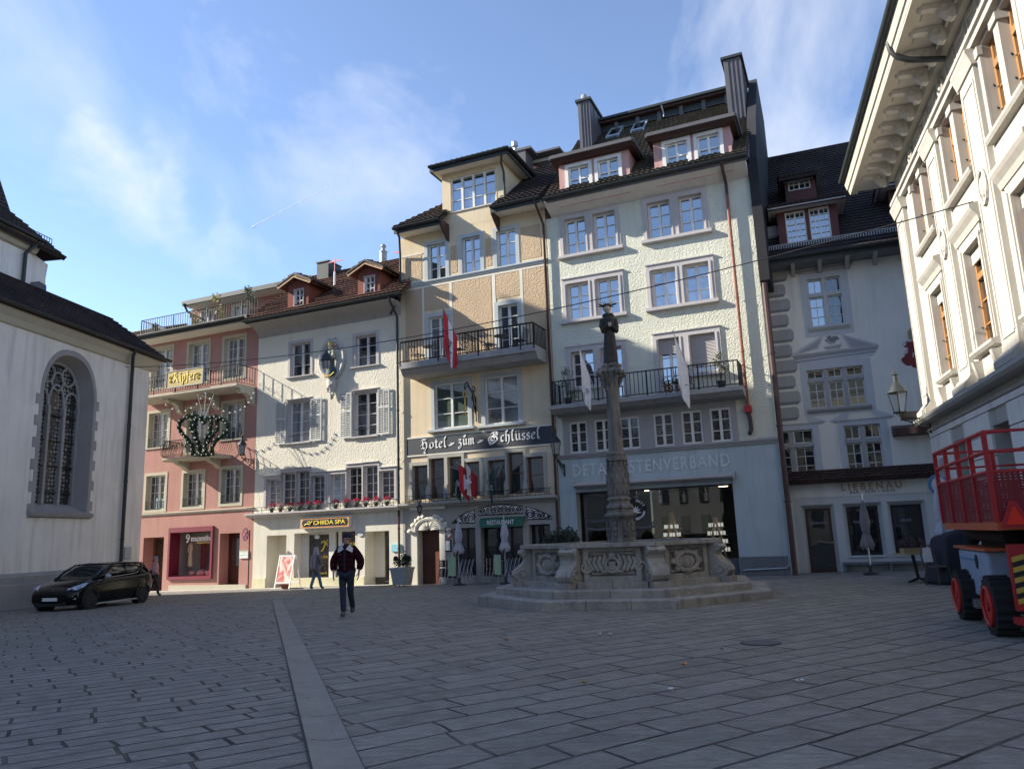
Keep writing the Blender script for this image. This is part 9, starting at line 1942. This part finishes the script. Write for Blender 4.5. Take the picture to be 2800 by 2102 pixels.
ud,zd=FR.uv(P2(1197,942),.6);rr_=.30;m=MB(FR);m.prism([(ud+rr_*.6*math.cos(i*.262),zd+rr_*math.sin(i*.262)) for i in range(24)],.6,.62);m.build('disc',MAT['crest_red'],rt);m=MB(FR);m.prism([(ud+rr_*.42*math.cos(i*.262),zd+rr_*.74*math.sin(i*.262)) for i in range(24)],.62,.624);m.build('field',MAT['blue_print'],rt);m=MB(FR);m.prism([(ud-.11,zd+.13),(ud-.07,zd+.17),(ud+.11,zd-.13),(ud+.07,zd-.17)],.624,.63);m.build('bar',MAT['red_flag'],rt);m=MB(FR);m.prism([(ud+.11,zd+.13),(ud+.07,zd+.17),(ud-.11,zd-.13),(ud-.07,zd-.17)],.631,.635);m.build('bar',MAT['red_flag'],rt)
wW=1.5;HW=lambda x,y:(lambda q:(q[0],wW,q[1]))(FR.uv(P1(x,y),wW))
path1=[(720,1345),(690,1300),(640,1285),(570,1290),(510,1330),(495,1390),(520,1440),(570,1490),(610,1550),(630,1620)];path2=[(725,1345),(760,1305),(820,1290),(880,1310),(935,1350),(940,1410),(900,1460),(840,1500),(800,1560),(790,1625)];path3=[(610,1330),(600,1400),(640,1470),(680,1540),(690,1620)];path4=[(700,1290),(650,1310),(640,1400),(660,1480)];path5=[(790,1330),(785,1420),(740,1500),(735,1610)];path6=[(840,1325),(850,1400),(800,1460),(760,1520)];path7=[(620,1630),(700,1640),(800,1630)]
rt=root('christmas_wreath',Vector(FR.p(*HW(715,1630))),'fir garland shaped as two hearts with round bulbs on the pink balcony','wreath');cl=[];bul=MB(FR);fr_m=MB(FR)
for pth in (path1,path2,path3,path4,path5,path6,path7):
 P=[HW(*q) for q in pth];P=hull_path(P,max(6,int(sum(math.dist(a,b) for a,b in zip(P,P[1:]))/.13)));cl +=[(a,b,c,.10) for a,b,c in P];fr_m.tube(P,.03,5)
 for i,q in enumerate(P):
  if i % 2==0:bul.blob((q[0]+random.uniform(-.06,.06),q[1]+.1,q[2]+random.uniform(-.06,.06)),.032,6,5)
fr_m.build('hoop',MAT['leaf_dark'],rt);foliage('fir_needles',rt,'fir',cl,9000,.055,FR);bul.build('bulbs',MAT['bulb'],rt,kind='stuff')
m=MB(FR)
for x,y,x2,y2 in ((715,1300,655,1050),(718,1320,745,1040),(730,1310,825,1055)):a,b=HW(x,y),FR.uv(P1(x2,y2),1.1);m.tube([a,(b[0],1.1,b[1])],.012,4)
m.build('suspension_rod',MAT['pot_grey'],rt)
chainp=[(330,1125),(378,1185),(440,1222),(500,1242),(558,1240),(610,1215),(660,1178),(695,1130),(740,1078),(780,1130),(815,1180),(856,1220),(905,1243),(960,1258),(1010,1250),(1057,1232),(1098,1202),(1130,1165),(1157,1125),(1175,1080)]
P=[(lambda q:(q[0],1.15,q[1]))(FR.uv(P1(*q),1.15)) for q in chainp];rt=root('light_chain',FR.p(*P[0]),'string of round white bulbs looped below the upper pink balcony','string lights');m=MB(FR);m.tube(P,.006,3);m.build('cord',MAT['black'],rt)
for q in P:MB(FR).blob(q,.045,8,6).build('bulb',MAT['bulb'],rt,smooth=True)
#boom lift
w1,w2=gnd(2653,1692),gnd(2748,1737);e=(w1-w2);e.z=0;e.normalize()
class LiftF(Frame):
 def __init__(s):s.O=Vector((w2.x,w2.y,0));s.T=e.copy();s.N=Vector((-e.y,e.x,0))
FLf=LiftF();Wb=(w1-w2).length;zg=gz(w2.x,w2.y);rt=root('boom_lift',w2,'red access lift with mesh basket and grey body at the right edge','lift');G=lambda x,y,w=0:FLf.uv(R3(x,y),w)
for i,(uu,dm) in enumerate(((.05,.37),(Wb,.36))):
 m=MB(FLf);m.tube([(uu,.12,zg+dm),(uu,-.14,zg+dm)],dm,26)
 for k in range(20):a=k*math.pi/10;m.box(uu+dm*math.cos(a)-.025,uu+dm*math.cos(a)+.025,-.14,.12,zg+dm+dm*math.sin(a)-.03,zg+dm+dm*math.sin(a)+.03)
 w=m.build('wheel',MAT['rubber'],rt,smooth=30);m=MB(FLf);m.tube([(uu,.125,zg+dm),(uu,.09,zg+dm)],dm*.68,24);m.tube([(uu+dm*.66*math.cos(t*.3),.14,zg+dm+dm*.66*math.sin(t*.3)) for t in range(21)],.025,5,True);m.build('rim',MAT['red_wheel'],w,smooth=40);m=MB(FLf);m.tube([(uu,.12,zg+dm),(uu,.15,zg+dm)],.07,10);m.build('hub',MAT['red_paint'],w)
 m=MB(FLf);m.tube([(uu,-1.35,zg+dm),(uu,-1.62,zg+dm)],dm,22);m.build('wheel',MAT['rubber'],rt,smooth=30)
ua,zt_=G(605,970,-.05);ub,zbm=G(850,1415,-.05);zt2=G(810,975,-.05)[1];ucn=G(815,1000,-.05)[0];zt_=(zt_+zt2)/2;ulo,uhi=sorted((ua,ucn));
m=MB(FLf);m.box(ulo,uhi,-1.5,-.05,zg+.38,zt_);o=m.build('body',MAT['lift_grey'],rt);bv=o.modifiers.new('b','BEVEL');bv.width=.06;bv.segments=3
for (x0,y0,x1,y1) in ((728,1010,765,1120),(710,1190,742,1300)):a=G(x0,y0,-.04);b=G(x1,y1,-.04);MB(FLf).prism([((a[0]+b[0])/2+(a[0]-b[0])*.42*math.cos(t*.52),(a[1]+b[1])/2+(a[1]-b[1])*.5*math.sin(t*.52)) for t in range(12)],-.045,-.035).build('hand_hole',MAT['black'],rt)
a=G(625,1045,-.04);b=G(735,1085,-.04);MB(FLf).box(*sorted((a[0],b[0])),-.045,-.042,b[1]+.05,b[1]+.08).build('stripe',MAT['blue_print'],rt)
a=G(685,1190,-.04);MB(FLf).box(a[0]-.1,a[0]-.02,-.045,-.04,a[1]-.06,a[1]).build('sticker',MAT['plate_white'],rt)
m=MB(FLf);zc_=zt_+.04;m.box(ulo-.1,uhi+.15,-1.4,-.02,zt_-.0,zt_+.035);m.build('deck_edge',MAT['orange_paint'],rt)
m=MB(FLf);m.box(-.3,Wb+.3,-1.3,-.3,zg+.25,zg+.42);m.build('chassis',MAT['slate_metal'],rt)
for uu in (.55,Wb-.55):m=MB(FLf);m.box(uu-.12,uu+.12,-.45,.02,zg+.22,zg+.34);m.build('tie_down',MAT['steel'],rt)
m=MB(FLf);[m.tube([(ulo-.2,-.35-.3*i,zt_+.18+.08*(i % 2)),(uhi+.3,-.3-.3*i,zt_+.22),(uhi+.5,-.4-.3*i,zt_+.1)],.10,10) for i in range(3)];m.box(ulo+.1,uhi,-1.3,-.4,zt_+.02,zt_+.35);m.build('boom_fold',MAT['rubber'],rt,smooth=40)
uP=-.62;wl_,zPt=FLf.wz(R3(990,935),uP);wl2,zPb=FLf.wz(R3(1050,1440),uP);wl_=(wl_+wl2)/2
m=MB(FLf);m.box(uP,uP+.10,wl_-.9,wl_,zPb,zPt);m.build('mast_plate',MAT['red_paint'],rt)
m=MB(FLf);m2=MB(FLf);zz0,zz1=zPb+.08,zPt-.16;n=9;d=(zz1-zz0)/n
for i in range(n):z=zz0+d*i;(m if i % 2 else m2).hexa([(uP-.001,wl_-.02,z),(uP-.001,wl_-.16,z+d*.6),(uP-.001,wl_-.16,z+d*1.6),(uP-.001,wl_-.02,z+d)],[(uP-.01,wl_-.02,z),(uP-.01,wl_-.16,z+d*.6),(uP-.01,wl_-.16,z+d*1.6),(uP-.01,wl_-.02,z+d)])
m.build('black_stripe',MAT['black'],rt,kind='stuff');m2.build('yellow_stripe',MAT['hazard_yellow'],rt,kind='stuff')
m=MB(FLf);m.box(uP-.1,uP+.15,wl_-1.4,wl_+.03,zPb-.16,zPb-.08);m.build('bumper',MAT['red_paint'],rt)
wB=.05;uN,zT=G(775,97,wB);uN2,zB=G(935,830,wB);uF,zTf=G(428,252,wB);uN=(uN+uN2)/2;uF=max(uF,uN+1.1);zT=(zT+zTf)/2;zM=G(850,385,wB)[1];wR=wB-1.7
t=NT('mesh_red');p=t.pos();s=t.n('ShaderNodeSeparateXYZ');t.l(p,s.inputs[0]);hz_=t.math('ADD',s.outputs[0],s.outputs[1])
gx=t.math('LESS_THAN',t.math('FRACT',t.math('MULTIPLY',hz_,26)),.62);gy=t.math('LESS_THAN',t.math('FRACT',t.math('MULTIPLY',s.outputs[2],26)),.62);al=t.math('MAXIMUM',gx,gy);t.l(al,t.b.inputs['Alpha']);t.col((.20,.012,.02,1));t.set(.5);MAT['mesh_red']=t.m
print('lift',uN,uF,zB,zM,zT,'ulo',ulo,uhi,zt_)
m=MB(FLf);m.box(uN,uF,wR,wB,zB,zB+.10);m.build('basket_floor',MAT['orange_paint'],rt)
m=MB(FLf)
for u_,w_ in ((uN,wB),(uF,wB),(uN,wR),(uF,wR),((uN+uF)/2,wB),(uN+(uF-uN)*.25,wB),(uN+(uF-uN)*.75,wB),(uN,(wB+wR)/2),(uF,(wB+wR)/2)):m.box(u_-.028,u_+.028,w_-.028,w_+.028,zB+.1,zT)
for z in (zT,(zT+zM)/2,zM):m.tube([(uN,wB,z),(uF,wB,z),(uF,wR,z),(uN,wR,z)],.03,6,True)
m.build('basket_frame',MAT['red_paint'],rt)
m=MB(FLf)
for q in ([(uN,wB,zB+.1),(uF,wB,zB+.1),(uF,wB,zM),(uN,wB,zM)],[(uN,wB,zB+.1),(uN,wR,zB+.1),(uN,wR,zM),(uN,wB,zM)],[(uF,wB,zB+.1),(uF,wR,zB+.1),(uF,wR,zM),(uF,wB,zM)],[(uF,wR,zB+.1),(uN,wR,zB+.1),(uN,wR,zM),(uF,wR,zM)]):m.poly(q)
m.build('mesh_panel',MAT['mesh_red'],rt)
m=MB(FLf);m.box(uF-.35,uF-.15,wB-.06,wB-.02,zM+.1,zT-.1);m.build('control_box',MAT['pot_grey'],rt)
fc_=-.02;a=(wB-.10,zB+.02);m=MB(FLf);wA,zA_=FLf.wz(R3(1020,603),uN-.08);wC,zC_=FLf.wz(R3(932,812),uN-.08);hW=wC-wA;tri=[(wC,zC_),(wA-hW,zC_),(wA,zA_)]
m.hexa([(uN-.06,*tri[0]),(uN-.06,*tri[1]),(uN-.06,tri[2][0]-.04,tri[2][1]),(uN-.06,tri[2][0]+.04,tri[2][1])],[(uN-.08,*tri[0]),(uN-.08,*tri[1]),(uN-.08,tri[2][0]-.04,tri[2][1]),(uN-.08,tri[2][0]+.04,tri[2][1])]);o=m.build('warning_triangle',MAT['red_paint'],rt)
tri=[(wC-.07,zC_+.04),(wA-hW+.07,zC_+.04),(wA,zA_-.07)];m=MB(FLf);m.hexa([(uN-.082,*tri[0]),(uN-.082,*tri[1]),(uN-.082,tri[2][0]-.01,tri[2][1]),(uN-.082,tri[2][0]+.01,tri[2][1])],[(uN-.09,*tri[0]),(uN-.09,*tri[1]),(uN-.09,tri[2][0]-.01,tri[2][1]),(uN-.09,tri[2][0]+.01,tri[2][1])]);m.build('reflector',MAT['reflector'],o)
#bistro corner at the right
p=gnd(2515,1592);rt=root('bistro_table',p,'small pale bistro table on a dark cast leg near the lift','table');L=Loc(p.x,p.y,p.z,.1);m=MB(L);m.box(-.5,.55,-.32,.32,.72,.75);m.build('table_top',MAT['gold_dull'],rt)
m=MB(L);m.tube([(-.1,0,.72),(-.02,0,.1)],.04,6);[m.tube([(0,0,.12),(.3*math.cos(a),.3*math.sin(a),.02)],.03,5) for a in (0,1.57,3.14,4.71)];m.build('pedestal',MAT['iron'],rt)
q=p+Vector((-.02,.12,.75));rt=root('heather_box',q,'brown heather in a small wooden box on the bistro table','plant');L=Loc(q.x,q.y,q.z);MB(L).box(-.28,.28,-.12,.12,0,.13).build('box',MAT['gold_dull'],rt);foliage('foliage',rt,'heather',[(-.2,0,.24,.15),(0,0,.27,.17),(.2,0,.24,.15)],900,.03,L)
q=gnd(2570,1600);rt=root('bistro_chair',q,'bentwood chair with oval white back beside the bistro table','chair');L=Loc(q.x,q.y,q.z,.3);m=MB(L);m.tube([(-.2,.2,.45),(-.21,.25,.75),(-.1,.28,.95),(.1,.28,.95),(.21,.25,.75),(.2,.2,.45)],.018,6);m.build('back_frame',MAT['twig'],rt,smooth=40);MB(L).hexa([(-.14,.23,.55),(.14,.23,.55),(.12,.26,.9),(-.12,.26,.9)],[(-.14,.245,.55),(.14,.245,.55),(.12,.275,.9),(-.12,.275,.9)]).build('back_panel',MAT['plate_white'],rt);MB(L).lathe(0,0,[(.21,.43),(.22,.46)],14).build('seat',MAT['twig'],rt)
for sx,sy in ((1,1),(1,-1),(-1,1),(-1,-1)):m=MB(L);m.tube([(sx*.17,sy*.17,.43),(sx*.2,sy*.2,0)],.015,5);m.build('leg',MAT['twig'],rt)
q=gnd(2598,1596);rt=tag(MB(Loc(q.x,q.y,q.z,.2)).hexa([(-.42,-.4,0),(.7,-.4,0),(.7,.5,0),(-.42,.5,0)],[(-.18,-.2,1.15),(.7,-.2,1.35),(.7,.3,1.35),(-.18,.3,1.15)]).build('covered_stack',MAT['cover_black'],None,smooth=False,origin=q),'dark tarpaulin over stacked furniture behind the lift wheel','tarpaulin')
bv=rt.modifiers.new('b','BEVEL');bv.width=.12;bv.segments=4
q=FP(R3,(462,480),0,FLf);q=Vector((0,0,CAMZ))+ray(*R3(462,485))*(21/ray(*R3(462,485)).y);g_=gz(q.x,q.y);rt=root('round_sign',(q.x,q.y,g_),'round blue and white sign on a post just left of the lift basket','road sign');m=MB();m.tube([(q.x,q.y+.02,g_),(q.x,q.y+.02,q.z+.3)],.03,8);m.build('post',MAT['pot_grey'],rt);L=Loc(q.x,q.y,q.z);m=MB(L);m.prism([(.3*math.cos(i*.262),.3*math.sin(i*.262)) for i in range(24)],-.02,.0);m.build('disc',MAT['blue_print'],rt);m=MB(L);m.prism([(.21*math.cos(i*.262),.21*math.sin(i*.262)) for i in range(24)],-.026,-.021);m.build('field',MAT['plate_white'],rt)
#other side of the square (behind the camera): it is what the panes mirror
for i,(x,y,wd,hh,dp,lb) in enumerate(((-24,-20,15,15,9,'white'),(-8,-24,14,17,9,'ochre'),(7,-24,14,15,9,'grey'),(22,-20,14,16,9,'pale'))):
 rt=root('rear_house',(x,y,0),lb+' house on the camera side of the square','building');m=MB();m.box(x-wd/2,x+wd/2,y-dp,y,-.5,hh);m.build('wall',MAT[['old_white','cream','soffit_grey','band_white'][i]],rt)
 m=MB();m.prof([(y+.6,hh),(y-dp/2,hh+4.5),(y-dp-.6,hh)],x-wd/2,x+wd/2);m.build('roof',MAT['tile_brown'],rt)
 m=MB();[m.box(x-wd/2+1.2+2.6*a,x-wd/2+2.3+2.6*a,y-.05,y+.02,1.2+3.1*b,3.0+3.1*b) for a in range(5) for b in range(4)];m.build('windows',MAT['glass_dark'],rt)
a,b=ray(690,622).normalized()*3000,ray(907,507).normalized()*3000;a.z +=CAMZ;b.z +=CAMZ
t=NT('contrail');t.col((.95,.95,.97,1));t.b.inputs['Alpha'].default_value=.3;t.set(1,spec=0);MAT['contrail']=t.m
m=MB();n_=14;m.tube([tuple(a.lerp(b,i/n_)) for i in range(n_+1)],[4.5-2.4*(i/n_) for i in range(n_+1)],8);tag(m.build('contrail',MAT['contrail'],None,smooth=True,origin=a),'thin straight white aircraft trail in the blue sky left of centre','contrail')
